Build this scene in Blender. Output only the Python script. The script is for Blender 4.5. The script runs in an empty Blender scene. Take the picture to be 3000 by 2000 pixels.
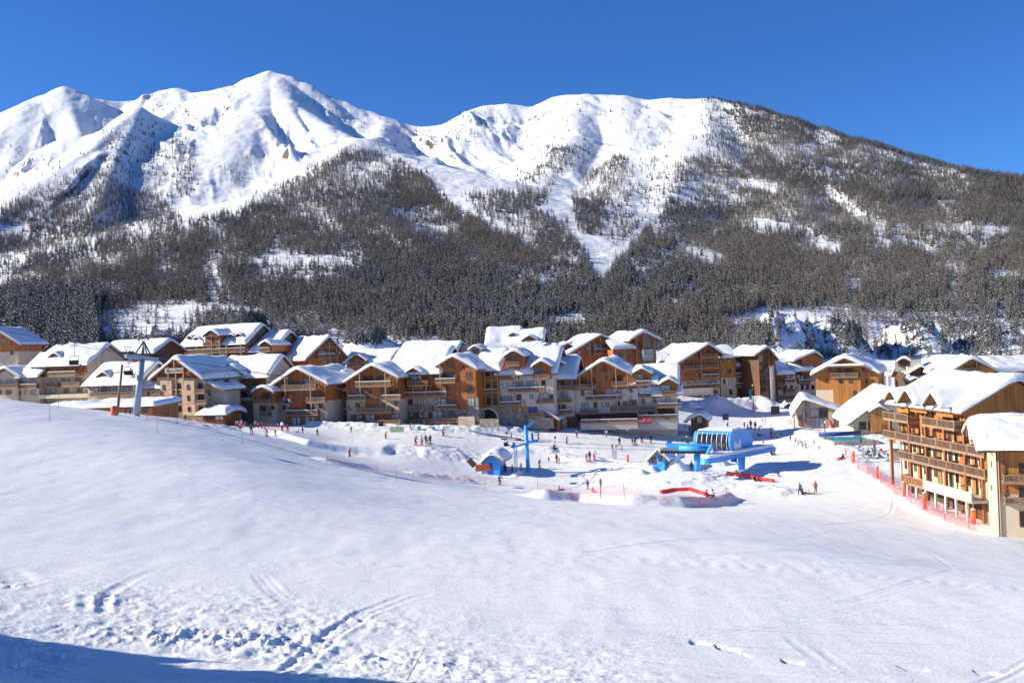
import bpy, bmesh, math, random
import numpy as np
from mathutils import Vector, Matrix
random.seed(7)
rng = np.random.default_rng(11)
S = bpy.context.scene
COL = S.collection
R_ = math.radians
# ---------------------------------------------------------------- camera model (photo is 3000 x 2000)
F = 2917.0
ROLL, PITCH = R_(2.3), math.atan(10 / F)
_c, _s = math.cos(ROLL), math.sin(ROLL)
FW = np.array([0, math.cos(PITCH), math.sin(PITCH)])
_u0 = np.array([0, -math.sin(PITCH), math.cos(PITCH)])
RT = np.array([_c, 0, 0]) - _s * _u0
UP = np.array([_s, 0, 0]) + _c * _u0
def ray(px, py):
    d = FW + (px - 1500) / F * RT + (1000 - py) / F * UP
    return d / d[1]
def at(px, py, Y):
    return Vector(ray(px, py) * Y)
def pix(P):
    P = np.asarray(P, float)
    z = P @ FW
    return 1500 + F * (P @ RT) / z, 1000 - F * (P @ UP) / z
cam_d = bpy.data.cameras.new('camera')
cam = bpy.data.objects.new('camera', cam_d); COL.objects.link(cam)
M = Matrix(((RT[0], UP[0], -FW[0], 0), (RT[1], UP[1], -FW[1], 0), (RT[2], UP[2], -FW[2], 0), (0, 0, 0, 1)))
cam.matrix_world = M
cam_d.sensor_width = 36; cam_d.lens = 36 * F / 3000
cam_d.clip_start = 0.5; cam_d.clip_end = 30000
S.camera = cam
# ---------------------------------------------------------------- light
SUN_EL, SUN_AZ = 27.0, 1.0     # az: degrees beyond the picture plane, sun on the left
sd = Vector((-math.cos(R_(SUN_AZ)) * math.cos(R_(SUN_EL)), math.sin(R_(SUN_AZ)) * math.cos(R_(SUN_EL)), math.sin(R_(SUN_EL))))
sun_d = bpy.data.lights.new('sun', 'SUN'); sun = bpy.data.objects.new('sun', sun_d); COL.objects.link(sun)
sun.rotation_euler = sd.to_track_quat('Z', 'Y').to_euler(); sun.location = (0, 0, 100)
sun_d.energy = 5.0; sun_d.angle = R_(0.5); sun_d.color = (1.0, 0.93, 0.775)
w = bpy.data.worlds.new('World'); S.world = w; w.use_nodes = True
nt = w.node_tree; bg = nt.nodes['Background']
sky = nt.nodes.new('ShaderNodeTexSky'); sky.sky_type = 'NISHITA'; sky.sun_disc = False
sky.sun_elevation = R_(SUN_EL); sky.sun_rotation = math.atan2(sd.x, sd.y)
sky.altitude = 2200; sky.air_density = 1.0; sky.dust_density = 0.0; sky.ozone_density = 4.0
hs = nt.nodes.new('ShaderNodeMix'); hs.data_type = 'RGBA'; hs.blend_type = 'MULTIPLY'; hs.inputs[0].default_value = 1.0; hs.inputs[7].default_value = (0.335, 0.665, 1.08, 1); nt.links.new(sky.outputs[0], hs.inputs[6])
nt.links.new(hs.outputs[2], bg.inputs[0]); bg.inputs[1].default_value = 0.098
S.view_settings.view_transform = 'Standard'; S.view_settings.look = 'None'
S.view_settings.exposure = 0.54; S.view_settings.gamma = 1.0
S.render.engine = 'CYCLES'
S.cycles.max_bounces = 6; S.cycles.diffuse_bounces = 3; S.cycles.transparent_max_bounces = 12
# ---------------------------------------------------------------- noise
def _h(ix, iy, s):
    n = (ix.astype(np.int64) * 374761393 + iy.astype(np.int64) * 668265263 + s * 974634777) & 0xffffffff
    n = ((n ^ (n >> 13)) * 1274126177) & 0xffffffff
    n = ((n ^ (n >> 15)) * 2246822519) & 0xffffffff
    return ((n ^ (n >> 16)) & 0xffff) / 65535.0
def vn(x, y, s=0):
    x = np.asarray(x, float); y = np.asarray(y, float)
    ix, iy = np.floor(x), np.floor(y); fx, fy = x - ix, y - iy
    fx = fx * fx * fx * (fx * (fx * 6 - 15) + 10); fy = fy * fy * fy * (fy * (fy * 6 - 15) + 10)
    a, b, c, d = _h(ix, iy, s), _h(ix + 1, iy, s), _h(ix, iy + 1, s), _h(ix + 1, iy + 1, s)
    return (a + (b - a) * fx) + ((c + (d - c) * fx) - (a + (b - a) * fx)) * fy
def fbm(x, y, s=0, o=4, g=0.5):
    t, a, n = 0, 1, 0
    for k in range(o):
        t = t + a * (vn(x * 2 ** k, y * 2 ** k, s + k * 17) - 0.5); n += a; a *= g
    return t / n * 2
def ridged(x, y, s=0, o=4):
    t, a, n = 0, 1, 0
    for k in range(o):
        t = t + a * (1 - np.abs(2 * vn(x * 2 ** k, y * 2 ** k, s + k * 13) - 1)); n += a; a *= 0.5
    return t / n
def sst(a, b, x):
    t = np.clip((x - a) / (b - a), 0, 1); return t * t * (3 - 2 * t)
# ---------------------------------------------------------------- materials
MATS = {}
def _mat(name):
    m = bpy.data.materials.new(name); m.use_nodes = True; MATS[name] = m
    return m, m.node_tree, m.node_tree.nodes['Principled BSDF']
def N(nt, t, **kw):
    n = nt.nodes.new(t)
    for k, v in kw.items():
        if k == 'ins':
            for i, val in v.items(): n.inputs[i].default_value = val
        else: setattr(n, k, v)
    return n
def noise_node(nt, vec, scale, detail=3, rough=0.55):
    n = N(nt, 'ShaderNodeTexNoise', ins={'Scale': scale, 'Detail': detail, 'Roughness': rough}); nt.links.new(vec, n.inputs['Vector']); return n
def mapped(nt, scale=(1, 1, 1), out='Object', rot=(0, 0, 0)):
    tc = N(nt, 'ShaderNodeTexCoord'); mp = N(nt, 'ShaderNodeMapping', ins={'Scale': scale, 'Rotation': rot})
    nt.links.new(tc.outputs[out], mp.inputs[0]); return mp.outputs[0]
def ramp(nt, fac, stops):
    r = N(nt, 'ShaderNodeValToRGB'); e = r.color_ramp.elements
    while len(e) < len(stops): e.new(0.5)
    for i, (p, c) in enumerate(stops): e[i].position = p; e[i].color = (*c, 1)
    nt.links.new(fac, r.inputs[0]); return r.outputs[0]
def simple(name, col, rough=0.6, metal=0.0, var=0.18, scale=3.0, bump=0.0):
    m, nt, b = _mat(name)
    v = mapped(nt, (scale,) * 3); n = noise_node(nt, v, 1.0, 4)
    lo = tuple(c * (1 - var) for c in col); hi = tuple(min(1, c * (1 + var)) for c in col)
    nt.links.new(ramp(nt, n.outputs[0], [(0.3, lo), (0.7, hi)]), b.inputs['Base Color'])
    b.inputs['Roughness'].default_value = rough; b.inputs['Metallic'].default_value = metal
    if bump:
        bp = N(nt, 'ShaderNodeBump', ins={'Strength': bump, 'Distance': 0.05}); nt.links.new(n.outputs[0], bp.inputs['Height']); nt.links.new(bp.outputs[0], b.inputs['Normal'])
    return m
def wood(name, a, bcol, plank=5.5, dark=0.55):
    m, nt, b = _mat(name)
    tc = N(nt, 'ShaderNodeTexCoord'); sp = N(nt, 'ShaderNodeSeparateXYZ'); nt.links.new(tc.outputs['Object'], sp.inputs[0])
    ad = N(nt, 'ShaderNodeMath', operation='ADD'); nt.links.new(sp.outputs[0], ad.inputs[0]); nt.links.new(sp.outputs[1], ad.inputs[1])
    mu = N(nt, 'ShaderNodeMath', operation='MULTIPLY', ins={1: plank}); nt.links.new(ad.outputs[0], mu.inputs[0])
    fl = N(nt, 'ShaderNodeMath', operation='FLOOR'); nt.links.new(mu.outputs[0], fl.inputs[0])
    fr = N(nt, 'ShaderNodeMath', operation='FRACT'); nt.links.new(mu.outputs[0], fr.inputs[0])
    wn = N(nt, 'ShaderNodeTexWhiteNoise', noise_dimensions='1D'); nt.links.new(fl.outputs[0], wn.inputs['W'])
    v = mapped(nt, (1.1, 1.1, 0.22)); n = noise_node(nt, v, 1.2, 5, 0.6)
    v2 = mapped(nt, (8, 8, 0.5)); n2 = noise_node(nt, v2, 1.0, 3)
    mx = N(nt, 'ShaderNodeMath', operation='MULTIPLY_ADD', ins={1: 0.35, 2: 0.0}); nt.links.new(wn.outputs[0], mx.inputs[0])
    a2 = N(nt, 'ShaderNodeMath', operation='ADD'); nt.links.new(mx.outputs[0], a2.inputs[0]); nt.links.new(n.outputs[0], a2.inputs[1])
    a3 = N(nt, 'ShaderNodeMath', operation='MULTIPLY_ADD', ins={1: 0.4, 2: -0.15}); nt.links.new(n2.outputs[0], a3.inputs[0])
    a4 = N(nt, 'ShaderNodeMath', operation='ADD'); nt.links.new(a2.outputs[0], a4.inputs[0]); nt.links.new(a3.outputs[0], a4.inputs[1])
    colr = ramp(nt, a4.outputs[0], [(0.35, a), (0.95, bcol)])
    gp = N(nt, 'ShaderNodeMath', operation='GREATER_THAN', ins={1: 0.1}); nt.links.new(fr.outputs[0], gp.inputs[0])
    g2 = N(nt, 'ShaderNodeMath', operation='MULTIPLY_ADD', ins={1: 1 - dark, 2: dark}); nt.links.new(gp.outputs[0], g2.inputs[0])
    mm = N(nt, 'ShaderNodeMix', data_type='RGBA', blend_type='MULTIPLY', ins={0: 1.0}); nt.links.new(colr, mm.inputs[6]); nt.links.new(g2.outputs[0], mm.inputs[7])
    nt.links.new(mm.outputs[2], b.inputs['Base Color']); b.inputs['Roughness'].default_value = 0.7
    bp = N(nt, 'ShaderNodeBump', ins={'Strength': 0.4, 'Distance': 0.03}); nt.links.new(gp.outputs[0], bp.inputs['Height']); nt.links.new(bp.outputs[0], b.inputs['Normal'])
    return m
wood('wood_warm', (0.235, 0.062, 0.014), (0.53, 0.18, 0.042))
wood('wood_honey', (0.28, 0.088, 0.02), (0.58, 0.225, 0.058))
wood('wood_russet', (0.20, 0.055, 0.016), (0.46, 0.165, 0.045), 4.6)
wood('wood_gold', (0.34, 0.118, 0.024), (0.60, 0.255, 0.06), 4.0)
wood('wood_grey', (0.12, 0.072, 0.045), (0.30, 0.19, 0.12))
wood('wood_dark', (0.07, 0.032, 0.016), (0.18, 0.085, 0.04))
wood('wood_rail', (0.11, 0.062, 0.038), (0.29, 0.175, 0.11), 6.7, 0.4)
wood('wood_red', (0.22, 0.075, 0.025), (0.42, 0.16, 0.06), 6.0)
simple('beam', (0.36, 0.23, 0.14), 0.7, var=0.25)
wood('rail_dark', (0.075, 0.04, 0.024), (0.20, 0.115, 0.07), 6.7, 0.4)
simple('beam_dark', (0.17, 0.08, 0.04), 0.7, var=0.3)
simple('plaster', (0.55, 0.44, 0.32), 0.9, var=0.20, scale=0.5, bump=0.2)
simple('plaster_pale', (0.64, 0.54, 0.46), 0.9, var=0.16, scale=0.6, bump=0.2)
simple('plaster_cream', (0.66, 0.56, 0.40), 0.9, var=0.07, scale=0.5, bump=0.2)
simple('concrete', (0.42, 0.40, 0.37), 0.85, var=0.15, scale=0.8, bump=0.2)
simple('steel', (0.36, 0.42, 0.46), 0.45, 0.35, var=0.1)
simple('steel_dark', (0.10, 0.11, 0.12), 0.5, 0.3, var=0.2)
simple('blue_paint', (0.05, 0.36, 0.88), 0.45, var=0.12, scale=0.7)
simple('blue_dark', (0.03, 0.09, 0.33), 0.5, var=0.15)
simple('orange', (0.85, 0.16, 0.03), 0.6, var=0.12)
simple('red_mat', (0.75, 0.03, 0.025), 0.5, var=0.12)
simple('red_net', (0.80, 0.16, 0.20), 0.7, var=0.1)
simple('pink_net', (0.80, 0.38, 0.42), 0.7, var=0.1)
simple('white_paint', (0.8, 0.8, 0.8), 0.6, var=0.04)
simple('black', (0.02, 0.02, 0.022), 0.55, var=0.2)
simple('green_dark', (0.03, 0.12, 0.08), 0.7)
simple('yellow', (0.80, 0.52, 0.04), 0.5)
simple('pool_water', (0.14, 0.55, 0.62), 0.1, var=0.1)
simple('umbrella_navy', (0.05, 0.05, 0.16), 0.8)
simple('bamboo', (0.34, 0.22, 0.12), 0.7)
simple('curtain', (0.62, 0.62, 0.62), 0.9, var=0.25, scale=1.5)
m, nt, b = _mat('stone')
v = mapped(nt, (1.6, 1.6, 2.6)); vo = N(nt, 'ShaderNodeTexVoronoi', ins={'Scale': 1.0}); nt.links.new(v, vo.inputs['Vector'])
nt.links.new(ramp(nt, vo.outputs['Color'], [(0.0, (0.17, 0.14, 0.11)), (0.5, (0.31, 0.26, 0.20)), (1.0, (0.43, 0.37, 0.29))]), b.inputs['Base Color']); b.inputs['Roughness'].default_value = 0.9
bp = N(nt, 'ShaderNodeBump', ins={'Strength': 0.6, 'Distance': 0.06}); nt.links.new(vo.outputs['Distance'], bp.inputs['Height']); nt.links.new(bp.outputs[0], b.inputs['Normal'])
m, nt, b = _mat('log_stone')   # pale rough-sawn boards, horizontal
v = mapped(nt, (0.35, 0.35, 2.4)); n = noise_node(nt, v, 1.0, 4)
nt.links.new(ramp(nt, n.outputs[0], [(0.3, (0.46, 0.27, 0.15)), (0.5, (0.62, 0.42, 0.26)), (0.7, (0.70, 0.53, 0.36))]), b.inputs['Base Color']); b.inputs['Roughness'].default_value = 0.85
m, nt, b = _mat('glass')
v = mapped(nt, (0.5, 0.5, 0.5)); n = noise_node(nt, v, 1.3, 2)
nt.links.new(ramp(nt, n.outputs[0], [(0.35, (0.012, 0.014, 0.018)), (0.65, (0.07, 0.075, 0.08))]), b.inputs['Base Color'])
b.inputs['Roughness'].default_value = 0.08; b.inputs['Specular IOR Level'].default_value = 0.8
def snow_mat(name, scale, strength, dist, streak=None, col=(0.885, 0.885, 0.885)):
    m, nt, b = _mat(name)
    v = mapped(nt); n = noise_node(nt, v, scale, 6, 0.65)
    b.inputs['Base Color'].default_value = (*col, 1); b.inputs['Roughness'].default_value = 0.65
    b.inputs['Specular IOR Level'].default_value = 0.25
    h = n.outputs[0]
    if streak:
        v2 = mapped(nt, streak[0], rot=(0, 0, streak[1])); n2 = noise_node(nt, v2, 1.0, 5, 0.6)
        ad = N(nt, 'ShaderNodeMath', operation='MULTIPLY_ADD', ins={1: streak[2]}); nt.links.new(n2.outputs[0], ad.inputs[0]); nt.links.new(h, ad.inputs[2]); h = ad.outputs[0]
        v4 = mapped(nt, (0.16, 7.0, 0.5), rot=(0, 0, streak[1] - .5)); n4 = noise_node(nt, v4, 1.0, 3, 0.6); rr = ramp(nt, n4.outputs[0], [(0.60, (0, 0, 0)), (0.68, (1, 1, 1))])
        a4 = N(nt, 'ShaderNodeMath', operation='MULTIPLY_ADD', ins={1: -.8}); nt.links.new(rr, a4.inputs[0]); nt.links.new(h, a4.inputs[2]); h = a4.outputs[0]
        # broad dulled / polished patches of the snow itself
        v3 = mapped(nt, (0.03, 0.09, 0.05), rot=(0, 0, streak[1])); n3 = noise_node(nt, v3, 1.0, 5, 0.6)
        nt.links.new(ramp(nt, n3.outputs[0], [(0.35, (0.868, 0.868, 0.868)), (0.65, (0.90, 0.898, 0.892))]), b.inputs['Base Color'])
    bp = N(nt, 'ShaderNodeBump', ins={'Strength': strength, 'Distance': dist}); nt.links.new(h, bp.inputs['Height']); nt.links.new(bp.outputs[0], b.inputs['Normal'])
    return m
snow_mat('snow', 1.5, 0.5, 0.12)
snow_mat('snow_piste', 6.0, 0.75, 0.045, ((0.30, 5.0, 0.5), R_(14), 1.1))
# ---------------------------------------------------------------- objects
def tag(o, label=None, cat=None, group=None, kind=None):
    if label: o['label'] = label
    if cat: o['category'] = cat
    if group: o['group'] = group
    if kind: o['kind'] = kind
    return o
def thing(name, label, cat, loc=(0, 0, 0), rz=0.0, group=None):
    o = bpy.data.objects.new(name, None); COL.objects.link(o); o.empty_display_size = 0.5
    o.location = loc; o.rotation_euler = (0, 0, rz)
    return tag(o, label, cat, group)
def link(name, me, parent=None):
    o = bpy.data.objects.new(name, me); COL.objects.link(o)
    if parent is not None: o.parent = parent
    return o
def copy_tree(o, parent=None):
    c = o.copy(); COL.objects.link(c)
    if parent is not None: c.parent = parent
    for ch in list(o.children): copy_tree(ch, c)
    return c
def grid_mesh(name, P, mat, smooth=True, parent=None):
    """P: (n, m, 3) array of points -> one mesh"""
    n, m = P.shape[:2]
    me = bpy.data.meshes.new(name); me.vertices.add(n * m); me.vertices.foreach_set('co', P.reshape(-1).astype(np.float32))
    i = np.arange(n * m).reshape(n, m)
    q = np.stack([i[:-1, :-1], i[:-1, 1:], i[1:, 1:], i[1:, :-1]], -1).reshape(-1, 4)
    k = len(q); me.loops.add(k * 4); me.loops.foreach_set('vertex_index', q.reshape(-1).astype(np.int32))
    me.polygons.add(k); me.polygons.foreach_set('loop_start', (np.arange(k) * 4).astype(np.int32))
    me.polygons.foreach_set('use_smooth', np.full(k, smooth))
    me.update(calc_edges=True); me.materials.append(MATS[mat] if isinstance(mat, str) else mat)
    return link(name, me, parent)
class MB:
    """collects faces; build() links them as one mesh object"""
    def __init__(s): s.v, s.f, s.m = [], [], []; s.mats = []; s.sm = []
    def mi(s, m):
        if m not in s.mats: s.mats.append(m)
        return s.mats.index(m)
    def add(s, vs, fs, mat, smooth=False):
        o = len(s.v); s.v += [tuple(p) for p in vs]; k = s.mi(mat)
        for f in fs: s.f.append([i + o for i in f]); s.m.append(k); s.sm.append(smooth)
        return s
    def box(s, a, b, mat, T=None):
        x0, x1 = sorted((a[0], b[0])); y0, y1 = sorted((a[1], b[1])); z0, z1 = sorted((a[2], b[2]))
        vs = [(x0, y0, z0), (x1, y0, z0), (x1, y1, z0), (x0, y1, z0), (x0, y0, z1), (x1, y0, z1), (x1, y1, z1), (x0, y1, z1)]
        if T is not None: vs = [T @ Vector(p) for p in vs]
        return s.add(vs, [(0, 3, 2, 1), (4, 5, 6, 7), (0, 1, 5, 4), (1, 2, 6, 5), (2, 3, 7, 6), (3, 0, 4, 7)], mat)
    def prism(s, poly, v0, v1, mat, axis='v'):
        """poly in (u, w), extruded along v; axis 'u': poly in (v, w), extruded along u"""
        n = len(poly); P = (lambda p, q: (p[0], q, p[1])) if axis == 'v' else (lambda p, q: (q, p[0], p[1]))
        vs = [P(p, v0) for p in poly] + [P(p, v1) for p in poly]
        fs = [list(range(n))[::-1], list(range(n, 2 * n))] + [(i, (i + 1) % n, n + (i + 1) % n, n + i) for i in range(n)]
        return s.add(vs, fs, mat)
    def bar(s, a, b, r, mat, n=6, r2=None, smooth=True):
        a, b = Vector(a), Vector(b); d = (b - a)
        if d.length < 1e-6: return s
        q = d.to_track_quat('Z', 'Y'); r2 = r if r2 is None else r2; vs = []
        for c, rr in ((a, r), (b, r2)):
            for i in range(n):
                t = 2 * math.pi * i / n; vs.append(c + q @ Vector((math.cos(t) * rr, math.sin(t) * rr, 0)))
        fs = [(i, (i + 1) % n, n + (i + 1) % n, n + i) for i in range(n)]
        s.add(vs, fs, mat, smooth); o = len(s.v) - 2 * n
        s.f += [[o + i for i in range(n)][::-1], [o + n + i for i in range(n)]]; s.m += [s.mi(mat)] * 2; s.sm += [False] * 2
        return s
    def sq(s, a, b, w, h, mat):
        """square-section beam from a to b"""
        a, b = Vector(a), Vector(b); d = b - a; L = d.length
        q = d.to_track_quat('Y', 'Z'); T = Matrix.Translation(a) @ q.to_matrix().to_4x4()
        return s.box((-w / 2, 0, -h / 2), (w / 2, L, h / 2), mat, T)
    def ball(s, c, r, mat, n=8, sc=(1, 1, 1)):
        vs, fs = [], []; m = max(4, n // 2 + 1)
        for j in range(m + 1):
            ph = math.pi * j / m
            for i in range(n):
                t = 2 * math.pi * i / n
                vs.append((c[0] + r * sc[0] * math.sin(ph) * math.cos(t), c[1] + r * sc[1] * math.sin(ph) * math.sin(t), c[2] + r * sc[2] * math.cos(ph)))
        for j in range(m):
            for i in range(n): fs.append((j * n + i, (j + 1) * n + i, (j + 1) * n + (i + 1) % n, j * n + (i + 1) % n))
        return s.add(vs, fs, mat, True)
    def build(s, name, parent=None, loc=None):
        me = bpy.data.meshes.new(name); me.from_pydata(s.v, [], s.f)
        for m in s.mats: me.materials.append(MATS[m])
        me.polygons.foreach_set('material_index', s.m); me.polygons.foreach_set('use_smooth', s.sm); me.update()
        o = link(name, me, parent)
        if loc is not None: o.location = loc
        return o
# ================================================================ ground
GP = [(-500, 2000, 20), (0, 2000, 24), (700, 2000, 25), (1500, 2000, 26), (2300, 2000, 28), (3000, 2000, 30), (3500, 2000, 30),
      (-500, 1800, 28), (0, 1800, 32), (700, 1800, 35), (1500, 1800, 38), (2300, 1800, 40), (3000, 1800, 42), (3500, 1800, 42),
      (0, 1600, 48), (700, 1600, 54), (1500, 1600, 62), (2300, 1600, 70), (3000, 1690, 75), (3500, 1690, 72),
      (-500, 1400, 65), (0, 1400, 72), (700, 1400, 82), (1200, 1480, 88), (1500, 1500, 95), (2200, 1510, 108), (2700, 1600, 95),
      (-500, 1300, 85), (0, 1300, 90), (500, 1300, 105), (900, 1380, 118), (1250, 1420, 132), (1600, 1460, 138), (2000, 1470, 140), (2390, 1445, 143),
      (-500, 1150, 122), (0, 1168, 125), (200, 1198, 130), (395, 1216, 140), (600, 1240, 152), (800, 1285, 166),
      (1025, 1335, 172), (1200, 1350, 172), (1463, 1420, 162), (1420, 1388, 172), (1485, 1384, 173), (1545, 1380, 174),
      (860, 1262, 188), (1000, 1290, 186), (1230, 1302, 184), (1450, 1300, 192), (800, 1250, 196), (1000, 1246, 203), (1250, 1249, 203), (1450, 1255, 203), (1700, 1265, 203),
      (1900, 1262, 208), (1750, 1345, 182), (1700, 1400, 170), (2100, 1385, 166), (1900, 1385, 168), (2000, 1430, 152), (1900, 1290, 200), (2200, 1290, 205), (2330, 1350, 172),
      (2100, 1220, 250), (2000, 1190, 262), (2160, 1202, 270), (2080, 1168, 290), (2260, 1188, 290), (2420, 1195, 270), (2500, 1205, 240), (2400, 1256, 215), (2330, 1280, 200),
      (2450, 1332, 176), (2560, 1402, 150), (2700, 1484, 131), (2860, 1553, 113), (3000, 1588, 104), (3300, 1650, 98),
      (2560, 1320, 175), (2650, 1410, 150), (2750, 1470, 134), (3100, 1560, 118)]
GX = [(*at(*p),) for p in GP]
# behind and beside the village (x, y, z)
GX += [(-150, 215, -6), (-110, 215, -8.5), (-75, 208, -12), (-61, 194, -13.2), (-48, 212, -14.5), (-83, 165, -7.6), (-68, 165, -9.8), (-55, 168, -11.9), (-150, 330, -2), (-70, 330, -6), (0, 330, -12), (70, 330, -16), (150, 330, -16),
       (-200, 450, 4), (-80, 450, 0), (40, 450, -8), (160, 450, -12), (260, 450, -10), (120, 215, -17), (170, 150, -18), (100, 110, -20), (-80, 262, -5.5), (-20, 260, -11), (20, 262, -13),
       (-160, 100, -2), (-80, 40, -3), (-40, 10, -2.5), (0, 2, -1.75), (8, 10, -4.6), (40, 10, -7), (80, 40, -14), (-30, -20, 4), (0, -20, 2), (30, -20, 0), (-90, -20, 6)]
GX = np.array(GX)
def _tps(r2): return 0.5 * r2 * np.log(r2 + 1e-9)
def _fit(P, lam):
    xy = P[:, :2] / 100; n = len(P); d2 = ((xy[:, None] - xy[None]) ** 2).sum(-1)
    A = np.zeros((n + 3, n + 3)); A[:n, :n] = _tps(d2) + lam * np.eye(n)
    Q = np.c_[np.ones(n), xy]; A[:n, n:] = Q; A[n:, :n] = Q.T
    return np.linalg.solve(A, np.r_[P[:, 2], 0, 0, 0])
_wt = _fit(GX, 0.00015)
def gbase(x, y):
    x = np.asarray(x, float); y = np.asarray(y, float); sh = x.shape
    q = np.c_[x.ravel(), y.ravel()] / 100; out = np.zeros(len(q)); c = GX[:, :2] / 100
    for i in range(0, len(q), 40000):
        p = q[i:i + 40000]; d2 = ((p[:, None] - c[None]) ** 2).sum(-1)
        out[i:i + 40000] = _tps(d2) @ _wt[:-3] + _wt[-3] + p @ _wt[-2:]
    return out.reshape(sh)
def poly_d(x, y, pl):
    """distance to polyline pl [(x, y)] and the parameter (index + t) of the nearest point, signed side"""
    best = np.full(np.shape(x), 1e9); par = np.zeros(np.shape(x)); side = np.zeros(np.shape(x))
    for i in range(len(pl) - 1):
        ax, ay = pl[i][:2]; bx, by = pl[i + 1][:2]; dx, dy = bx - ax, by - ay; L2 = dx * dx + dy * dy + 1e-9
        t = np.clip(((x - ax) * dx + (y - ay) * dy) / L2, 0, 1)
        d = np.hypot(x - ax - t * dx, y - ay - t * dy); k = d < best
        best = np.where(k, d, best); par = np.where(k, i + t, par); side = np.where(k, (x - ax) * dy - (y - ay) * dx, side)
    return best, par, side
def gpt(px, py, it=24):
    """ground point seen at a photo pixel"""
    d = ray(px, py); lo, hi = 8.0, 420.0
    ys = np.geomspace(lo, hi, 400); z = gbase(d[0] * ys, ys); k = np.argmax(d[2] * ys < z)
    a, b2 = ys[max(k - 1, 0)], ys[k]
    for _ in range(it):
        mth = (a + b2) / 2
        if d[2] * mth < float(gbase(d[0] * mth, mth)): b2 = mth
        else: a = mth
    return Vector((d[0] * a, a, d[2] * a))
def gpl(pts): return [tuple(gpt(*p)[:2]) for p in pts]
# berms / banks: (photo polyline of the crest, height, half width)
BERMS = [([(1570, 1462), (1700, 1470), (1850, 1482), (2000, 1486), (2120, 1478), (2170, 1458)], 1.35, 1.1, -1),
         ([(770, 1268), (900, 1305), (1050, 1328), (1150, 1334)], 1.0, 1.1, -1), ([(920, 1345), (1020, 1362), (1080, 1372)], 0.8, 2.0, .1), ([(1180, 1385), (1300, 1400), (1400, 1412)], 0.9, 2.0, .3),
         ([(880, 1247), (1000, 1250), (1140, 1256), (1280, 1262), (1400, 1264), (1560, 1262)], 1.7, 2.2, .5),
         ([(2030, 1195), (2120, 1190), (2230, 1190), (2270, 1200)], 3.0, 5.0, .6), ([(2280, 1230), (2350, 1270), (2420, 1300), (2500, 1345)], 1.2, 3.2, .5),
         ([(1880, 1425), (1990, 1418), (2110, 1400)], 0.7, 2.0, .5), ([(2130, 1390), (2200, 1392), (2270, 1385)], 1.3, 2.6, .5), ([(2150, 1430), (2260, 1437), (2330, 1445)], 0.8, 2.4, .4),
         ([(1880, 1378), (1930, 1376)], 1.5, 1.8, .4), ([(1220, 1322), (1300, 1330), (1370, 1335)], .8, 3.0, .4), ([(1460, 1335), (1550, 1320), (1640, 1318)], 0.9, 2.0, .2),
         ([(1500, 1385), (1530, 1388)], 1.0, 1.6, .1), ([(2500, 1330), (2560, 1400), (2700, 1482), (2850, 1560)], 0.5, 1.6, .3), ([(2540, 1275), (2600, 1300)], 1.3, 3.0, .5),
         ([(560, 1232), (500, 1236)], 0.5, 1.6, .2), ([(600, 1248), (760, 1268)], 0.5, 1.6, .3), ([(1620, 1330), (1700, 1350), (1780, 1346)], 0.7, 2.0, .3)]
BERMS = [(gpl(p), h, w_, c) for p, h, w_, c in BERMS]
CHOP = [gpl(p) for p in ([(0, 1710), (120, 1720), (350, 1760), (560, 1800)], [(500, 1800), (800, 1850), (1000, 1920), (1300, 1950)], [(0, 1790), (250, 1840), (500, 1890), (800, 1940)], [(560, 1860), (760, 1870), (900, 1900)], [(0, 1880), (260, 1935), (560, 1985)], [(0, 1950), (200, 1985)])]
TRACKS = [(gpl([(815, 1975), (870, 1930), (950, 1862), (1060, 1790), (1180, 1745), (1330, 1705)]), 0.10, 0.17), (gpl([(850, 1985), (900, 1935), (975, 1868), (1080, 1795), (1200, 1752), (1370, 1715)]), 0.10, 0.17),
          (gpl([(250, 1790), (262, 1755), (330, 1725)]), 0.12, 0.25), (gpl([(310, 1800), (300, 1768), (325, 1730), (400, 1690), (520, 1640)]), 0.12, 0.2),
          (gpl([(740, 1670), (790, 1735), (860, 1780), (950, 1820)]), 0.05, 0.22), (gpl([(765, 1672), (815, 1732), (885, 1778), (975, 1815)]), 0.05, 0.22),
          (gpl([(2290, 1850), (2390, 1930), (2440, 2000)]), 0.05, 0.16), (gpl([(2380, 1880), (2480, 1960), (2530, 2010)]), 0.05, 0.16), (gpl([(1000, 1960), (1700, 1970), (2300, 1960)]), 0.05, 0.3),
          (gpl([(0, 1655), (60, 1700), (100, 1760)]), 0.2, 0.6)]
FEET = gpl([(2040, 1878), (2150, 1902), (2250, 1930), (2400, 1950), (2620, 1955), (2900, 1970)])
FINE = []   # many shallow ski tracks crossing the piste
_r = random.Random(5)
for i in range(190):
    y0 = 24 + 110 * _r.random() ** 1.6; x0 = _r.uniform(-.55, .62) * y0 + _r.uniform(-4, 4); a = R_(_r.choice([_r.gauss(-12, 10), _r.gauss(-12, 10), _r.gauss(25, 16)])); c = _r.gauss(0, .005); q = []
    for k in range(int(_r.uniform(7, 22))): q.append((x0, y0)); st = y0 * .045 + .6; x0 += math.cos(a) * st; y0 += math.sin(a) * st; a += c * st
    dep = _r.uniform(.014, .034) * min(1, q[0][1] / 60); FINE.append((q, dep, .08 + .0009 * q[0][1]))
    if _r.random() < .6: FINE.append(([(u + .1, v - .38) for u, v in q], dep, .08 + .0009 * q[0][1]))
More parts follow.
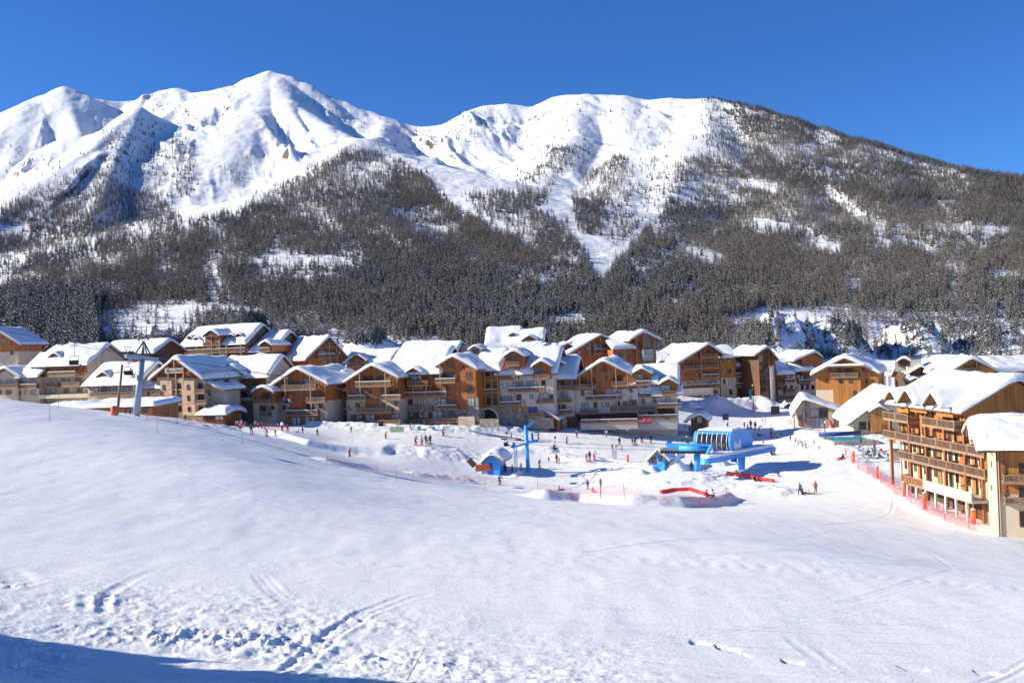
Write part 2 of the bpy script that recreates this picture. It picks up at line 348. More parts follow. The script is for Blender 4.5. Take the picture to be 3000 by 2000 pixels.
def ground_z(x, y):
    z = gbase(x, y); x = np.asarray(x, float); y = np.asarray(y, float)
    r = np.hypot(x, y)
    z = z + 0.10 * fbm(x / 14, y / 22, 3, 3) * sst(20, 80, r) + 0.05 * fbm(x / 2.2, y / 6, 9, 3)
    for pl, h, wd, ch in BERMS:
        q = np.array(pl); R2 = wd * (6 if ch < 0 else 3.2) + 1; b0, b1 = q.min(0) - R2, q.max(0) + R2; m = (x > b0[0]) & (x < b1[0]) & (y > b0[1]) & (y < b1[1])
        if not m.any(): continue
        X, Y = x[m], y[m]; d, t, sd_ = poly_d(X, Y, pl); e = sst(-0.02, 0.35, t) * sst(-0.02, 0.35, len(pl) - 1 - t)
        if ch < 0:   # one-sided bank, steep towards the camera
            z[m] += h * sst(wd, -wd, np.sign(sd_) * d + .35 * fbm(X / 4, Y / 4, 6, 3)) * np.exp(-(d / (wd * 6)) ** 2) * e * (.75 + .5 * vn(X / 9, Y / 9, 4)) + .05 * fbm(X / 1.2, Y / 1.2, 8, 3) * np.exp(-(d / 3) ** 2) * e; continue
        k = np.exp(-(d / wd) ** 2) * (0.75 + 0.5 * vn(X / 5, Y / 5, 4)) * (.62 if wd < 4 else .8)
        z[m] += h * k * e + .6 * ch * fbm(X / 1.1, Y / 1.1, 21, 4) * np.exp(-(d / (wd * 1.5)) ** 2)
    for pl in CHOP:
        d, t, sd_ = poly_d(x, y, pl); k = np.exp(-(d / 1.5) ** 2) * sst(.3, .75, vn(x / 2.2, y / 2.6, 14))
        z = z + k * (0.15 * ridged(x / 0.5, y / 0.65, 31, 5) ** 2 - 0.04)
    # broken rough snow, lower left
    d, t, sd_ = poly_d(x, y, CHOP[1]); z = z + 0.09 * np.exp(-(d / 5.5) ** 2) * fbm(x / .4, y / .5, 77, 4) * (.3 + 1.2 * vn(x / 2.5, y / 2.5, 15))
    for pl, dep, wd in TRACKS:
        d, t, sd_ = poly_d(x, y, pl); e = sst(0, .5, t) * sst(0, 3.5, len(pl) - 1 - t) * .62
        z = z - dep * e * (np.exp(-(d / wd) ** 4) - 0.45 * np.exp(-((d - wd * 1.7) / (wd * .6)) ** 2)) * (0.6 + 0.8 * vn(x * 2.2, y * 2.2, 5))
    for pl, dep, wd in FINE:
        q = np.array(pl); b0, b1 = q.min(0) - .6, q.max(0) + .6; k = (x > b0[0]) & (x < b1[0]) & (y > b0[1]) & (y < b1[1])
        if not k.any(): continue
        d, t, sd_ = poly_d(x[k], y[k], pl); z[k] = z[k] - dep * (np.exp(-(d / wd) ** 2) - .5 * np.exp(-((d - wd * 1.8) / (wd * .7)) ** 2)) * sst(0, 1.5, t) * sst(0, 1.5, len(pl) - 1 - t)
    d, t, sd_ = poly_d(x, y, FEET); z = z - 0.09 * np.exp(-(d / 0.32) ** 4) * (vn(x * 1.3, y * 1.3, 8) > 0.55) * 1.0
    d, t, sd_ = poly_d(x, y, [(-33, 25), (-29, 14), (-25, 2)]); z = z + (10.6 + 3.6 * fbm(x / 4, y / 3, 66, 4) + 2.6 * fbm(x / 1.6, y / .9, 68, 3)) * np.exp(-(d / 7.0) ** 2)   # unseen knoll added on the left, shaped to cast shade on the piste
    z = z - np.maximum(0, y - 345) * .35
    return z
def gz(x, y): return float(ground_z(np.array([x]), np.array([y]))[0])
def gp(px, py):
    """snow surface point under a photo pixel, micro relief included"""
    p = gpt(px, py); d = ray(px, py); ys = np.linspace(p.y * .86, p.y * 1.06, 240); z = ground_z(d[0] * ys, ys); k = int(np.argmax(d[2] * ys < z))
    if k: p = Vector((d[0] * ys[k], ys[k], z[k]))
    return Vector((p.x, p.y, gz(p.x, p.y)))
cols = np.r_[np.linspace(-5000, -1540, 60), np.linspace(-1500, -140, 60), np.linspace(-130, 3130, 900), np.linspace(3145, 4500, 60)]
ax_ = (cols - 1500) / F
rows = 1 / np.r_[np.linspace(1 / 6, 1 / 16, 40), np.linspace(1 / 16.2, 1 / 60, 330), np.linspace(1 / 60.3, 1 / 105, 200), np.linspace(1 / 105.4, 1 / 215, 560), np.linspace(1 / 215.5, 1 / 330, 90), np.linspace(1 / 334, 1 / 420, 12)]
XX = ax_[None, :] * rows[:, None]; YY = np.repeat(rows[:, None], len(cols), 1)
ZZ = ground_z(XX, YY)
tag(grid_mesh('snow_ground', np.stack([XX, YY, ZZ], -1), 'snow_piste'), 'groomed snow slope running down to the village', 'snow', kind='structure')
# ground behind the camera and the added, unseen mound shading the lower left piste
# ================================================================ mountains
def rp(l): return [tuple(at(*p)) for p in l]
RIDGES = [  # (points, slope left, slope right, rounding)
 (rp([(-900, 470, 3300), (-300, 400, 3500), (0, 342, 3600), (60, 318, 3680), (130, 284, 3760), (190, 258, 3800), (235, 286, 3850), (330, 303, 3900), (430, 296, 4000), (480, 268, 4000), (520, 262, 4000), (570, 277, 3900), (650, 265, 3800), (690, 262, 3700), (735, 232, 3650), (790, 219, 3600), (840, 226, 3550), (890, 246, 3500), (940, 276, 3480), (1010, 303, 3450), (1080, 330, 3420), (1130, 352, 3400), (1180, 376, 3400)]), .75, .62, 22),
 (rp([(1180, 377, 3400), (1240, 378, 3350), (1300, 370, 3300), (1370, 338, 3250), (1420, 314, 3230), (1480, 309, 3220), (1560, 318, 3200), (1600, 306, 3200), (1640, 289, 3200), (1720, 281, 3150), (1820, 287, 3100), (1900, 298, 3050), (1960, 292, 3000), (2080, 297, 2900), (2150, 310, 2800), (2200, 325, 2750), (2300, 352, 2600), (2400, 387, 2500), (2500, 421, 2400), (2600, 454, 2300), (2700, 484, 2200), (2800, 508, 2100), (2900, 524, 2050), (3000, 531, 2000), (3300, 545, 1900), (3900, 600, 1700)]), .75, .55, 35),
 # spur under the far left peaks
 (rp([(192, 272, 3780), (235, 400, 3300), (170, 520, 2900)]), .75, .70, 16), (rp([(60, 338, 3600), (40, 480, 3100)]), .65, .65, 22), (rp([(330, 315, 3880), (350, 420, 3400)]), .8, .7, 16),
 (rp([(520, 268, 3950), (540, 330, 3500), (470, 400, 3200)]), .85, .8, 16), (rp([(650, 275, 3780), (600, 340, 3450), (560, 420, 3200)]), .85, .8, 16),
 # rocky knoll spur, left edge and middle
 (rp([(560, 310, 3600), (470, 352, 3250), (410, 322, 2950), (345, 372, 2750), (250, 452, 2500), (100, 562, 2150), (0, 640, 1900), (-120, 720, 1700), (-300, 800, 1500)]), .9, .62, 14),
 (rp([(410, 324, 2940), (345, 440, 2550), (300, 560, 2150), (250, 700, 1700), (180, 800, 1400), (100, 880, 1150)]), 1.0, .42, 14),
 # great lit face and the wooded spur in the middle
 (rp([(790, 221, 3590), (850, 300, 3250), (960, 370, 2900), (1060, 424, 2600)]), .72, .46, 45),
 (rp([(790, 224, 3590), (735, 330, 3200), (690, 430, 2900), (650, 560, 2450)]), .72, .58, 30),
 (rp([(1130, 354, 3390), (1110, 400, 2900), (1060, 426, 2600)]), .5, .7, 30),
 (rp([(1060, 424, 2600), (960, 492, 2300), (800, 602, 2000), (680, 645, 1850), (560, 690, 1700), (440, 760, 1500), (350, 830, 1350)]), .30, .62, 20),
 (rp([(1060, 424, 2600), (1180, 462, 2450), (1300, 562, 2150), (1400, 640, 1900), (1500, 690, 1750), (1620, 770, 1500), (1720, 830, 1350)]), .82, .30, 18),
 (rp([(1060, 424, 2600), (1020, 560, 2050), (980, 700, 1600), (940, 850, 1250), (930, 930, 1080)]), .30, .36, 100),
 # spurs of the right hand mountain
 (rp([(1660, 290, 3190), (1690, 400, 2700), (1600, 520, 2300), (1560, 600, 2050), (1600, 720, 1700)]), .52, .48, 45),
 (rp([(1820, 287, 3100), (1850, 430, 2600), (1790, 560, 2100), (1760, 700, 1750)]), .46, .50, 60),
 (rp([(2080, 297, 2900), (2060, 400, 2500), (2050, 480, 2300), (1960, 620, 1900), (1850, 740, 1550), (1790, 850, 1250)]), .50, .46, 60),
 (rp([(2200, 325, 2750), (2330, 470, 2250), (2300, 620, 1850), (2200, 780, 1400), (2150, 900, 1100)]), .42, .50, 50),
 (rp([(2500, 421, 2400), (2600, 560, 1950), (2560, 720, 1550), (2480, 860, 1200), (2440, 940, 1000)]), .42, .50, 50),
 (rp([(2800, 508, 2100), (2880, 640, 1720), (2800, 790, 1350), (2760, 900, 1100)]), .42, .48, 50), (rp([(3100, 536, 1950), (3180, 700, 1550), (3100, 880, 1100)]), .42, .48, 50)]
mc = np.r_[np.linspace(-2200, -330, 110), np.linspace(-320, 3320, 850), np.linspace(3340, 5000, 90)]
ma = (mc - 1500) / F
mr = np.r_[np.geomspace(300, 900, 130), np.geomspace(905, 4200, 420), np.geomspace(4250, 9000, 24)]
def smax(a, b, e): return 0.5 * (a + b + np.sqrt((a - b) ** 2 + e * e))
def mountain_z(x, y):
    r = np.hypot(x, y)
    z = -45 + 36 * sst(290, 400, y) - 6 * sst(-200, 200, x) * sst(290, 400, y) + np.clip(y - 930, 0, 800) * 0.26 - np.maximum(0, y - 1900) * .3
    e = 4 + r * 0.0035
    near = np.full(x.shape, 1e9)
    for pts, kl, kr, rd in RIDGES:
        P = np.array(pts); best = np.full(x.shape, -1e9)
        for i in range(len(P) - 1):
            a, b = P[i], P[i + 1]; dx, dy = b[0] - a[0], b[1] - a[1]; L2 = dx * dx + dy * dy + 1e-9
            t = np.clip(((x - a[0]) * dx + (y - a[1]) * dy) / L2, 0, 1)
            d = np.hypot(x - a[0] - t * dx, y - a[1] - t * dy); side = (x - a[0]) * dy - (y - a[1]) * dx
            k = kl + (kr - kl) * sst(-1, 1, side / np.sqrt(L2) / 40)
            zz = a[2] + (b[2] - a[2]) * t - k * (np.sqrt(d * d + rd * rd) - rd)
            best = np.maximum(best, zz); near = np.minimum(near, d)
        z = smax(z, best, e)
    h = np.clip((z - 10) / 150, 0, 1)
    amp = h * sst(0, 170, near) * (.32 + .68 * sst(330, 620, z))
    wx = x + 60 * fbm(x / 400, y / 400, 5, 2)
    g_ = ridged((wx + .35 * y) / 230, (y - .2 * x) / 800, 41, 5); z = z + amp * (110 * (g_ * g_ - .56) + 10 * fbm(x / 110, y / 260, 43, 4)) + 2.6 * h * fbm(x / 26, y / 40, 47, 4)
    # rocky outcrops at the foot of the slopes behind the village
    for cx, cy, hh, wx_, wy_ in ((-178, 520, 22, 30, 34), (-140, 480, 20, 22, 26), (-112, 470, 17, 18, 24), (-80, 465, 13, 24, 24), (-40, 465, 11, 30, 24), (128, 490, 22, 18, 30), (160, 500, 20, 16, 28), (205, 515, 17, 16, 28), (245, 510, 12, 18, 24)):
        q = ((x - cx) / wx_) ** 2 + ((y - cy) / wy_) ** 2
        z = z + hh * np.exp(-q ** 2) * (0.62 + .6 * ridged(x / 11, y / 16, 61, 5))
    return z
MX = ma[None, :] * mr[:, None]; MY = np.repeat(mr[:, None], len(mc), 1)
MZ = mountain_z(MX, MY)
m, nt, b = _mat('mountain_snow')
b.inputs['Roughness'].default_value = 0.7; b.inputs['Specular IOR Level'].default_value = 0.2
ge = N(nt, 'ShaderNodeNewGeometry'); sp = N(nt, 'ShaderNodeSeparateXYZ'); nt.links.new(ge.outputs['Normal'], sp.inputs[0])
v = mapped(nt, (1, 1, 1)); n1 = noise_node(nt, v, 0.035, 6, 0.65); n2 = noise_node(nt, v, 0.008, 4)
a1 = N(nt, 'ShaderNodeMath', operation='MULTIPLY_ADD', ins={1: 0.55}); nt.links.new(n1.outputs[0], a1.inputs[0]); nt.links.new(sp.outputs[2], a1.inputs[2])
a2 = N(nt, 'ShaderNodeMath', operation='MULTIPLY_ADD', ins={1: 0.35}); nt.links.new(n2.outputs[0], a2.inputs[0]); nt.links.new(a1.outputs[0], a2.inputs[2])
n3 = noise_node(nt, v, 0.22, 5, 0.7); a3 = N(nt, 'ShaderNodeMath', operation='MULTIPLY_ADD', ins={1: 0.35}); nt.links.new(n3.outputs[0], a3.inputs[0]); nt.links.new(a2.outputs[0], a3.inputs[2])
a4 = N(nt, 'ShaderNodeMath', operation='SUBTRACT', ins={1: 0.74}); nt.links.new(a3.outputs[0], a4.inputs[0])
rk = ramp(nt, n3.outputs[0], [(0.35, (0.045, 0.036, 0.03)), (0.65, (0.17, 0.14, 0.115))]); ms = N(nt, 'ShaderNodeMix', data_type='RGBA'); ms.inputs[7].default_value = (0.87, 0.875, 0.89, 1); nt.links.new(rk, ms.inputs[6])
nt.links.new(ramp(nt, a4.outputs[0], [(0.48, (0, 0, 0)), (0.54, (1, 1, 1))]), ms.inputs[0]); nt.links.new(ms.outputs[2], b.inputs['Base Color'])
bp = N(nt, 'ShaderNodeBump', ins={'Strength': 0.5, 'Distance': 6.0}); nt.links.new(n1.outputs[0], bp.inputs['Height']); nt.links.new(bp.outputs[0], b.inputs['Normal'])
MT = grid_mesh('mountains', np.stack([MX, MY, MZ], -1), 'mountain_snow'); tag(MT, 'snow covered mountain range with rocky ridges above the village', 'mountains', kind='structure')
# ================================================================ forest
DEN = [  # (polygon in photo pixels, trees per 1000 square pixels)
 ([(1080, 440), (1200, 482), (1300, 560), (1420, 645), (1540, 715), (1500, 760), (1330, 700), (1180, 590), (1060, 480)], 12),
 ([(560, 660), (700, 615), (800, 560), (900, 510), (1040, 435), (1065, 470), (960, 520), (800, 620), (600, 700)], 12),
 ([(440, 270), (560, 300), (620, 370), (520, 350)], 2.4), ([(800, 240), (1000, 310), (1100, 370), (960, 330)], 2.4), ([(540, 380), (600, 440), (560, 560), (500, 470)], 3),
 ([(430, 770), (560, 690), (700, 645), (800, 605), (900, 545), (960, 495), (1020, 445), (1060, 425), (1130, 452), (1200, 480), (1280, 545), (1350, 605), (1450, 665), (1560, 730), (1700, 790), (1760, 830), (1700, 900), (1500, 985), (1100, 985), (1000, 920), (700, 900), (500, 870)], 17),
 ([(-60, 660), (60, 605), (180, 530), (300, 490), (420, 560), (500, 600), (560, 690), (430, 770), (560, 900), (300, 930), (-60, 930)], 15),
 ([(330, 375), (420, 335), (540, 390), (600, 470), (600, 560), (500, 610), (420, 560), (300, 490)], 4.5),
 ([(660, 500), (760, 440), (790, 380), (760, 500), (720, 570)], 3), ([(1000, 310), (1170, 385), (1230, 470), (1330, 560), (1200, 490), (1080, 400)], 1.6),
 ([(1180, 378), (1300, 372), (1420, 320), (1480, 320), (1420, 420), (1300, 420), (1260, 460)], 2.6),
 ([(2150, 322), (2200, 325), (2300, 352), (2500, 422), (2750, 500), (3060, 540), (3060, 930), (2500, 900), (2250, 900), (2000, 960), (1780, 1040), (1700, 900), (1790, 810), (1860, 720), (1950, 640), (1990, 560), (1990, 475), (2090, 455), (2200, 480), (2230, 420)], 20),
 ([(2080, 300), (2150, 315), (2230, 420), (2200, 480), (2090, 455), (2080, 380)], 5),
 ([(1530, 570), (1530, 500), (1620, 425), (1690, 425), (1700, 460), (1640, 560), (1590, 605)], 12), ([(1690, 600), (1740, 520), (1830, 455), (1862, 478), (1800, 580), (1775, 690), (1715, 690)], 14),
 ([(1700, 425), (1770, 430), (1760, 480), (1700, 530), (1690, 480)], 5),
 ([(1370, 575), (1500, 560), (1590, 610), (1660, 650), (1730, 760), (1760, 830), (1560, 730), (1450, 655)], 12), ([(1450, 590), (1540, 560), (1600, 600), (1500, 640)], 4),
 ([(1850, 480), (1990, 460), (1990, 560), (1890, 650), (1800, 740), (1780, 690), (1800, 590)], 4.0),
 ([(-60, 880), (270, 900), (290, 1060), (-60, 1060)], 10), ([(270, 920), (1200, 900), (1200, 1010), (270, 1010)], 8), ([(1150, 950), (2250, 950), (2250, 1040), (1150, 1010)], 12), ([(2250, 900), (3060, 930), (3060, 1060), (2250, 1040)], 4),
 ([(0, 430), (300, 420), (250, 500), (60, 590)], 0.7), ([(1400, 320), (2080, 300), (2080, 450), (1400, 440)], 0.6), ([(480, 260), (900, 300), (700, 420), (500, 330)], 0.3)]
HOLE = [[(2200, 525), (2300, 540), (2290, 575), (2210, 550)], [(2440, 540), (2560, 640), (2540, 660), (2430, 570)], [(2640, 690), (2760, 730), (2740, 750), (2630, 710)], [(2240, 640), (2330, 660), (2320, 690), (2240, 670)], [(1990, 700), (2110, 740), (2090, 770), (1990, 740)], [(2480, 830), (2530, 830), (2520, 890), (2490, 900)], [(2380, 690), (2480, 720), (2470, 760), (2400, 740)], [(780, 745), (1000, 750), (1080, 790), (800, 790)], [(2890, 850), (2950, 900), (2940, 940), (2890, 890)], [(2280, 910), (2440, 910), (2450, 1030), (2290, 1030)], [(280, 910), (560, 890), (560, 990), (290, 1000)], [(2540, 940), (2640, 960), (2640, 1030), (2550, 1030)]]
def inpoly(x, y, pl):
    c = np.zeros(x.shape, bool); n = len(pl)
    for i in range(n):
        x0, y0 = pl[i]; x1, y1 = pl[(i + 1) % n]
        if y0 == y1: continue
        k = ((y0 > y) != (y1 > y)) & (x < (x1 - x0) * (y - y0) / (y1 - y0) + x0); c ^= k
    return c
# visible depth of the mountain sheet per photo column
_P = np.stack([MX, MY, MZ], -1); _zc = _P @ FW; _px = 1500 + F * (_P @ RT) / _zc; _py = 1000 - F * (_P @ UP) / _zc
def hit(px, py):
    """terrain point index (row float) visible at the pixel: first row whose projected y is above py"""
    ci = np.interp(px, mc, np.arange(len(mc))); c0 = np.clip(np.round(ci).astype(int), 0, len(mc) - 1)
    run = np.minimum.accumulate(_py[20:], 0)
    out = np.empty(len(px)); ok = np.ones(len(px), bool)
    for c in np.unique(c0):
        k = np.where(c0 == c)[0]; col = run[:, c]
        i = np.searchsorted(-col, -py[k]); ok[k] = (i < len(col) - 30) & (i > 0); i = np.clip(i, 1, len(col) - 1)
        f = (col[i - 1] - py[k]) / np.maximum(col[i - 1] - col[i], 1e-6); out[k] = 20 + i - 1 + np.clip(f, 0, 1)
    return c0, out, ok
pts = []
for pl, dn in DEN:
    a = np.array(pl); x0, y0 = a.min(0); x1, y1 = a.max(0); n = int((x1 - x0) * (y1 - y0) * dn / 1000)
    n = int(n * 4.1); x = rng.uniform(x0, x1, n); y = rng.uniform(y0, y1, n); k = inpoly(x + 15 * fbm(x / 40, y / 40, 71, 3) + rng.normal(0, 5, n), y + 15 * fbm(x / 40, y / 40, 73, 3) + rng.normal(0, 5, n), pl)
    cl = fbm(x / 70, y / 45, 91, 3); k &= rng.uniform(0, 1, n) < np.clip(0.84 + 1.25 * cl, 0.10, 1)
    pts.append(np.c_[x[k], y[k]])
pts = np.concatenate(pts)
for hl in HOLE:
    k = inpoly(pts[:, 0], pts[:, 1], hl) & (rng.uniform(0, 1, len(pts)) < 0.8); pts = pts[~k]
c0, rw, ok = hit(pts[:, 0], pts[:, 1]); pts, c0, rw = pts[ok], c0[ok], rw[ok]
# the wooded right-hand ridge line, down to the frame edge
kx = rng.uniform(2020, 3250, 12800); kx = kx[rng.uniform(0, 1, len(kx)) < sst(2030, 2420, kx) + .04]; kc = np.clip(np.round(np.interp(kx, mc, np.arange(len(mc)))).astype(int), 0, len(mc) - 1); kr = np.argmin(_py[20:], 0)[kc] + 20 + np.where(rng.uniform(0, 1, len(kx)) < .25, rng.uniform(-7, 2, len(kx)), rng.uniform(-70, 0, len(kx)))
pts = np.concatenate([pts, np.c_[kx, np.full(len(kx), 400.0)]]); c0 = np.r_[c0, kc]; rw = np.r_[rw, kr]
YR = np.interp(rw, np.arange(len(mr)), mr); XR = (pts[:, 0] - 1500) / F * YR
ZR = mountain_z(XR, YR) - 0.6
# tree shapes: unit height, list of triangles; material 0 bark/twigs, 1 snow on the boughs
def tree_shape(seed, kind):
    r = random.Random(seed); T, m = [], []
    def tri(a, b, c, k): T.append((a, b, c)); m.append(k)
    w = 0.012
    for k in range(3):
        a0, a1 = 2.1 * k, 2.1 * (k + 1)
        tri((w * math.cos(a0), w * math.sin(a0), -0.03), (w * math.cos(a1), w * math.sin(a1), -0.03), (0, 0, 1.0), 0)
    nb = 16 if kind == 'larch' else 22
    for i in range(nb):
        t = (i + r.random()) / nb; zt = 0.12 + 0.86 * t if kind == 'larch' else 0.06 + 0.93 * t
        L = (0.20 * (1 - t) ** 0.7 + 0.03) * r.uniform(.6, 1.25) if kind == 'larch' else (0.23 * (1 - t) + 0.02) * r.uniform(.75, 1.2)
        an = i * 2.4 + r.uniform(-.5, .5); dz = -L * (0.15 if kind == 'larch' else 0.45) + r.uniform(-.02, .03)
        ca, sa = math.cos(an), math.sin(an); wd = 0.028 if kind == 'larch' else 0.05 * (1.15 - t)
        tip = (ca * L, sa * L, zt + dz); h = 0.035 if kind == 'larch' else 0.075 * (1.1 - t)
        tri((-sa * wd, ca * wd, zt), (sa * wd, -ca * wd, zt), tip, 0)
        tri((0, 0, zt - h), (0, 0, zt + h * .6), tip, 0)
        if r.random() < (0.8 if kind == 'larch' else 0.95):
            u = 0.008; p = r.uniform(.1, .4)
            tri((-sa * wd * .9 + ca * L * p, ca * wd * .9 + sa * L * p, zt + dz * p + u), (sa * wd * .9 + ca * L * p, -ca * wd * .9 + sa * L * p, zt + dz * p + u), (tip[0] * 1.03, tip[1] * 1.03, tip[2] + u), 1)
    return np.array(T), np.array(m)
SH = [tree_shape(i, 'larch') for i in range(5)] + [tree_shape(20 + i, 'spruce') for i in range(4)]
def tree_mat(name, lo, hi):
    m, nt, b = _mat(name); at_ = N(nt, 'ShaderNodeAttribute', attribute_name='tint', attribute_type='GEOMETRY')
    oi = N(nt, 'ShaderNodeObjectInfo'); ad = N(nt, 'ShaderNodeMath', operation='ADD'); nt.links.new(at_.outputs['Fac'], ad.inputs[0]); nt.links.new(oi.outputs['Random'], ad.inputs[1])
    fr = N(nt, 'ShaderNodeMath', operation='FRACT'); nt.links.new(ad.outputs[0], fr.inputs[0])
    nt.links.new(ramp(nt, fr.outputs[0], [(0.0, lo), (0.55, tuple((a + c) / 2 for a, c in zip(lo, hi))), (1.0, hi)]), b.inputs['Base Color']); b.inputs['Roughness'].default_value = 0.9
    b.inputs['Specular IOR Level'].default_value = 0.1
    return m
tree_mat('larch_twigs', (0.20, 0.168, 0.145), (0.37, 0.305, 0.255)); tree_mat('spruce_boughs', (0.085, 0.09, 0.078), (0.18, 0.18, 0.16))
simple('bough_snow', (0.86, 0.87, 0.89), 0.8, var=0.02)
n = len(XR); print('TREES', n)
hgt = rng.uniform(8.5, 15, n) * np.where(YR < 850, 0.5, 1.0); far = np.hypot(XR, YR)
kind = np.where(rng.uniform(0, 1, n) < np.clip(0.30 + 0.9 * fbm(XR / 160, YR / 160, 55, 2), 0.05, 0.85), 1, 0)
kind = np.where((pts[:, 0] < 300) & (pts[:, 1] > 870), 1, kind)
hgt = np.where((pts[:, 0] < 300) & (pts[:, 1] > 870), hgt * 1.6, hgt)
order = np.argsort(far / hgt); NEAR = order[:290]; REST = order[290:]
def merge(idx):
    V, MI, TI = [], [], []
    for s_ in range(9):
        k = [i for i in idx if (kind[i] == 0 and s_ < 5 and i % 5 == s_) or (kind[i] == 1 and s_ >= 5 and 5 + i % 4 == s_)]
        if not k: continue
        k = np.array(k); T, mm = SH[s_]; an = rng.uniform(0, 6.28, len(k)); sc = hgt[k]; wide = rng.uniform(1.0, 1.6, len(k))
        ca, sa = np.cos(an) * sc * wide, np.sin(an) * sc * wide
        X = T[..., 0][None] * ca[:, None, None] - T[..., 1][None] * sa[:, None, None] + XR[k][:, None, None]
        Y = T[..., 0][None] * sa[:, None, None] + T[..., 1][None] * ca[:, None, None] + YR[k][:, None, None]
        Z = T[..., 2][None] * sc[:, None, None] + ZR[k][:, None, None]
        V.append(np.stack([X, Y, Z], -1).reshape(-1, 3)); base = 0 if s_ < 5 else 1
        MI.append(np.tile(np.where(mm == 0, base, 2), len(k))); TI.append(np.repeat(rng.uniform(0, 1, len(k)), len(T) * 3))
    return np.concatenate(V), np.concatenate(MI), np.concatenate(TI)
def tri_mesh(name, V, MI, TI, mats):
    me = bpy.data.meshes.new(name); nv = len(V); nf = nv // 3
    me.vertices.add(nv); me.vertices.foreach_set('co', V.reshape(-1).astype(np.float32))
    me.loops.add(nv); me.loops.foreach_set('vertex_index', np.arange(nv, dtype=np.int32))
    me.polygons.add(nf); me.polygons.foreach_set('loop_start', (np.arange(nf) * 3).astype(np.int32))
    for m_ in mats: me.materials.append(MATS[m_])
    me.polygons.foreach_set('material_index', MI.astype(np.int32)); me.update(calc_edges=True)
    at_ = me.attributes.new('tint', 'FLOAT', 'POINT'); at_.data.foreach_set('value', TI.astype(np.float32))
    return me
V, MI, TI = merge(REST)
fo = link('forest', tri_mesh('forest', V, MI, TI, ['larch_twigs', 'spruce_boughs', 'bough_snow']))
tag(fo, 'snow dusted larch and spruce forest covering the mountain slopes', 'forest', kind='stuff')
# the nearest trees stand as single things
PART = []
for s_, (T, mm) in enumerate(SH):
    base = 'larch_twigs' if s_ < 5 else 'spruce_boughs'; tr = T[:3]; cr = T[3:]; cm = mm[3:]
    PART.append((tri_mesh('trunk', tr.reshape(-1, 3), np.zeros(len(tr)), np.zeros(len(tr) * 3), ['beam_dark']), tri_mesh('crown', cr.reshape(-1, 3), np.where(cm == 0, 0, 1), np.zeros(len(cr) * 3), [base, 'bough_snow'])))
for i in NEAR:
    s_ = int(i % 5) if kind[i] == 0 else int(5 + i % 4); px = pts[i][0]
    where = 'behind the chalets at the left' if px < 900 else ('above the middle of the village' if px < 2000 else 'above the roofs at the right')
    nm = 'larch_tree' if s_ < 5 else 'spruce_tree'; lk = 'bare brown larch with snow on its twigs' if s_ < 5 else 'dark spruce with snow on its boughs'
    t = thing(nm, f'{lk} {where}', 'tree', (XR[i], YR[i], ZR[i]), rng.uniform(0, 6.28), f'{nm.split("_")[0]} trees {where}')
    t.scale = (hgt[i],) * 3
    link('trunk', PART[s_][0], t); link('crown', PART[s_][1], t)
# ================================================================ building kit
simple('pane_pale', (0.30, 0.33, 0.37), 0.12, var=0.35, scale=0.7)  # pale colour carries both curtains and painted-in sky reflections
class Zm:
    """coordinates read off an enlarged crop of the photograph"""
    def __init__(s, ox, oy, k): s.ox, s.oy, s.k = ox, oy, k
    def __call__(s, x, y): return s.ox + x / s.k, s.oy + y / s.k
z1, z2, z3, z4, z5, z6 = (Zm(a, c, 4.48) for a, c in ((0, 920), (400, 920), (750, 950), (1150, 930), (1550, 930), (1900, 950)))
z7 = Zm(2300, 980, 3.2); zp = Zm(0, 0, 1)
def edge_samples(a, b, step, T):
    L = b - a; e = [0, .06 * T, .2 * T, .45 * T, .8 * T, 1.2 * T]; e = [x for x in e if x < L * .45]
    k = max(1, int((L - 2 * e[-1]) / step)); mid = list(np.linspace(e[-1], L - e[-1], k + 1))
    return np.array([a + x for x in e[:-1] + mid + [L - x for x in e[:-1][::-1]]])
_sn = [0]
def snow_sheet(parent, prof, a0, a1, axis, T, name='snow_cover', step=0.7, lump=0.10, out=0.14):
    """rounded snow blanket over a roof profile [(p, w), ...] run along the other axis from a0 to a1"""
    _sn[0] += 37; sd_ = _sn[0]; T *= .86
    pr = np.array(prof, float); seg = np.hypot(*np.diff(pr, axis=0).T); cum = np.r_[0, np.cumsum(seg)]; L = cum[-1]
    t = edge_samples(0, L, step, T); A = edge_samples(a0 - out, a1 + out, step, T)
    p = np.interp(t, cum, pr[:, 0]); wz = np.interp(t, cum, pr[:, 1])
    if len(pr) > 2:   # round the ridge
        for c in cum[1:-1]: wz = wz - 0.30 * T * np.exp(-((t - c) / (0.9 * T)) ** 2)
    p = p + out * np.where(t < 1e-6, -1, np.where(t > L - 1e-6, 1, 0)) * np.sign(pr[-1, 0] - pr[0, 0])
    dt = np.minimum(t, L - t); da = np.minimum(A - A[0], A[-1] - A); D = np.minimum(dt[:, None], da[None])
    q = np.clip(D / (T * 1.1), 0, 1); h = T * np.sqrt(1 - (1 - q) ** 2)
    TT, AA = np.meshgrid(t, A, indexing='ij')
    n = fbm(TT / 2.3 + sd_, AA / 2.3, sd_, 3); h = h * (1 + 0.55 * fbm(TT / 4.5, AA / 4.5 + sd_, sd_ + 5, 3)) + lump * 1.7 * n * q
    h = h - .55 * T * np.clip(vn(TT / 1.7 + sd_, AA / 1.7, sd_ + 3) - .74, 0, 1) * 3 * q   # hollows and slid places
    h = h - 0.06 * (1 - q) * np.abs(fbm(TT / .9, AA / .9, sd_ + 9, 2))
    W = wz[:, None] + h + 0.012; Pp = np.repeat(p[:, None], len(A), 1); Aa = np.repeat(A[None], len(t), 0)
    g = np.stack([Pp, Aa, W] if axis == 'v' else [Aa, Pp, W], -1)
    return grid_mesh(name, g, 'snow', True, parent)
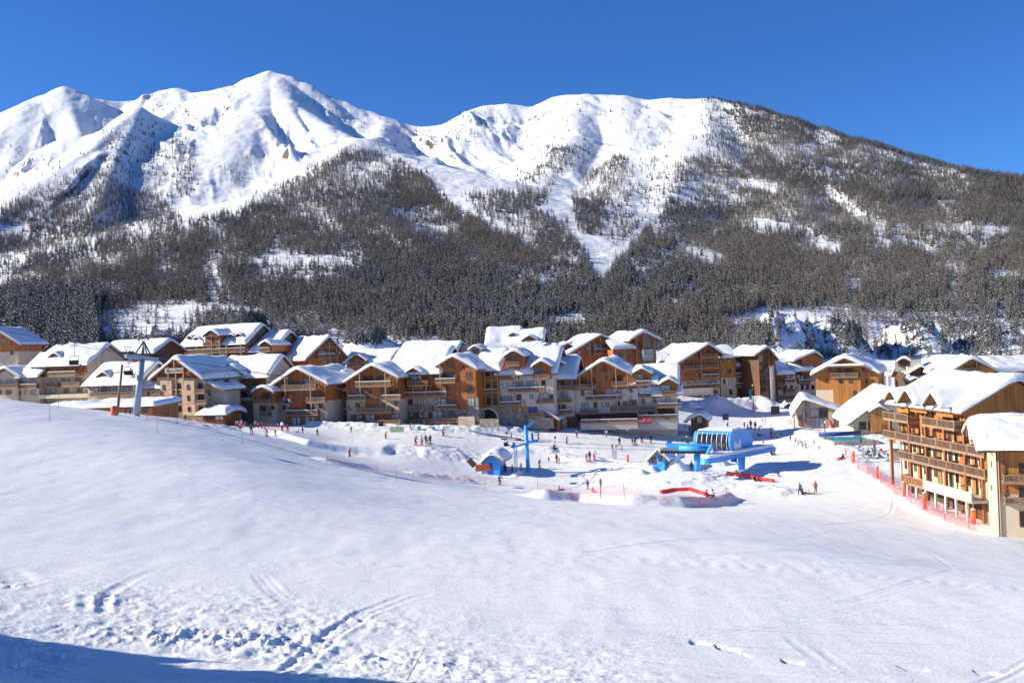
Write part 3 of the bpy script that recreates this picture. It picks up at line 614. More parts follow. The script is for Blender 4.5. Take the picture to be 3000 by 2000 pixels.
class Bld:
    def __init__(s, name, label, Z, x0, yb, Y, a, group='chalets of the village', cat='chalet'):
        s.Z = Z; s.a = R_(a); s.A = at(*Z(x0, yb), Y); s.un = Vector((math.cos(s.a), -math.sin(s.a), 0)); s.vn = Vector((math.sin(s.a), math.cos(s.a), 0))
        s.o = thing(name, label, cat, s.A, -s.a, group); s.r = random.Random(label); s.wv = s.r.choice(['wood_warm', 'wood_honey', 'wood_russet', 'wood_warm'])
    def uw(s, x, y, v=0.0, Z=None):
        d = Vector(ray(*(Z or s.Z)(x, y))); k = (s.A.dot(s.vn) + v) / d.dot(s.vn); P = d * k - s.A
        return P.dot(s.un), P.z
    def vw(s, x, y, u, Z=None):
        d = Vector(ray(*(Z or s.Z)(x, y))); k = (s.A.dot(s.un) + u) / d.dot(s.un); P = d * k - s.A
        return P.dot(s.vn), P.z
    def part(s, name, mb, parent=None):
        mb.mats = [s.wv if m_ == 'wood_warm' else m_ for m_ in mb.mats]
        return mb.build(name, parent or s.o)
    # ---- walls
    def wall(s, poly, v0, v1, mat, name='wall', axis='v'): return s.part(name, MB().prism(poly, v0, v1, mat, axis))
    def block(s, x0, x1, ytop, ybot, v0, v1, mat, name='wall'):
        u0, wt = s.uw(x0, ytop, v0); u1, _ = s.uw(x1, ytop, v0); _, wb = s.uw(x0, ybot, v0)
        return s.part(name, MB().box((u0, v0, wb), (u1, v1, wt), mat))
    # ---- roofs
    def roof(s, prof, a0, a1, axis='v', T=0.75, barge=(True, False), mat='beam_dark', parent=None, name='roof', th=0.24, step=0.7):
        top = list(prof); bot = [(p, w - th) for p, w in prof][::-1]
        mb = MB().prism(top + bot, a0, a1, mat, axis)
        for on, a in zip(barge, (a0, a1)):
            if on:
                for (p0, w0), (p1, w1) in zip(prof[:-1], prof[1:]):
                    da = -0.06 if a == a0 else 0.06; f = (lambda p, w: (p, a + da, w - th * .55)) if axis == 'v' else (lambda p, w: (a + da, p, w - th * .55))
                    mb.sq(f(p0, w0), f(p1, w1), 0.08, th * 1.15, 'beam')
        r = s.part(name, mb, parent)
        # snow lies on the roof; as a sub-part of the roof, or beside the roof inside a dormer
        snow_sheet(r if parent is None else parent, prof, a0, a1, axis, T, step=step)
        return r
    def gable(s, l, ap, r, depth, x0, x1, upper, split=None, lower='plaster', T=0.75, over=1.1, bury=5):
        """gable end towards the viewer; l, ap, r: photo points of the left eave tip, the apex and the right eave tip"""
        L, A_, Rr = s.uw(*l, -over), s.uw(*ap, -over), s.uw(*r, -over)
        L, A_, Rr = (L[0], L[1] - T * .35), (A_[0], A_[1] - T * .1), (Rr[0], Rr[1] - T * .35)
        u0, u1 = s.uw(x0, split or l[1], 0)[0], s.uw(x1, split or r[1], 0)[0]
        s.rl = lambda u: (L[1] + (A_[1] - L[1]) * (u - L[0]) / (A_[0] - L[0]) if u < A_[0] else Rr[1] + (A_[1] - Rr[1]) * (u - Rr[0]) / (A_[0] - Rr[0]))
        top = [(u1, s.rl(u1) - .25), (A_[0], A_[1] - .25), (u0, s.rl(u0) - .25)]
        if split is not None:
            ws = s.uw((x0 + x1) / 2, split, 0)[1]
            s.wall([(u0, -bury), (u1, -bury), (u1, ws), (u0, ws)], 0, depth, lower)
            s.wall([(u0, ws), (u1, ws)] + top, -0.05, depth + .03, upper, 'wood_cladding')
        else: s.wall([(u0, -bury), (u1, -bury)] + top, 0, depth, upper)
        s.roof([L, A_, Rr], -over, depth + .6, 'v', T)
        s.u0, s.u1, s.depth = u0, u1, depth
        for f in (0.1, 0.5, 0.9):
            for p, q in ((L, A_), (Rr, A_)):
                u = p[0] + (q[0] - p[0]) * f; w_ = p[1] + (q[1] - p[1]) * f - .40; s.part('purlin', MB().box((u - .11, -over + .1, w_ - .13), (u + .11, 0.02, w_ + .11), 'beam'))
    def long(s, el, er, tip, depth, x0, x1, upper, split=None, lower='plaster', gmat=None, T=0.75, over=0.9, bury=5, mono=False, endover=.8):
        """eave side towards the viewer; el, er: front eave ends, tip: right end of the ridge"""
        E0, E1 = s.uw(*el, -over), s.uw(*er, -over); we = (E0[1] + E1[1]) / 2 - T * .3
        vr = depth if mono else depth / 2
        wr = s.uw(*tip, vr)[1] - T * .9
        u0, u1 = s.uw(x0, el[1], 0)[0], s.uw(x1, er[1], 0)[0]; k = (wr - we) / (vr + over)
        wf = we + k * over - .25; wb = wf if not mono else wr - .3
        ws = s.uw((x0 + x1) / 2, split, 0)[1] if split is not None else None
        pent = [(0, -bury), (depth, -bury), (depth, wb)] + ([] if mono else [(vr, wr - .25)]) + [(0, wf)]
        if ws is not None:
            s.wall([(0, -bury), (depth, -bury), (depth, ws), (0, ws)], u0, u1, lower, axis='u')
            p2 = [(-.05, ws), (depth + .03, ws), (depth + .03, wb)] + ([] if mono else [(vr, wr - .25)]) + [(-.05, wf)]
            s.wall(p2, u0 - .03, u1 + .03, upper, 'wood_cladding', 'u')
        else: s.wall(pent, u0, u1, upper, axis='u')
        if gmat:   # gable end of another material, right hand side
            s.wall([(0.01, -bury), (depth - .01, -bury), (depth - .01, wb)] + ([] if mono else [(vr, wr - .25)]) + [(0.01, wf)], u1 - .2, u1 + .06, gmat, 'gable_wall', 'u')
        prof = [(-over, we), (vr, wr)] + ([] if mono else [(depth + over, we)])
        s.roof(prof, u0 - endover, u1 + endover, 'u', T, (True, True))
        s.u0, s.u1, s.depth, s.k, s.we, s.over = u0, u1, depth, k, we, over
        return s
    def dormer(s, ap, half, ybase, v=0.0, back=5, mat='wood_warm', T=0.5, over=0.7, truss=False, window=True):
        """small gable facing the viewer; ap: apex, half: half width in crop units, ybase: foot of its front"""
        U, W_ = s.uw(*ap, v - over); uh = abs(s.uw(ap[0] + half, ap[1], v - over)[0] - U); we = s.uw(ap[0], ybase, v - over)[1]
        W_ -= T * .3
        k = 0.62; el = W_ - k * uh
        base = min(we, el - .2); w2 = uh - .35
        d = s.part('dormer', MB().prism([(U - w2, base), (U + w2, base), (U + w2, W_ - k * w2 - .2), (U, W_ - .2), (U - w2, W_ - k * w2 - .2)], v, v + back, mat))
        s.roof([(U - uh, el), (U, W_), (U + uh, el)], v - over, v + back + .3, 'v', T, parent=d, name='dormer_roof', th=.16, step=.5)
        hh = (W_ - base)
        if truss:
            mb = MB(); vv = v - over + .1
            mb.sq((U - uh * .9, vv, W_ - k * uh * .9 - .3), (U + uh * .9, vv, W_ - k * uh * .9 - .3), .14, .16, 'beam'); mb.sq((U, vv, W_ - k * uh), (U, vv, W_ - .3), .14, .14, 'beam')
            mb.sq((U, vv, W_ - k * uh * .9 - .25), (U - uh * .42, vv, W_ - k * uh * .42 - .25), .12, .12, 'beam'); mb.sq((U, vv, W_ - k * uh * .9 - .25), (U + uh * .42, vv, W_ - k * uh * .42 - .25), .12, .12, 'beam')
            s.part('truss', mb, d)
        if window and hh > 1.1:
            ww = min(.75, w2 * .5); s.window(U - ww, base + .25, U + ww, min(base + 1.5, W_ - .9), v=v, parent=d)
        return d
    # ---- openings in local coordinates
    def window(s, u0, w0, u1, w1, v=0.0, kind=None, parent=None, side=None, proud=0.09):
        f = (lambda a, d, c: (a, v - d, c)) if side is None else (lambda a, d, c: (side + d, a, c))
        mb = MB(); t = 0.07; fr = 'beam_dark' if s.r.random() < .7 else 'wood_red'
        for a, b_ in (((u0 - t, 0, w0 - t), (u0, proud, w1 + t)), ((u1, 0, w0 - t), (u1 + t, proud, w1 + t)), ((u0, 0, w1), (u1, proud, w1 + t)), ((u0, 0, w0 - t), (u1, proud + .03, w0))):
            mb.box(f(*a), f(*b_), fr)
        W_ = u1 - u0; n = 1 if W_ < .9 else (2 if W_ < 2.0 else 3)
        for i in range(1, n): x = u0 + W_ * i / n; mb.box(f(x - .03, 0, w0), f(x + .03, proud - .01, w1), fr)
        wn = s.part('window', mb, parent)
        kind = kind or ('pane_pale' if s.r.random() < .45 else ('curtain' if s.r.random() < .12 else 'glass'))
        if parent is None: s.part('pane', MB().box(f(u0, 0.01, w0), f(u1, 0.05, w1), kind), wn)
        else: wn.data.materials.append(MATS[kind]); wn.data.update(); s.part('pane', MB().box(f(u0, 0.01, w0), f(u1, 0.05, w1), kind), parent)
        return wn
    def W(s, *rects, v=0.0, kind=None, Z=None):
        for x0, y0, x1, y1 in rects:
            u0, w1 = s.uw(x0, y0, v, Z); u1, w0 = s.uw(x1, y1, v, Z); s.window(min(u0, u1), w0, max(u0, u1), w1, v, kind)
    def SW(s, u, *rects, kind=None):
        """windows on the right-hand side wall"""
        for x0, y0, x1, y1 in rects:
            p0, w1 = s.vw(x0, y0, u); p1, w0 = s.vw(x1, y1, u); s.window(min(p0, p1), min(w0, w1), max(p0, p1), max(w0, w1), 0, kind, side=u + .06)
    def balcony(s, u0, u1, wd, h=1.0, dp=1.3, v=0.0, mat='wood_rail', snow=False):
        bal = s.part('balcony', MB().box((u0, v - dp, wd - .2), (u1, v, wd), 'beam'))
        mb = MB(); n = max(2, int((u1 - u0) / .19))
        for i in range(n):
            x = u0 + (u1 - u0) * (i + .5) / n; mb.box((x - .07, v - dp + .02, wd + .06), (x + .07, v - dp + .06, wd + h - .09), mat)
        for side in (u0 + .04, u1 - .04):
            for j in range(max(2, int(dp / .19))): y = v - dp + .06 + (j + .5) * .19; mb.box((side - .02, y - .07, wd + .06), (side + .02, y + .07, wd + h - .09), mat)
            mb.box((side - .05, v - dp + .06, wd + h - .09), (side + .05, v, wd + h), 'beam')
        mb.box((u0, v - dp, wd + h - .09), (u1, v - dp + .1, wd + h), 'beam'); mb.box((u0, v - dp + .005, wd + .02), (u1, v - dp + .08, wd + .10), 'beam')
        k = max(1, int((u1 - u0) / 2.4))
        for i in range(k + 1): x = u0 + .06 + (u1 - u0 - .12) * i / k; mb.box((x - .06, v - dp - .02, wd - .1), (x + .06, v - dp + .09, wd + h + .02), 'beam')
        s.part('railing', mb, bal)
        if snow: s.part('snow_strip', MB().box((u0 + .02, v - dp - .02, wd + h + .02), (u1 - .02, v - dp + .12, wd + h + .13), 'snow'), bal)
        return bal
    def BAL(s, *rects, v=0.0, dp=1.3, mat='wood_rail', Z=None):
        for r in rects:
            x0, x1, yt, yb = r[:4]; u0, wt = s.uw(x0, yt, v - dp, Z); u1, _ = s.uw(x1, yt, v - dp, Z); _, wb = s.uw(x0, yb, v - dp, Z)
            s.balcony(u0, u1, wb + .18, max(.7, wt - wb - .18), dp, v, mat, snow=s.r.random() < .4)
    def POST(s, *ps, v=-1.2, r=.11, mat='beam'):
        for x, y0, y1 in ps:
            u, wt = s.uw(x, y0, v); _, wb = s.uw(x, y1, v); s.part('post', MB().box((u - r, v - r, wb), (u + r, v + r, wt), mat))
    def DOOR(s, *rects, mat='curtain', v=0.0):
        for x0, y0, x1, y1 in rects:
            u0, w1 = s.uw(x0, y0, v); u1, w0 = s.uw(x1, y1, v)
            d = s.part('door', MB().box((u0 - .08, v - .08, w0), (u1 + .08, v + .05, w1 + .08), 'wood_red'))
            s.part('door_leaf', MB().box((u0, v - .13, w0 + .05), (u1, v - .07, w1), mat), d)
    def brackets(s, *ps, v=0.0):
        for x, y in ps:
            u, w_ = s.uw(x, y, v); s.part('bracket', MB().sq((u, v, w_ - 1.0), (u, v - 1.2, w_), .14, .16, 'beam_dark'))
    def chimney(s, x, y, wdt, hgt, v):
        u, w_ = s.uw(x, y, v); c = s.part('chimney', MB().box((u - wdt, v - wdt * .7, w_ - 3), (u + wdt, v + wdt * .7, w_), 'concrete'))
        s.part('chimney_cap', MB().box((u - wdt - .15, v - wdt * .7 - .15, w_ + .002), (u + wdt + .15, v + wdt * .7 + .15, w_ + .18), 'steel_dark'), c)
# ================================================================ the village, left to right
b = Bld('chalet', 'tan walled chalet at the left edge, upper row against the dark trees', z1, -300, 545, 252, 8)
b.gable((-420, 420), (-100, 170), (275, 385), 10, -300, 236, 'wood_warm', 500); b.W((140, 360, 165, 410), (140, 480, 175, 530), (30, 330, 60, 390))
b = Bld('chalet', 'cream low chalet at the left edge with a roof in blue shade', z1, -160, 1130, 222, 14)
b.gable((-250, 870), (50, 690), (262, 815), 13, -160, 225, 'plaster'); b.BAL((-150, 225, 925, 985)); b.W((105, 870, 165, 925), (-60, 870, 0, 925), (120, 745, 145, 790), (80, 1005, 150, 1050), (-50, 1005, 20, 1050))
u0, w0 = b.uw(228, 820); u1, _ = b.uw(482, 815); b.wall([(u0 + .02, -5), (u1, -5), (u1, w0 - .3), (u0 + .02, w0 - .3)], .6, 11, 'plaster')
b.roof([(-.5, w0 - .3), (8, w0 + 5.0)], u0 - .3, u1 + .5, 'u', .7, (False, True), name='wing_roof'); b.BAL((232, 470, 925, 985), v=.6); b.W((235, 868, 300, 925), (310, 870, 340, 925), (400, 860, 465, 930), (205, 1008, 275, 1055), (320, 1005, 345, 1050), (405, 1000, 465, 1055), v=.6)
b = Bld('chalet', 'cream chalet with a wooden top floor, one roof dormer and a tan right gable end', z1, 482, 1130, 222, 18)
b.long((478, 680), (1120, 650), (1390, 345), 13, 482, 1140, 'wood_warm', 815, 'plaster', gmat='plaster', T=.9)
b.dormer((705, 490), 95, 565, v=1.6, back=5); b.BAL((620, 985, 762, 822), (600, 745, 905, 965), (805, 1040, 893, 952))
b.W((615, 705, 655, 762), (695, 703, 738, 760), (850, 705, 885, 760), (990, 700, 1025, 755), (1075, 690, 1112, 742), (675, 845, 735, 900), (805, 842, 862, 897), (890, 842, 917, 890), (995, 836, 1055, 896), (668, 985, 732, 1030), (840, 978, 905, 1026), (1015, 975, 1078, 1022), (540, 935, 552, 980))
b.brackets((560, 690), (1100, 660)); b.block(500, 1150, 1062, 1110, -2.2, -.02, 'plaster_cream', 'terrace_wall')
b = Bld('chalet', 'chalet behind the grey lift pylon, a white roof ending in a dark gable', z1, 1320, 640, 248, 18)
b.long((1320, 525), (2030, 500), (2190, 300), 12, 1320, 2010, 'wood_warm', None, gmat='wood_dark'); b.W((1400, 545, 1440, 600), (1720, 545, 1770, 600))  # right gable's shade is put into a darker wood colour
b = Bld('chalet', 'cream chalet behind the wooden pole, large white roof with one dormer low on it', z1, 1150, 1110, 206, 17)
b.long((1100, 935), (1800, 905), (2095, 575), 12.5, 1150, 1790, 'plaster', None, gmat='plaster', T=.9); b.dormer((1345, 742), 92, 822, v=1.4, back=5)
b.BAL((1180, 1740, 1028, 1085)); b.W((1330, 965, 1392, 1022), (1395, 965, 1440, 1022), (1490, 958, 1525, 1020), (1620, 950, 1700, 1010), (1240, 965, 1290, 1022)); b.brackets((1200, 940), (1410, 935))
u0, w0 = b.uw(1800, 985); u1, _ = b.uw(2105, 985); b.wall([(u0, -6), (u1, -6), (u1, w0), (u0, w0)], 1.2, 9, 'plaster', 'annex_wall'); b.roof([(.7, w0), (5.5, w0 + 3.0)], u0, u1 + .3, 'u', .5, name='annex_roof')
b.BAL((1990, 2100, 1005, 1060), (2005, 2100, 1150, 1200), v=1.2); b.W((1938, 1018, 1962, 1070), (1885, 1255, 1940, 1290), (2010, 1080, 2060, 1130), (2040, 1215, 2080, 1250), v=1.2)
b = Bld('ski_depot', 'long low wooden building under thick flat snow, half hidden by the snow crest', z1, 640, 1300, 186, 12, cat='building', group=None)
b.long((640, 1225), (2005, 1185), (2010, 1085), 9, 640, 1990, 'wood_warm', T=1.0, mono=True, over=.5); b.W((1720, 1220, 1760, 1290), (1880, 1225, 1930, 1290), kind='glass')
# --- sign-bearing chalet with pale log piers
b = Bld('chalet', 'stone and timber chalet with two pale log piers and a name board under the gable', z2, 262, 1300, 203, 20)
b.gable((150, 850), (492, 570), (872, 835), 15, 262, 884, 'wood_warm', 768, 'plaster', T=.8)
for x0, x1 in ((308, 456), (588, 752)): b.block(x0, x1, 875, 1330, -1.3, .02, 'log_stone', 'log_pier')
b.W((413, 788, 432, 842), (518, 785, 542, 842), (618, 780, 638, 842), (723, 775, 747, 832), (525, 918, 580, 990), (525, 1065, 582, 1132), (530, 1218, 592, 1275), (803, 913, 872, 975), (808, 1060, 882, 1120), (820, 1215, 870, 1270), (265, 1000, 290, 1060), kind='glass')
b.W((345, 930, 372, 992), (663, 925, 692, 987), (348, 1080, 376, 1138), (668, 1070, 697, 1132), (358, 1228, 386, 1278), (678, 1220, 707, 1276), v=-1.3, kind='glass')
b.BAL((460, 586, 1000, 1052), (464, 590, 1145, 1192), dp=1.1); b.BAL((752, 892, 985, 1046), (752, 904, 1135, 1186)); b.POST((492, 600, 700), (612, 690, 930), (412, 690, 940), (515, 780, 1060))
u0, w1 = b.uw(372, 712, -1.25); u1, w0 = b.uw(612, 770, -1.25); sg = b.part('sign_board', MB().box((u0, -1.3, w0), (u1, -1.18, w1), 'plaster'))
def text(s, body, u, v, w_, size, mat, parent, rx=math.pi / 2, rz=0):
    c = bpy.data.curves.new('lettering', 'FONT'); c.body = body; c.size = size; c.extrude = .01; c.align_x = 'CENTER'; c.align_y = 'CENTER'; c.materials.append(MATS[mat])
    t = bpy.data.objects.new('lettering', c); COL.objects.link(t)
    dg = bpy.context.evaluated_depsgraph_get(); me = bpy.data.meshes.new_from_object(t.evaluated_get(dg)); bpy.data.objects.remove(t)
    o = link('lettering', me, parent); o.location = (u, v, w_); o.rotation_euler = (rx, 0, rz)
    if not me.materials: me.materials.append(MATS[mat])
    return o
text(b, 'Sport Hôtel', (u0 + u1) / 2 + .3, -1.32, (w0 + w1) / 2, (w1 - w0) * .72, 'umbrella_navy', sg)
b.part('sign_emblem', MB().bar((u0 + .7, -1.30, (w0 + w1) / 2), (u0 + .7, -1.34, (w0 + w1) / 2), (w1 - w0) * .33, 'blue_dark', 12), sg)
u, w_ = b.uw(1000, 955, 1); b.wall([(b.u1 + .02, -5), (b.u1 + 3.4, -5), (b.u1 + 3.4, w_ - .6), (b.u1 + .02, w_ + .4)], 1.5, 7, 'plaster', 'annex_wall'); b.roof([(b.u1 + .05, w_ + .9), (b.u1 + 4.4, w_ - .6)], .6, 7.6, 'v', .7, name='annex_roof')
b.SW(b.u1, (935, 1010, 955, 1060))
b = Bld('chalet', 'wooden chalet with a small front gable and a tan plaster end wall right of it', z2, 1062, 1300, 212, 15)
b.long((1250, 835), (1700, 815), (1945, 490), 13, 1062, 1700, 'wood_warm', 1020, 'plaster', gmat='plaster', T=.85)
b.dormer((1232, 665), 195, 1000, v=-.6, back=7, T=.75, window=False, mat='wood_warm'); b.W((1270, 750, 1310, 805), (1262, 888, 1332, 962), v=-.6, kind='pane_pale'); b.W((1422, 885, 1492, 948), (1560, 880, 1610, 945), (1185, 1036, 1300, 1100), (1330, 1036, 1450, 1095), (1100, 1045, 1160, 1105))
b.BAL((1100, 1250, 955, 1012), (1355, 1535, 946, 1002), v=-.6); b.POST((1208, 740, 960)); b.block(1025, 1560, 1108, 1145, -3.6, -.02, 'plaster', 'terrace'); b.SW(b.u1, (1900, 680, 1925, 740))
b = Bld('chalet', 'big wooden chalet of the upper row with an open truss gable and four tiny dormers', z2, 612, 620, 262, 20)
b.long((590, 425), (1400, 375), (1668, 92), 15, 612, 1420, 'wood_warm', None, gmat='wood_grey', T=.9)
b.dormer((970, 190), 112, 470, v=-1.4, back=8, truss=True, T=.7)
for x, y in ((690, 272), (783, 288), (1236, 248), (1334, 240)): b.dormer((x, y), 44, y + 75, v=1.3, back=3.5, T=.4, window=False)
b.BAL((626, 1422, 472, 532), (880, 1086, 372, 422), dp=1.6); b.POST(*[(x, y, 600) for x, y in ((628, 430), (795, 425), (876, 330), (984, 300), (1092, 320), (1176, 400), (1366, 390))], v=-1.5, r=.13)
b.W((690, 440, 740, 500), (900, 440, 960, 505), (1010, 440, 1070, 505), (1120, 420, 1160, 490), (1220, 410, 1300, 480), (905, 330, 955, 385), (1010, 330, 1060, 385), kind='glass'); b.SW(b.u1, (1560, 260, 1590, 300))
b = Bld('chalet', 'grey boarded chalet right of the truss gable chalet with a deep porch dormer', z2, 1520, 560, 256, 20)
b.long((1520, 500), (1770, 470), (2062, 182), 17, 1520, 1760, 'wood_grey', None, T=.9); b.dormer((1682, 335), 92, 500, v=-1.5, back=8, T=.7); b.BAL((1610, 1740, 445, 500), v=-1.5, dp=1.0)
b = Bld('chalet', 'wooden chalet with a gable balcony and a wide white roof falling to the left', z3, 700, 600, 246, -32)
b.gable((640, 455), (965, 150), (1212, 425), 20, 700, 1165, 'wood_warm', T=.9); b.BAL((812, 1042, 392, 458)); b.POST((856, 310, 560), (956, 230, 560), (1058, 310, 560)); b.W((820, 340, 850, 400), (868, 345, 935, 400), (985, 340, 1030, 400), (880, 470, 930, 520), (990, 470, 1040, 520), (1085, 330, 1110, 400))
u, w_ = b.uw(955, 300, -1.1); b.part('truss', MB().sq((u - 3.2, -1.0, w_), (u + 3.2, -1.0, w_), .16, .18, 'beam').sq((u, -1.0, w_), (u - 1.7, -1, w_ + 1.5), .14, .14, 'beam').sq((u, -1.0, w_), (u + 1.7, -1, w_ + 1.5), .14, .14, 'beam'))
b = Bld('chalet', 'half hidden wooden chalet of the upper row with one broad porch gable', z3, 1190, 640, 250, 18)
b.long((1185, 505), (1760, 475), (1908, 282), 12, 1190, 1750, 'wood_warm', None, T=.8); b.dormer((1318, 375), 138, 560, v=-1.0, back=7, truss=True, T=.6); b.BAL((1200, 1440, 515, 560), v=-1.0, dp=.9)
b = Bld('chalet', 'broad white roof with a small triangular dormer in the middle of the village', z4, 20, 760, 240, 16)
b.long((60, 590), (780, 560), (890, 268), 14, 60, 760, 'wood_warm', None, T=.9); b.dormer((275, 435), 84, 555, v=1.0, back=5); b.chimney(950, 360, .9, 1, 7); b.W((500, 600, 550, 660))
# --- front row along the piste
G2 = 'apartment blocks along the piste'
def flat(label, Z, x0, yb, Y, a): return Bld('apartment_block', label, Z, x0, yb, Y, a + 5, G2, 'apartments')
b = flat('narrow wooden bay with a small gable at the left end of the front row', z3, -38, 1345, 204, 12)
b.gable((-65, 872), (75, 803), (232, 868), 8, -38, 222, 'wood_warm', 1045, 'plaster', T=.7, over=.8); b.W((80, 895, 205, 978), kind='curtain'); b.BAL((-30, 178, 985, 1045), (40, 150, 1150, 1210)); b.W((50, 1065, 130, 1130), (160, 1140, 200, 1200), (200, 1065, 240, 1115)); b.brackets((180, 1060))
b = flat('left one of the twin wooden gabled blocks of the front row', z3, 236, 1350, 206, 14)
b.gable((190, 785), (532, 568), (950, 770), 16, 236, 925, 'wood_warm', 1012, 'plaster', T=.85)
b.block(440, 652, 1000, 1115, -.12, .1, 'wood_warm', 'wood_panel'); b.block(385, 890, 1212, 1350, -.15, .1, 'wood_gold', 'ground_floor')
b.BAL((335, 780, 797, 872), (245, 392, 966, 1046), (660, 896, 957, 1032), (390, 802, 1132, 1203)); b.W((455, 722, 560, 795), (635, 717, 748, 790), (350, 752, 412, 800), (790, 737, 832, 778), (505, 885, 545, 940), (325, 887, 430, 962), (780, 872, 882, 947), (665, 882, 702, 937), (650, 1045, 762, 1112), (530, 1047, 612, 1112), (830, 1037, 880, 1097), (350, 1067, 395, 1112))
b.DOOR((480, 1218, 530, 1335), (545, 1218, 582, 1335), (655, 1218, 705, 1332), (735, 1218, 770, 1330), v=-.15); b.W((845, 1205, 885, 1260), v=-.15); b.POST((380, 700, 950), (396, 960, 1200), (706, 680, 950), (722, 960, 1205)); b.brackets((690, 1130), (900, 1060))
b = flat('recessed link with a hipped snow roof between the twin gabled blocks', z3, 910, 1340, 211, 12)
b.long((905, 872), (1215, 862), (1180, 690), 9, 910, 1215, 'wood_grey', 1015, 'concrete', T=.7, over=1.2); b.dormer((1120, 600), 80, 705, v=3.5, back=4, window=False, T=.5)
b.BAL((920, 1192, 950, 1012), (930, 1242, 1120, 1182)); b.W((1040, 870, 1102, 942), (1112, 870, 1182, 932), (930, 880, 985, 940), (950, 1040, 1030, 1115), (1060, 1035, 1130, 1115)); b.DOOR((1065, 1192, 1130, 1312), (1150, 1192, 1195, 1312)); b.POST((992, 865, 1190), (1136, 865, 1190)); b.block(985, 1235, 1190, 1330, -.1, .05, 'wood_warm', 'wood_panel')
b = flat('right one of the twin wooden gabled blocks, beyond the hipped link', z3, 1186, 1330, 206, 13)
b.gable((1138, 748), (1515, 520), (1872, 682), 16, 1186, 1870, 'wood_warm', 992, 'plaster', T=.85)
b.block(1440, 1642, 985, 1085, -.12, .1, 'wood_warm', 'wood_panel'); b.block(1240, 1880, 1182, 1330, -.14, .1, 'wood_warm', 'ground_floor')
b.BAL((1300, 1762, 757, 827), (1205, 1437, 937, 1002), (1650, 1892, 932, 997), (1320, 1772, 1107, 1167)); b.BAL((1240, 1890, 1275, 1318), dp=2.4)
b.W((1420, 682, 1535, 752), (1600, 677, 1672, 747), (1325, 722, 1382, 772), (1775, 692, 1817, 742), (1285, 857, 1397, 922), (1480, 862, 1512, 907), (1635, 847, 1672, 902), (1765, 842, 1872, 907), (1440, 1012, 1557, 1082), (1310, 1032, 1362, 1087), (1620, 1022, 1692, 1087), (1815, 1007, 1862, 1062))
b.W((1325, 1190, 1397, 1250), (1780, 1182, 1882, 1247), v=-.14); b.DOOR((1445, 1187, 1495, 1290), (1505, 1187, 1560, 1290), v=-.14); b.POST((1358, 650, 930), (1374, 940, 1160), (1690, 640, 930), (1712, 940, 1170)); b.brackets((1240, 1060), (1800, 1120))
b = flat('wood and plaster block with one small gable dormer and a drooping snow lip', z4, -25, 1330, 208, 12)
b.long((390, 730), (640, 715), (700, 340), 15, -25, 610, 'wood_warm', 1062, 'plaster', T=.9); b.dormer((266, 635), 122, 960, v=-.8, back=7, T=.75, window=False)
b.W((245, 742, 322, 812), (335, 742, 377, 802), v=-.8, kind='pane_pale'); b.W((540, 737, 582, 787), (215, 917, 262, 972), (345, 907, 412, 972), (520, 902, 622, 967), (30, 920, 80, 975), (210, 1077, 267, 1147), (335, 1077, 402, 1162), (540, 1067, 592, 1132), (675, 1067, 805, 1132), (20, 1090, 65, 1150))
b.BAL((190, 452, 832, 907), v=-.8); b.BAL((130, 705, 985, 1057), (235, 510, 1172, 1237), (-20, 95, 1015, 1070)); b.block(-20, 610, 1240, 1340, -.12, .05, 'wood_warm', 'ground_floor'); b.DOOR((355, 1242, 410, 1312), (420, 1242, 470, 1312), (530, 1235, 590, 1322), (598, 1235, 655, 1322), v=-.12); b.W((230, 1240, 272, 1300), v=-.12); b.POST((268, 905, 1260), (436, 870, 1260), (122, 880, 1060)); b.BAL((250, 860, 1330, 1390), dp=3.0)
b = flat('tall warm wood gable over a stone foot, the tallest bare wooden front of the row', z4, 606, 1430, 205, 14)
b.gable((556, 620), (784, 492), (1116, 662), 16, 606, 1110, 'wood_warm', 1206, 'stone', T=.85)
b.block(985, 1122, 1050, 1440, -.18, .1, 'stone', 'stone_pier'); b.W((665, 727, 797, 802), (725, 892, 772, 952), (915, 630, 947, 662), (745, 1235, 785, 1290)); b.W((965, 712, 1047, 817), (975, 882, 1052, 992), (715, 580, 805, 655), kind='pane_pale'); b.W((990, 1052, 1072, 1160), (990, 1225, 1070, 1280), v=-.18, kind='pane_pale')
b.BAL((555, 817, 805, 867), (585, 837, 1152, 1212)); b.POST((618, 620, 970)); b.DOOR((640, 1070, 700, 1145)); b.block(860, 1075, 1300, 1420, -5.5, -5.2, 'plaster', 'ramp_wall'); b.block(1140, 1390, 1330, 1440, -6.0, -5.7, 'stone', 'stair_wall')
b = flat('glazed timber stair bay over a stone archway', z4, 1112, 1430, 207, 11)
b.long((1108, 690), (1500, 672), (1420, 380), 13, 1112, 1388, 'wood_grey', 1150, 'stone', T=.95, over=1.3); b.dormer((1080, 352), 95, 480, v=4.5, back=4, T=.5, mat='plaster')
b.W((1118, 690, 1196, 770), (1214, 690, 1286, 790), (1304, 690, 1376, 800), (1118, 862, 1196, 940), (1214, 870, 1286, 965), (1304, 905, 1376, 960), (1125, 1035, 1200, 1150), (1218, 1055, 1286, 1145), (1310, 1070, 1376, 1145), kind='glass')
b.BAL((1114, 1384, 776, 832), (1114, 1384, 946, 1002), dp=.6, mat='wood_red'); b.POST(*[(x, 680, 1155) for x in (1112, 1204, 1295, 1378)], v=-.5, mat='wood_gold', r=.14)
mb = MB(); c0, cw = b.uw(1260, 1320, -.3); rad = abs(b.uw(1385, 1320, -.3)[0] - c0); hh = b.uw(1260, 1190, -.3)[1] - cw; n = 14   # pale arch ring
P = [(c0 + rad * math.cos(math.pi * i / n), cw + hh * math.sin(math.pi * i / n)) for i in range(n + 1)]
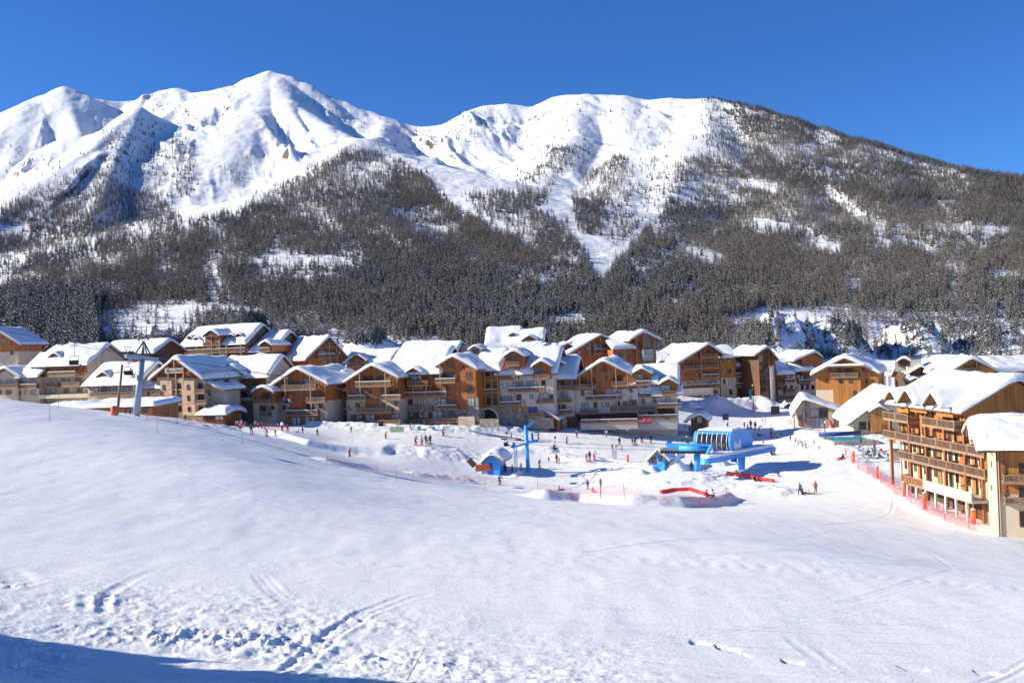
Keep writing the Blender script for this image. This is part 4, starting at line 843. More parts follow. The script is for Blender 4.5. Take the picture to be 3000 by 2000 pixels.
for p, q in zip(P[:-1], P[1:]): mb.sq((p[0], -.25, p[1]), (q[0], -.25, q[1]), .5, .4, 'plaster_pale')
b.part('arch', mb); b.part('passage_shade', MB().prism([(c0 - rad * .95, -2), (c0 + rad * .95, -2)] + [(c0 + .95 * (x - c0), y) for x, y in P], -.12, -.06, 'black'))  # thin black sheet painted for the shade inside the arch
b = flat('pale plaster block with two wood gable dormers behind the blue lift pylon', z4, 1388, 1460, 206, 9)
b.long((1640, 665), (2080, 790), (1800, 360), 15, 1388, 2110, 'plaster_pale', T=.9, over=.6)
b.dormer((1585, 405), 145, 660, v=-.7, back=8, T=.8, window=False); b.dormer((1948, 540), 138, 810, v=-.9, back=8, T=.8, window=False)
b.W((1480, 512, 1532, 580), (1565, 512, 1612, 580), v=-.7, kind='glass'); b.W((1855, 660, 1980, 740), v=-.9, kind='glass'); b.BAL((1490, 1652, 580, 642), v=-.7); b.BAL((1870, 2052, 750, 805), v=-.9)
b.W((1435, 690, 1545, 765), (1620, 675, 1672, 737), (1450, 860, 1502, 917), (1580, 845, 1712, 917), (1760, 835, 1892, 912), (1960, 830, 2007, 887), (1425, 1030, 1562, 1102), (1635, 1012, 1687, 1077), (1800, 1010, 1847, 1062), (1930, 1000, 2042, 1062), (2065, 1010, 2107, 1062)); b.BAL((1400, 1642, 770, 827), (1510, 1992, 925, 987), (1400, 1667, 1110, 1167), (1880, 2105, 1075, 1132), (1780, 1992, 1258, 1312))
b.block(1390, 1775, 1172, 1460, -.16, .1, 'stone', 'stone_foot'); b.block(1775, 2110, 1318, 1460, -1.0, .1, 'stone', 'stone_foot'); b.block(1570, 1780, 1175, 1250, -.22, -.1, 'wood_gold', 'wood_panel'); b.W((1645, 1182, 1690, 1245), v=-.22); b.DOOR((1785, 1175, 1835, 1248), (1850, 1170, 1900, 1245), mat='blue_dark'); b.POST((1592, 655, 930), (1600, 935, 1115), (1938, 820, 1165)); b.brackets((1400, 930), (1740, 1080))
b = flat('shadowed link with a snow shelf between two gabled blocks', z5, 165, 1430, 208, 7)
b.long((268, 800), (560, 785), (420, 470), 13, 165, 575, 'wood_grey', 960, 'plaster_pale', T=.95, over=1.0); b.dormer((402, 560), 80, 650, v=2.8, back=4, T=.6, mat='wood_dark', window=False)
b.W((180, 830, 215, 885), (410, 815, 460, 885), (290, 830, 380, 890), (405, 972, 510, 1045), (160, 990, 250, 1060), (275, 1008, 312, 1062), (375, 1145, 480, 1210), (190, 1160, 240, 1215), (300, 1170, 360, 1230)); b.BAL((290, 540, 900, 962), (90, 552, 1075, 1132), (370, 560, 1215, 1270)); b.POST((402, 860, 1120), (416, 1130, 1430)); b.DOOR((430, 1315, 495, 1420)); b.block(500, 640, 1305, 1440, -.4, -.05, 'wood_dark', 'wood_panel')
b = flat('wide gabled block with arched gable windows above a long terrace', z5, 572, 1450, 208, 8)
b.gable((528, 818), (963, 552), (1352, 728), 17, 572, 1425, 'wood_warm', 945, 'plaster_pale', T=.85)
b.W((830, 642, 895, 712), (945, 632, 1022, 706), kind='pane_pale'); b.W((835, 785, 877, 842), (985, 780, 1027, 832), (665, 790, 762, 862), (1110, 765, 1217, 832), (845, 950, 907, 1012), (975, 945, 1092, 1012), (680, 960, 722, 1022), (1160, 930, 1207, 987), (1320, 930, 1357, 977), (850, 1115, 897, 1177), (1005, 1110, 1047, 1162), (690, 1125, 782, 1202), (1150, 1095, 1192, 1157), (1310, 1085, 1412, 1142), (1235, 1100, 1290, 1155), (820, 1285, 902, 1347), (1210, 1250, 1342, 1312), (950, 1280, 1000, 1345), (690, 1290, 780, 1350))
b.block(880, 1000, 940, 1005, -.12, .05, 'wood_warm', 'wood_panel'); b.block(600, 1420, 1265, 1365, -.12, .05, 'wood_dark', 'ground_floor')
b.BAL((570, 877, 880, 937), (1080, 1302, 840, 907), (740, 1207, 1030, 1092), (665, 892, 1215, 1272), (1060, 1425, 1165, 1240)); b.POST((662, 770, 950), (818, 660, 1010), (840, 1020, 1250), (1134, 660, 1010), (1154, 1020, 1240), (1288, 715, 920)); b.brackets((960, 1110), (1340, 1020))
t = b.block(675, 1425, 1385, 1475, -4.5, -.05, 'concrete', 'terrace'); b.BAL((680, 1420, 1345, 1400), dp=4.6)
b = flat('right end of the front row, two small wood gables above grey snowed awnings', z5, 1426, 1450, 206, 6)
b.long((1440, 905), (1930, 1030), (1620, 590), 13, 1426, 1925, 'plaster_pale', T=.8, over=.4)
b.dormer((1474, 638), 138, 900, v=-.8, back=8, T=.8, window=False, mat='wood_warm'); b.dormer((1828, 778), 132, 1030, v=-1.0, back=7, T=.8, window=False, mat='wood_warm')
b.W((1370, 750, 1492, 817), v=-.8, kind='pane_pale'); b.W((1730, 890, 1852, 962), v=-1.0, kind='pane_pale'); b.BAL((1400, 1592, 835, 897), v=-.8); b.BAL((1735, 1932, 960, 1022), v=-1.0); b.BAL((1450, 1600, 995, 1057), (1690, 2000, 1130, 1187), (1480, 1680, 1165, 1225))
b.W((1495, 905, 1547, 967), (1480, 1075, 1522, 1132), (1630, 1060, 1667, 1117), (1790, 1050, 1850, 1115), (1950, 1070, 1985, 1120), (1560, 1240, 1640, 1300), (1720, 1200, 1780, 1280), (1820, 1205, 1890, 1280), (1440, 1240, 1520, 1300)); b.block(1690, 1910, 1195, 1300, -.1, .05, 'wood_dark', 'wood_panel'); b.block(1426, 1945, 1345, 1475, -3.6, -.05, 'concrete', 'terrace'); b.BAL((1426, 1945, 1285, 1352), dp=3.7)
for p0, p1, y in ((1610, 1760, 1030), (1930, 2010, 1010), (1310, 1405, 895), (1570, 1690, 880)):
    u0, w0 = b.uw(p0, y, -1.2); u1, _ = b.uw(p1, y, -1.2); b.roof([(-1.4, w0), (.4, w0 + 1.7)], u0, u1, 'u', .45, (False, False), name='awning')
banner_b, banner_w = b, (b.uw(1370, 1318, -3.85), b.uw(1606, 1388, -3.85))
# --- upper row, centre and right
b = Bld('chalet', 'steep white roof with one tiny dormer, highest at the centre of the village', z4, 1250, 480, 266, 4)
b.long((1240, 372), (1660, 372), (1715, 92), 16, 1250, 1650, 'wood_warm', T=.9, over=1.2); b.dormer((1572, 190), 58, 260, v=3.2, back=3.5, T=.4, window=False); b.chimney(1220, 345, 1.1, 1, 2)
b = Bld('chalet', 'steep roofed wooden chalet with a broad dormer, right beside the highest roof', z4, 1690, 500, 262, 8)
b.long((1672, 392), (1962, 388), (2000, 118), 15, 1690, 1940, 'wood_gold', T=.9); b.dormer((1790, 220), 112, 300, v=1.6, back=5, T=.6, window=False); b.W((1740, 405, 1775, 450), (1840, 400, 1880, 450))
b = Bld('chalet', 'wooden chalet behind the pale block whose roof runs long to the left', z5, 480, 600, 256, -12)
b.gable((455, 505), (945, 215), (1140, 315), 18, 490, 1100, 'wood_warm', T=.8); b.BAL((850, 1082, 415, 487)); b.POST((796, 330, 520), (938, 250, 520), (1080, 300, 540)); b.W((840, 350, 942, 405), (1010, 355, 1052, 402), (640, 440, 680, 480), (750, 370, 790, 430))
for x, y in ((225, 335), (372, 340), (507, 330)): b.dormer((x, y), 66, y + 75, v=4.5, back=4, T=.5, window=False, mat='wood_warm')
b.roof([(b.uw(200, 455, 3)[0], b.uw(200, 490, 3)[1]), (b.uw(520, 300, 3)[0], b.uw(520, 330, 3)[1])], 3, 17, 'v', .8, (False, False), name='wing_roof')
b = Bld('chalet', 'slender wooden tower chalet with a grey board bay and steel landings', z5, 1395, 700, 252, -14)
b.gable((1310, 290), (1500, 178), (1742, 282), 16, 1395, 1660, 'wood_warm', T=.8, over=1.6); b.block(1510, 1632, 222, 432, -.9, .02, 'wood_grey', 'board_bay'); b.BAL((1500, 1634, 432, 502), (1500, 1634, 510, 575), (1500, 1634, 590, 650), mat='steel', dp=1.4); b.W((1420, 300, 1470, 420), (1430, 470, 1465, 530), kind='glass'); b.POST((1495, 215, 600), (1640, 250, 640))
u0, w0 = b.uw(1105, 412, 1); u1, _ = b.uw(1405, 405, 1); b.wall([(u0, -8), (u1, -8), (u1, w0 - .2), (u0, w0 - .2)], 1, 9, 'wood_warm', 'wing_wall'); b.roof([(.3, w0 - .1), (5, w0 + 2.0)], u0 - .4, u1 - .1, 'u', .9, name='wing_roof'); b.W((1135, 478, 1222, 527), (1310, 480, 1352, 527), v=1)
b = Bld('hotel', 'large wooden hotel with a wide gable over a white walled garage', z6, 382, 1010, 292, -14, None, 'hotel')
b.gable((310, 550), (788, 250), (992, 382), 24, 382, 932, 'wood_warm', 735, 'plaster', T=.95, over=1.5)
b.W((765, 330, 807, 392), (490, 480, 522, 540), (560, 480, 592, 532), (700, 475, 747, 527), (780, 465, 842, 527), (490, 615, 542, 677), (580, 615, 607, 667), (710, 610, 752, 662), (800, 600, 892, 657), (690, 745, 762, 802), (785, 740, 892, 802), (500, 755, 537, 802), (580, 750, 612, 802), (860, 870, 905, 930)); b.BAL((680, 912, 390, 442), (470, 682, 545, 597), (700, 912, 535, 582), (705, 922, 660, 717), (400, 942, 800, 855))
b.POST((685, 360, 720), (915, 400, 720)); b.block(440, 842, 852, 1040, -3.0, -.05, 'plaster_pale', 'garage'); b.W((520, 940, 700, 970), (730, 930, 820, 970), v=-3.0, kind='glass')
u0, w0 = b.uw(935, 440, 1); u1, _ = b.uw(1138, 440, 1); b.wall([(u0, b.uw(935, 705, 1)[1]), (u1, b.uw(935, 705, 1)[1]), (u1, w0 - .2), (u0, w0 - .2)], 1, 12, 'wood_gold', 'wing_cladding'); b.wall([(u0, -6), (u1, -6), (u1, b.uw(935, 705, 1)[1] - .003), (u0, b.uw(935, 705, 1)[1] - .003)], .95, 12, 'plaster_pale', 'wing_wall'); b.roof([(0, w0 - .1), (7, w0 + 3.2)], u0 + .3, u1 + 1.0, 'u', .9, name='wing_roof')
b.W((965, 465, 992, 507), (1040, 460, 1077, 512), (975, 595, 1002, 642), (1045, 590, 1082, 642), v=1); b.W((980, 725, 1007, 782), (1050, 725, 1092, 777), (985, 865, 1012, 922), (1060, 855, 1097, 917), v=.95)
u2, w2 = b.uw(1142, 548, 2.0); u3, _ = b.uw(1442, 545, 2.0); b.wall([(u2, -6), (u3, -6), (u3, w2 - .1), (u2, w2 - .1)], 2.0, 11, 'wood_warm', 'wing_wall'); b.roof([(1.0, w2), (5, w2 + 2.4)], u2 - .2, u3 - .2, 'u', .8, name='wing_roof'); b.W((1160, 585, 1202, 637), (1270, 575, 1310, 640), (1312, 570, 1357, 637), (1165, 715, 1212, 777), (1300, 705, 1362, 767), (1170, 850, 1215, 905), (1290, 850, 1350, 905), v=2.0); b.BAL((1145, 1440, 640, 697), (1145, 1440, 775, 832), v=2.0)
b.dormer((1035, 270), 66, 340, v=7, back=4, T=.5, window=False)
u4, w4 = b.uw(95, 610, 3); u5, _ = b.uw(420, 610, 3); b.wall([(u4, -4), (u5, -4), (u5, w4 - .2), (u4, w4 - .2)], 3.5, 14, 'wood_warm', 'wing_wall'); b.roof([(2.6, w4 - .3), (14, b.uw(300, 330, 14)[1] - .8)], u4 - .5, u5, 'u', .9, name='wing_roof'); b.dormer((175, 462), 60, 530, v=6.0, back=4, T=.4, window=False)
b = Bld('chalet', 'dark stair tower with a snow gable and a white lattice of landings', z6, 1432, 1080, 288, -16)
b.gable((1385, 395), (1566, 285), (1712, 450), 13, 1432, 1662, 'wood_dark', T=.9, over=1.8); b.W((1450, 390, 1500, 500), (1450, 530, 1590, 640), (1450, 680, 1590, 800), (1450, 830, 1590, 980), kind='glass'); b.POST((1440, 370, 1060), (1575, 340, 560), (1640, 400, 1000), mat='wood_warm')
mb = MB(); uu, wt = b.uw(1592, 555, -1.2); u6, wb = b.uw(1655, 985, -1.2)
for i in range(9): w_ = wb + (wt - wb) * i / 8; mb.box((uu, -1.3, w_), (u6, -1.18, w_ + .12), 'white_paint')
for i in range(4): x = uu + (u6 - uu) * i / 3; mb.box((x - .05, -1.33, wb - .3), (x + .05, -1.2, wt + .3), 'white_paint')
b.part('landing_lattice', mb)
b = Bld('chalet', 'long terraced wooden house with fanned snow roofs between the dark tower and the golden chalet', z6, 1690, 1040, 296, -10)
b.gable((1900, 470), (2190, 352), (2290, 420), 16, 2010, 2290, 'wood_warm', T=.95); u0, w0 = b.uw(1690, 660, -.4); u1, _ = b.uw(2180, 640, -.4)
b.wall([(u0, -6), (u1, -6), (u1, w0 - .4), (u0, w0 - .4)], -.4, 10, 'plaster_pale', 'wing_wall'); b.roof([(-1.6, w0), (6, w0 + 4.0)], u0 - .5, u0 + (u1 - u0) * .42, 'u', .9, name='wing_roof'); b.roof([(-1.2, w0 + .7), (7, w0 + 5.0)], u0 + (u1 - u0) * .44, u1, 'u', .9, name='wing_roof')
b.roof([(b.uw(1700, 470, 6)[0], b.uw(1700, 520, 6)[1]), (b.uw(2190, 360, 6)[0], b.uw(2190, 400, 6)[1])], 4, 17, 'v', .9, (False, False), name='wing_roof')
b.block(1680, 1790, 670, 860, -.5, -.2, 'wood_warm', 'wood_panel'); b.block(1985, 2120, 660, 800, -.5, -.2, 'wood_dark', 'wood_panel')
b.W(*[(x, y, x + 34, y + 55) for y in (680, 800, 910) for x in (1700, 1780, 1860, 1930, 2000, 2070, 2140)], v=-.5); b.BAL((1790, 1920, 720, 770), (1790, 1920, 850, 900), (1975, 2130, 730, 780), (1690, 1780, 760, 810), (1690, 2150, 950, 990), v=-.4)
# --- golden chalet, hall and the houses on the right
b = Bld('chalet', 'golden boarded chalet on a white foot with a clipped gable and one balcony', z7, 288, 720, 240, 24)
b.gable((235, 365), (555, 205), (893, 350), 22, 288, 876, 'wood_gold', 512, 'plaster_cream', T=1.0, over=1.3)
b.block(445, 705, 400, 720, -1.1, -.02, 'wood_gold', 'board_bay'); b.W((380, 415, 402, 452), (755, 410, 782, 452), (720, 300, 748, 342), (403, 310, 428, 342), (720, 540, 745, 580), kind='glass'); b.W((505, 420, 537, 452), (598, 415, 627, 452), (640, 525, 667, 567), v=-1.1, kind='glass'); b.W((490, 310, 530, 385), (560, 320, 640, 380)); b.BAL((425, 682, 360, 407), dp=1.6)
b.roof([(b.uw(390, 300, -1.4)[0], b.uw(390, 292, -1.4)[1]), (b.uw(745, 290, -1.4)[0], b.uw(745, 284, -1.4)[1])], -2.0, .4, 'v', .4, (True, False), name='clipped_gable')
b.SW(b.u1, (910, 410, 940, 470), (965, 400, 990, 460), (1020, 400, 1045, 450)); b.chimney(1080, 230, 1.2, 1, 14)
mb = MB()
b.dormer((1110, 205), 70, 300, v=10, back=5, T=.6, window=False, mat='wood_dark'); b.chimney(1210, 225, 1.6, 1, 24)
b = Bld('pool_hall', 'low hall with big shop windows under one long sloping snow roof', z7, 118, 905, 217, 14, None, 'hall')
b.gable((62, 755), (168, 598), (655, 752), 17, 118, 610, 'plaster', T=.7, over=1.2)
b.block(195, 232, 640, 890, -.35, .05, 'stone', 'stone_pier'); b.block(405, 452, 700, 880, -.2, .05, 'plaster', 'pier')
b.W((240, 690, 318, 775), (322, 690, 402, 775), (240, 785, 318, 868), (322, 785, 402, 868), (458, 750, 520, 860), (525, 765, 590, 860)); b.DOOR((130, 760, 160, 860), mat='wood_red'); b.W((166, 690, 192, 860), kind='pane_pale')
u0, w0 = b.uw(415, 800, -1.2); b.part('parasol', MB().bar((u0, -1.2, w0 - 2.2), (u0 + .3, -1.2, w0 - .2), .06, 'white_paint').bar((u0 + .9, -1.25, w0 - 2.0), (u0 - .1, -1.2, w0), .42, 'red_mat', 8, .25))
b = Bld('restaurant', 'small cream house with two square windows and a door gable beside the pool', z7, 640, 960, 190, 10, None, 'house')
b.gable((585, 828), (1010, 520), (1250, 640), 18, 640, 1085, 'plaster_cream', T=.95); b.W((697, 820, 757, 887), (780, 820, 842, 892), kind='glass'); b.dormer((882, 655), 95, 920, v=-1.2, back=4, T=.6, window=False, mat='wood_gold'); b.DOOR((905, 840, 935, 925), v=-1.2, mat='wood_red')
b = Bld('chalet', 'wooden gable showing over the white roofs at the far right', z7, 1560, 420, 236, 4)
b.gable((1510, 358), (1752, 212), (2045, 352), 22, 1560, 1985, 'wood_gold', T=.95, over=1.4); b.BAL((1690, 1850, 310, 350)); b.W((1785, 250, 1812, 300)); b.POST((1795, 240, 310))
b = Bld('chalet', 'broad empty white roof right of the golden chalet with a dark little gable', z7, 1180, 520, 252, 10)
b.long((1170, 405), (1660, 400), (1680, 190), 20, 1180, 1640, 'wood_dark', T=1.0); b.dormer((1272, 285), 110, 385, v=-.5, back=8, T=.7, mat='wood_dark', window=False); b.dormer((1215, 395), 60, 465, v=-9, back=6, T=.6, mat='wood_gold', window=False)
b = Bld('chalet', 'white roof at the very right edge behind the wooden gable', z7, 1900, 420, 262, -6)
b.long((1890, 330), (2500, 330), (2500, 165), 18, 1900, 2500, 'wood_gold', T=1.0)
# --- the apartment house side-on along the piste edge (its long front looks left)
b = Bld('hotel', 'four storey hotel side-on to the piste with three tiers of brown balconies', z7, 1085, 1290, 146, 86, None, 'hotel')
q0 = b.uw(1060, 600, -1.0); q1 = b.uw(1680, 775, -1.0); UL = b.uw(1690, 790, 0)[0]
we = (q0[1] + q1[1]) / 2 - .2; ridge = we + 4.1; DP = 13
wtop = b.uw(1400, 960, 0)[1]
b.wall([(-1, -8), (DP, -8), (DP, we - .2), (-1 + 1, we - .2), (0, -8)][0:0] or [(0, -8), (DP, -8), (DP, wtop), (0, wtop)], 0, UL, 'plaster_cream', axis='u')
b.wall([(-.04, wtop), (DP + .03, wtop), (DP + .03, we + .1), (DP / 2, ridge - .3), (-.04, we + .1)], -.03, UL + .04, 'wood_gold', 'wood_cladding', 'u')
b.roof([(-1.3, we), (DP / 2, ridge), (DP + 1.3, we)], -1.2, UL + 1.2, 'u', 1.15, (True, True)); b.chimney(1710, 335, .9, 1, 6.5)
for x, y, hf in ((1135, 520, 2.7), (1442, 555, 2.5), (992, 528, 2.0)):
    U, W_ = b.uw(x, y, -2.6); W_ += .25; U = min(U, UL - 3.4)
    d = b.part('dormer', MB().prism([(U - hf + .3, W_ - 3.4), (U + hf - .3, W_ - 3.4), (U + hf - .3, W_ - .8 * hf), (U, W_ - .25), (U - hf + .3, W_ - .8 * hf)], -1.0, 5, 'wood_gold'))
    b.roof([(U - hf, W_ - .78 * hf), (U, W_), (U + hf, W_ - .78 * hf)], -2.7, 6, 'v', .7, parent=d, name='dormer_roof', th=.16); b.window(U - .5, W_ - 2.8, U + .5, W_ - 1.3, v=-1.0, parent=d, kind='glass')
wd2 = b.uw(1870, 1140, -1.5)[1]; wd3 = b.uw(1890, 1345, -1.5)[1]; wd1 = wd2 + 2.7
UE = b.uw(1885, 1240, -1.5)[0]
b.wall([(0, -8), (9, -8), (9, wd2 + 2.4), (0, wd2 + 2.4)], UL + .05, UE + .3, 'plaster_cream', 'wall', 'u')
for k, (wd, ua, ub) in enumerate(((wd1, -1.5, 6.5), (wd1, 10.5, UL + .4), (wd2, -1.5, UE), (wd3, 3.0, UE))):
    n = max(1, round((ub - ua) / 4.2))
    for i in range(n): b.balcony(ua + (ub - ua) * i / n + .05, ua + (ub - ua) * (i + 1) / n - .05, wd, 1.05, 1.7, 0, 'rail_dark')
for u in (0.3, 6.3, 11.0, 16.0, 21.0, UE - 1): b.part('post', MB().box((u - .2, -1.6, -6), (u + .2, -1.25, wd1 - .25), 'wood_red'))
for u in np.arange(1.5, UE - 1, 2.9):
    for wd in (wd1, wd2, wd3, wd3 - 2.7):
        if wd == wd1 and u > UL - 1: continue
        b.window(u, wd + .9, u + .6, wd + 2.0, kind='glass'); d = b.part('door', MB().box((u + 1.1, -.1, wd), (u + 2.1, .05, wd + 2.15), 'wood_red')); b.part('door_leaf', MB().box((u + 1.2, -.13, wd + .05), (u + 2.0, -.08, wd + 2.05), 'glass' if int(u) % 2 else 'wood_gold'), d)
wt = wd3 - 2.75
b.part('terrace', MB().box((7.5, -3.4, wt - .25), (UE, -.02, wt), 'concrete')); b.part('terrace_parapet', MB().box((UE - 12, -3.55, wt + .003), (UE, -3.4, wt + 1.1), 'plaster_cream')); b.balcony(7.5, UE - 12.1, wt + .01, 1.0, 1.2, -2.3, 'wood_red')
for u in np.arange(8.5, UE, 2.6): b.part('post', MB().box((u - .13, -3.2, -7), (u + .13, -2.95, wt - .26), 'white_paint'))
b.part('shop_front', MB().box((1.6, -.6, -7), (UE - .1, -.3, wt - .3), 'wood_dark'))
b = Bld('apartment_house', 'near house at the right edge with golden wood front and cream side wall', z7, 2000, 1850, 108, 20, None, 'house')
b.long((1805, 1020), (2420, 1085), (2600, 700), 17, 2000, 2900, 'wood_gold', 1490, 'plaster_cream', T=1.2, over=1.2, endover=2.2)
wv = b.uw(2000, 1080, 0)[1]; b.part('side_wall', MB().box((b.u0 - .12, .02, -6), (b.u0 - .05, 11, wv - .2), 'plaster_cream'))
b.BAL((2045, 2330, 1315, 1398), (2060, 2330, 1535, 1602), dp=1.6); b.W((2190, 1205, 2260, 1300), (2195, 1430, 2260, 1525), kind='glass'); b.DOOR((2200, 1660, 2250, 1800), mat='black')
for y0, y1 in ((1170, 1245), (1390, 1460)):
    p0, w1 = b.vw(1925, y0, b.u0 - .12); p1, w0 = b.vw(1942, y1, b.u0 - .12); mb = MB().box((b.u0 - .2, p1 - .35, w0), (b.u0 - .11, p1 + .35, w1), 'wood_red'); wn = b.part('window', mb); b.part('pane', MB().box((b.u0 - .22, p1 - .25, w0 + .1), (b.u0 - .2, p1 + .25, w1 - .1), 'wood_dark'), wn)
b.part('drainpipe', MB().bar((b.u0 - .25, -.15, wv - .3), (b.u0 - .25, -.15, -5), .09, 'beam_dark', 8)); b.block(2010, 2060, 1080, 1500, -.12, .02, 'wood_red', 'corner_board')
U, W_ = b.vw(1680, 830, b.u0 - 3.0)
hf = 2.3   # side gable over the cream wall
d = b.part('side_gable', MB().prism([(6.5 - hf + .3, wv - 1.2), (6.5 + hf - .3, wv - 1.2), (6.5 + hf - .3, wv + .9), (6.5, wv + 2.3), (6.5 - hf + .3, wv + .9)], b.u0 - .2, b.u0 + 5, 'wood_gold', 'u')); b.roof([(6.5 - hf, wv + .7), (6.5, wv + 2.5), (6.5 + hf, wv + .7)], b.u0 - 2.4, b.u0 + 6, 'u', .9, parent=d, name='side_gable_roof', th=.16)
# ================================================================ people
simple('banner_green', (0.55, 0.68, 0.38), 0.7, var=0.3, scale=2)
simple('skin', (0.55, 0.34, 0.25), 0.6, var=0.05)
CL = {'red': (0.72, 0.025, 0.035), 'black': (0.018, 0.018, 0.022), 'navy': (0.025, 0.035, 0.10), 'blue': (0.03, 0.25, 0.80), 'white': (0.78, 0.78, 0.80), 'grey': (0.30, 0.31, 0.33), 'green': (0.22, 0.50, 0.04), 'darkgreen': (0.04, 0.09, 0.06),
      'orange': (0.80, 0.20, 0.03), 'pink': (0.85, 0.12, 0.30), 'purple': (0.14, 0.03, 0.16), 'brown': (0.12, 0.06, 0.04), 'beige': (0.46, 0.38, 0.28), 'yellow': (0.78, 0.52, 0.04), 'maroon': (0.22, 0.02, 0.03), 'teal': (0.04, 0.30, 0.34), 'lightblue': (0.18, 0.50, 0.75), 'khaki': (0.22, 0.18, 0.11)}
for k, c in CL.items(): simple('cloth_' + k, c, 0.85, var=0.15, scale=8)
POSES = {  # joints of a 1.75 m figure facing -y: pelvis, chest, neck, head, then per side elbow, hand, knee, ankle, toe
 'stand': dict(pel=(0, 0, .93), ch=(0, .01, 1.30), nk=(0, 0, 1.47), hd=(0, -.02, 1.62), el=(.25, .02, 1.10), ha=(.27, -.08, .86), kn=(.10, -.02, .50), an=(.11, .02, .09), to=(.13, -.15, .05)),
 'walk': dict(pel=(0, 0, .92), ch=(0, -.05, 1.29), nk=(0, -.09, 1.45), hd=(0, -.13, 1.60), el=(.25, .06, 1.08), ha=(.25, -.12, .88), kn=((.10, -.22, .52), (-.10, .02, .49)), an=((.10, -.22, .09), (-.10, .34, .15)), to=((.11, -.38, .05), (-.11, .22, .05))),
 'ski': dict(pel=(0, .12, .80), ch=(0, -.06, 1.12), nk=(0, -.15, 1.27), hd=(0, -.22, 1.41), el=(.33, -.05, .98), ha=(.34, -.34, .92), kn=(.12, -.16, .45), an=(.13, .04, .10), to=(.13, -.14, .06)),
 'sit': dict(pel=(0, .05, .46), ch=(0, .10, .83), nk=(0, .07, .98), hd=(0, .03, 1.13), el=(.25, .02, .66), ha=(.17, -.24, .56), kn=(.13, -.40, .48), an=(.13, -.44, .09), to=(.13, -.60, .05)),
 'snow': dict(pel=(0, .05, .14), ch=(0, .20, .50), nk=(0, .18, .66), hd=(0, .14, .81), el=(.28, .22, .33), ha=(.24, -.05, .22), kn=(.16, -.38, .36), an=(.17, -.72, .10), to=(.18, -.80, .22)),
 'bend': dict(pel=(0, .12, .86), ch=(0, -.22, 1.08), nk=(0, -.36, 1.12), hd=(0, -.49, 1.15), el=(.22, -.30, .84), ha=(.16, -.46, .66), kn=(.11, -.02, .48), an=(.12, .04, .09), to=(.13, -.14, .05))}
def body_mesh(p):
    V, E, Rr, L = [], [], [], []
    def v(c, r): V.append(c); Rr.append(r); return len(V) - 1
    def e(a, b_, lab): E.append((a, b_)); L.append(lab)
    P = POSES[p]; mid = lambda a, b_, t: tuple(a[i] + (b_[i] - a[i]) * t for i in range(3))
    pel = v(P['pel'], (.165, .13)); be = v(mid(P['pel'], P['ch'], .5), (.155, .125)); ch = v(P['ch'], (.19, .14)); nk = v(P['nk'], (.068, .068)); h0 = v(mid(P['nk'], P['hd'], .55), (.085, .09)); h1 = v(P['hd'], (.098, .105)); h2 = v((P['hd'][0], P['hd'][1] + .01, P['hd'][2] + .11), (.06, .065))
    e(pel, be, 1); e(be, ch, 1); e(ch, nk, 1); e(nk, h0, 0); e(h0, h1, 0); e(h1, h2, 4)
    for sgn in (1, -1):
        def g(k):
            q = P[k]
            if isinstance(q[0], tuple): return q[0] if sgn > 0 else q[1]
            return (q[0] * sgn, q[1], q[2])
        c = P['ch']; shp = (c[0] + .20 * sgn, c[1] + .005, c[2] + .08)
        sh = v(shp, (.075, .08)); el = v(g('el'), (.056, .056)); wr = v(mid(g('el'), g('ha'), .8), (.043, .043)); ha = v(g('ha'), (.045, .05))
        e(ch, sh, 1); e(sh, el, 1); e(el, wr, 1); e(wr, ha, 3)
        pl = P['pel']; hp = v((pl[0] + .10 * sgn, pl[1], pl[2] - .06), (.105, .11)); kn = v(g('kn'), (.072, .075)); cf = v(mid(g('kn'), g('an'), .45), (.068, .07)); an = v(g('an'), (.062, .066)); to = v(g('to'), (.055, .05))
        e(pel, hp, 2); e(hp, kn, 2); e(kn, cf, 2); e(cf, an, 3); e(an, to, 3)
    me = bpy.data.meshes.new('skeleton'); me.from_pydata(V, E, []); ob = bpy.data.objects.new('skeleton', me); COL.objects.link(ob)
    ob.modifiers.new('skin', 'SKIN'); ob.modifiers.new('sub', 'SUBSURF').levels = 1
    for i, d in enumerate(me.skin_vertices[0].data): d.radius = Rr[i]; d.use_root = (i == 0)
    out = bpy.data.meshes.new_from_object(ob.evaluated_get(bpy.context.evaluated_depsgraph_get())); bpy.data.objects.remove(ob)
    A = np.array([V[a] for a, _ in E]); B_ = np.array([V[c] for _, c in E])
    out.materials.clear()
    for k in ('skin', 'cloth_red', 'cloth_black', 'cloth_black', 'cloth_black'): out.materials.append(MATS[k])
    for f in out.polygons:
        c = np.array(f.center); d = B_ - A; t = np.clip(((c - A) * d).sum(1) / (d * d).sum(1), 0, 1); j = np.linalg.norm(c - A - d * t[:, None], axis=1).argmin(); f.material_index = L[j]; f.use_smooth = True
    out.name = 'person'; return out
BODY = {p: body_mesh(p) for p in POSES}
def helmet_mesh(mat):
    mb = MB(); mb.ball((0, 0.01, 0.03), .125, mat, 10, (1, 1.1, .95)); mb.box((-.09, -.14, -.02), (.09, -.10, .05), 'black'); mb.box((-.02, -.135, -.07), (.02, -.11, -.02), 'skin')
    o = mb.build('helmet'); me = o.data; bpy.data.objects.remove(o); return me
HELM = {k: helmet_mesh('cloth_' + k) for k in ('black', 'white', 'red', 'grey')}
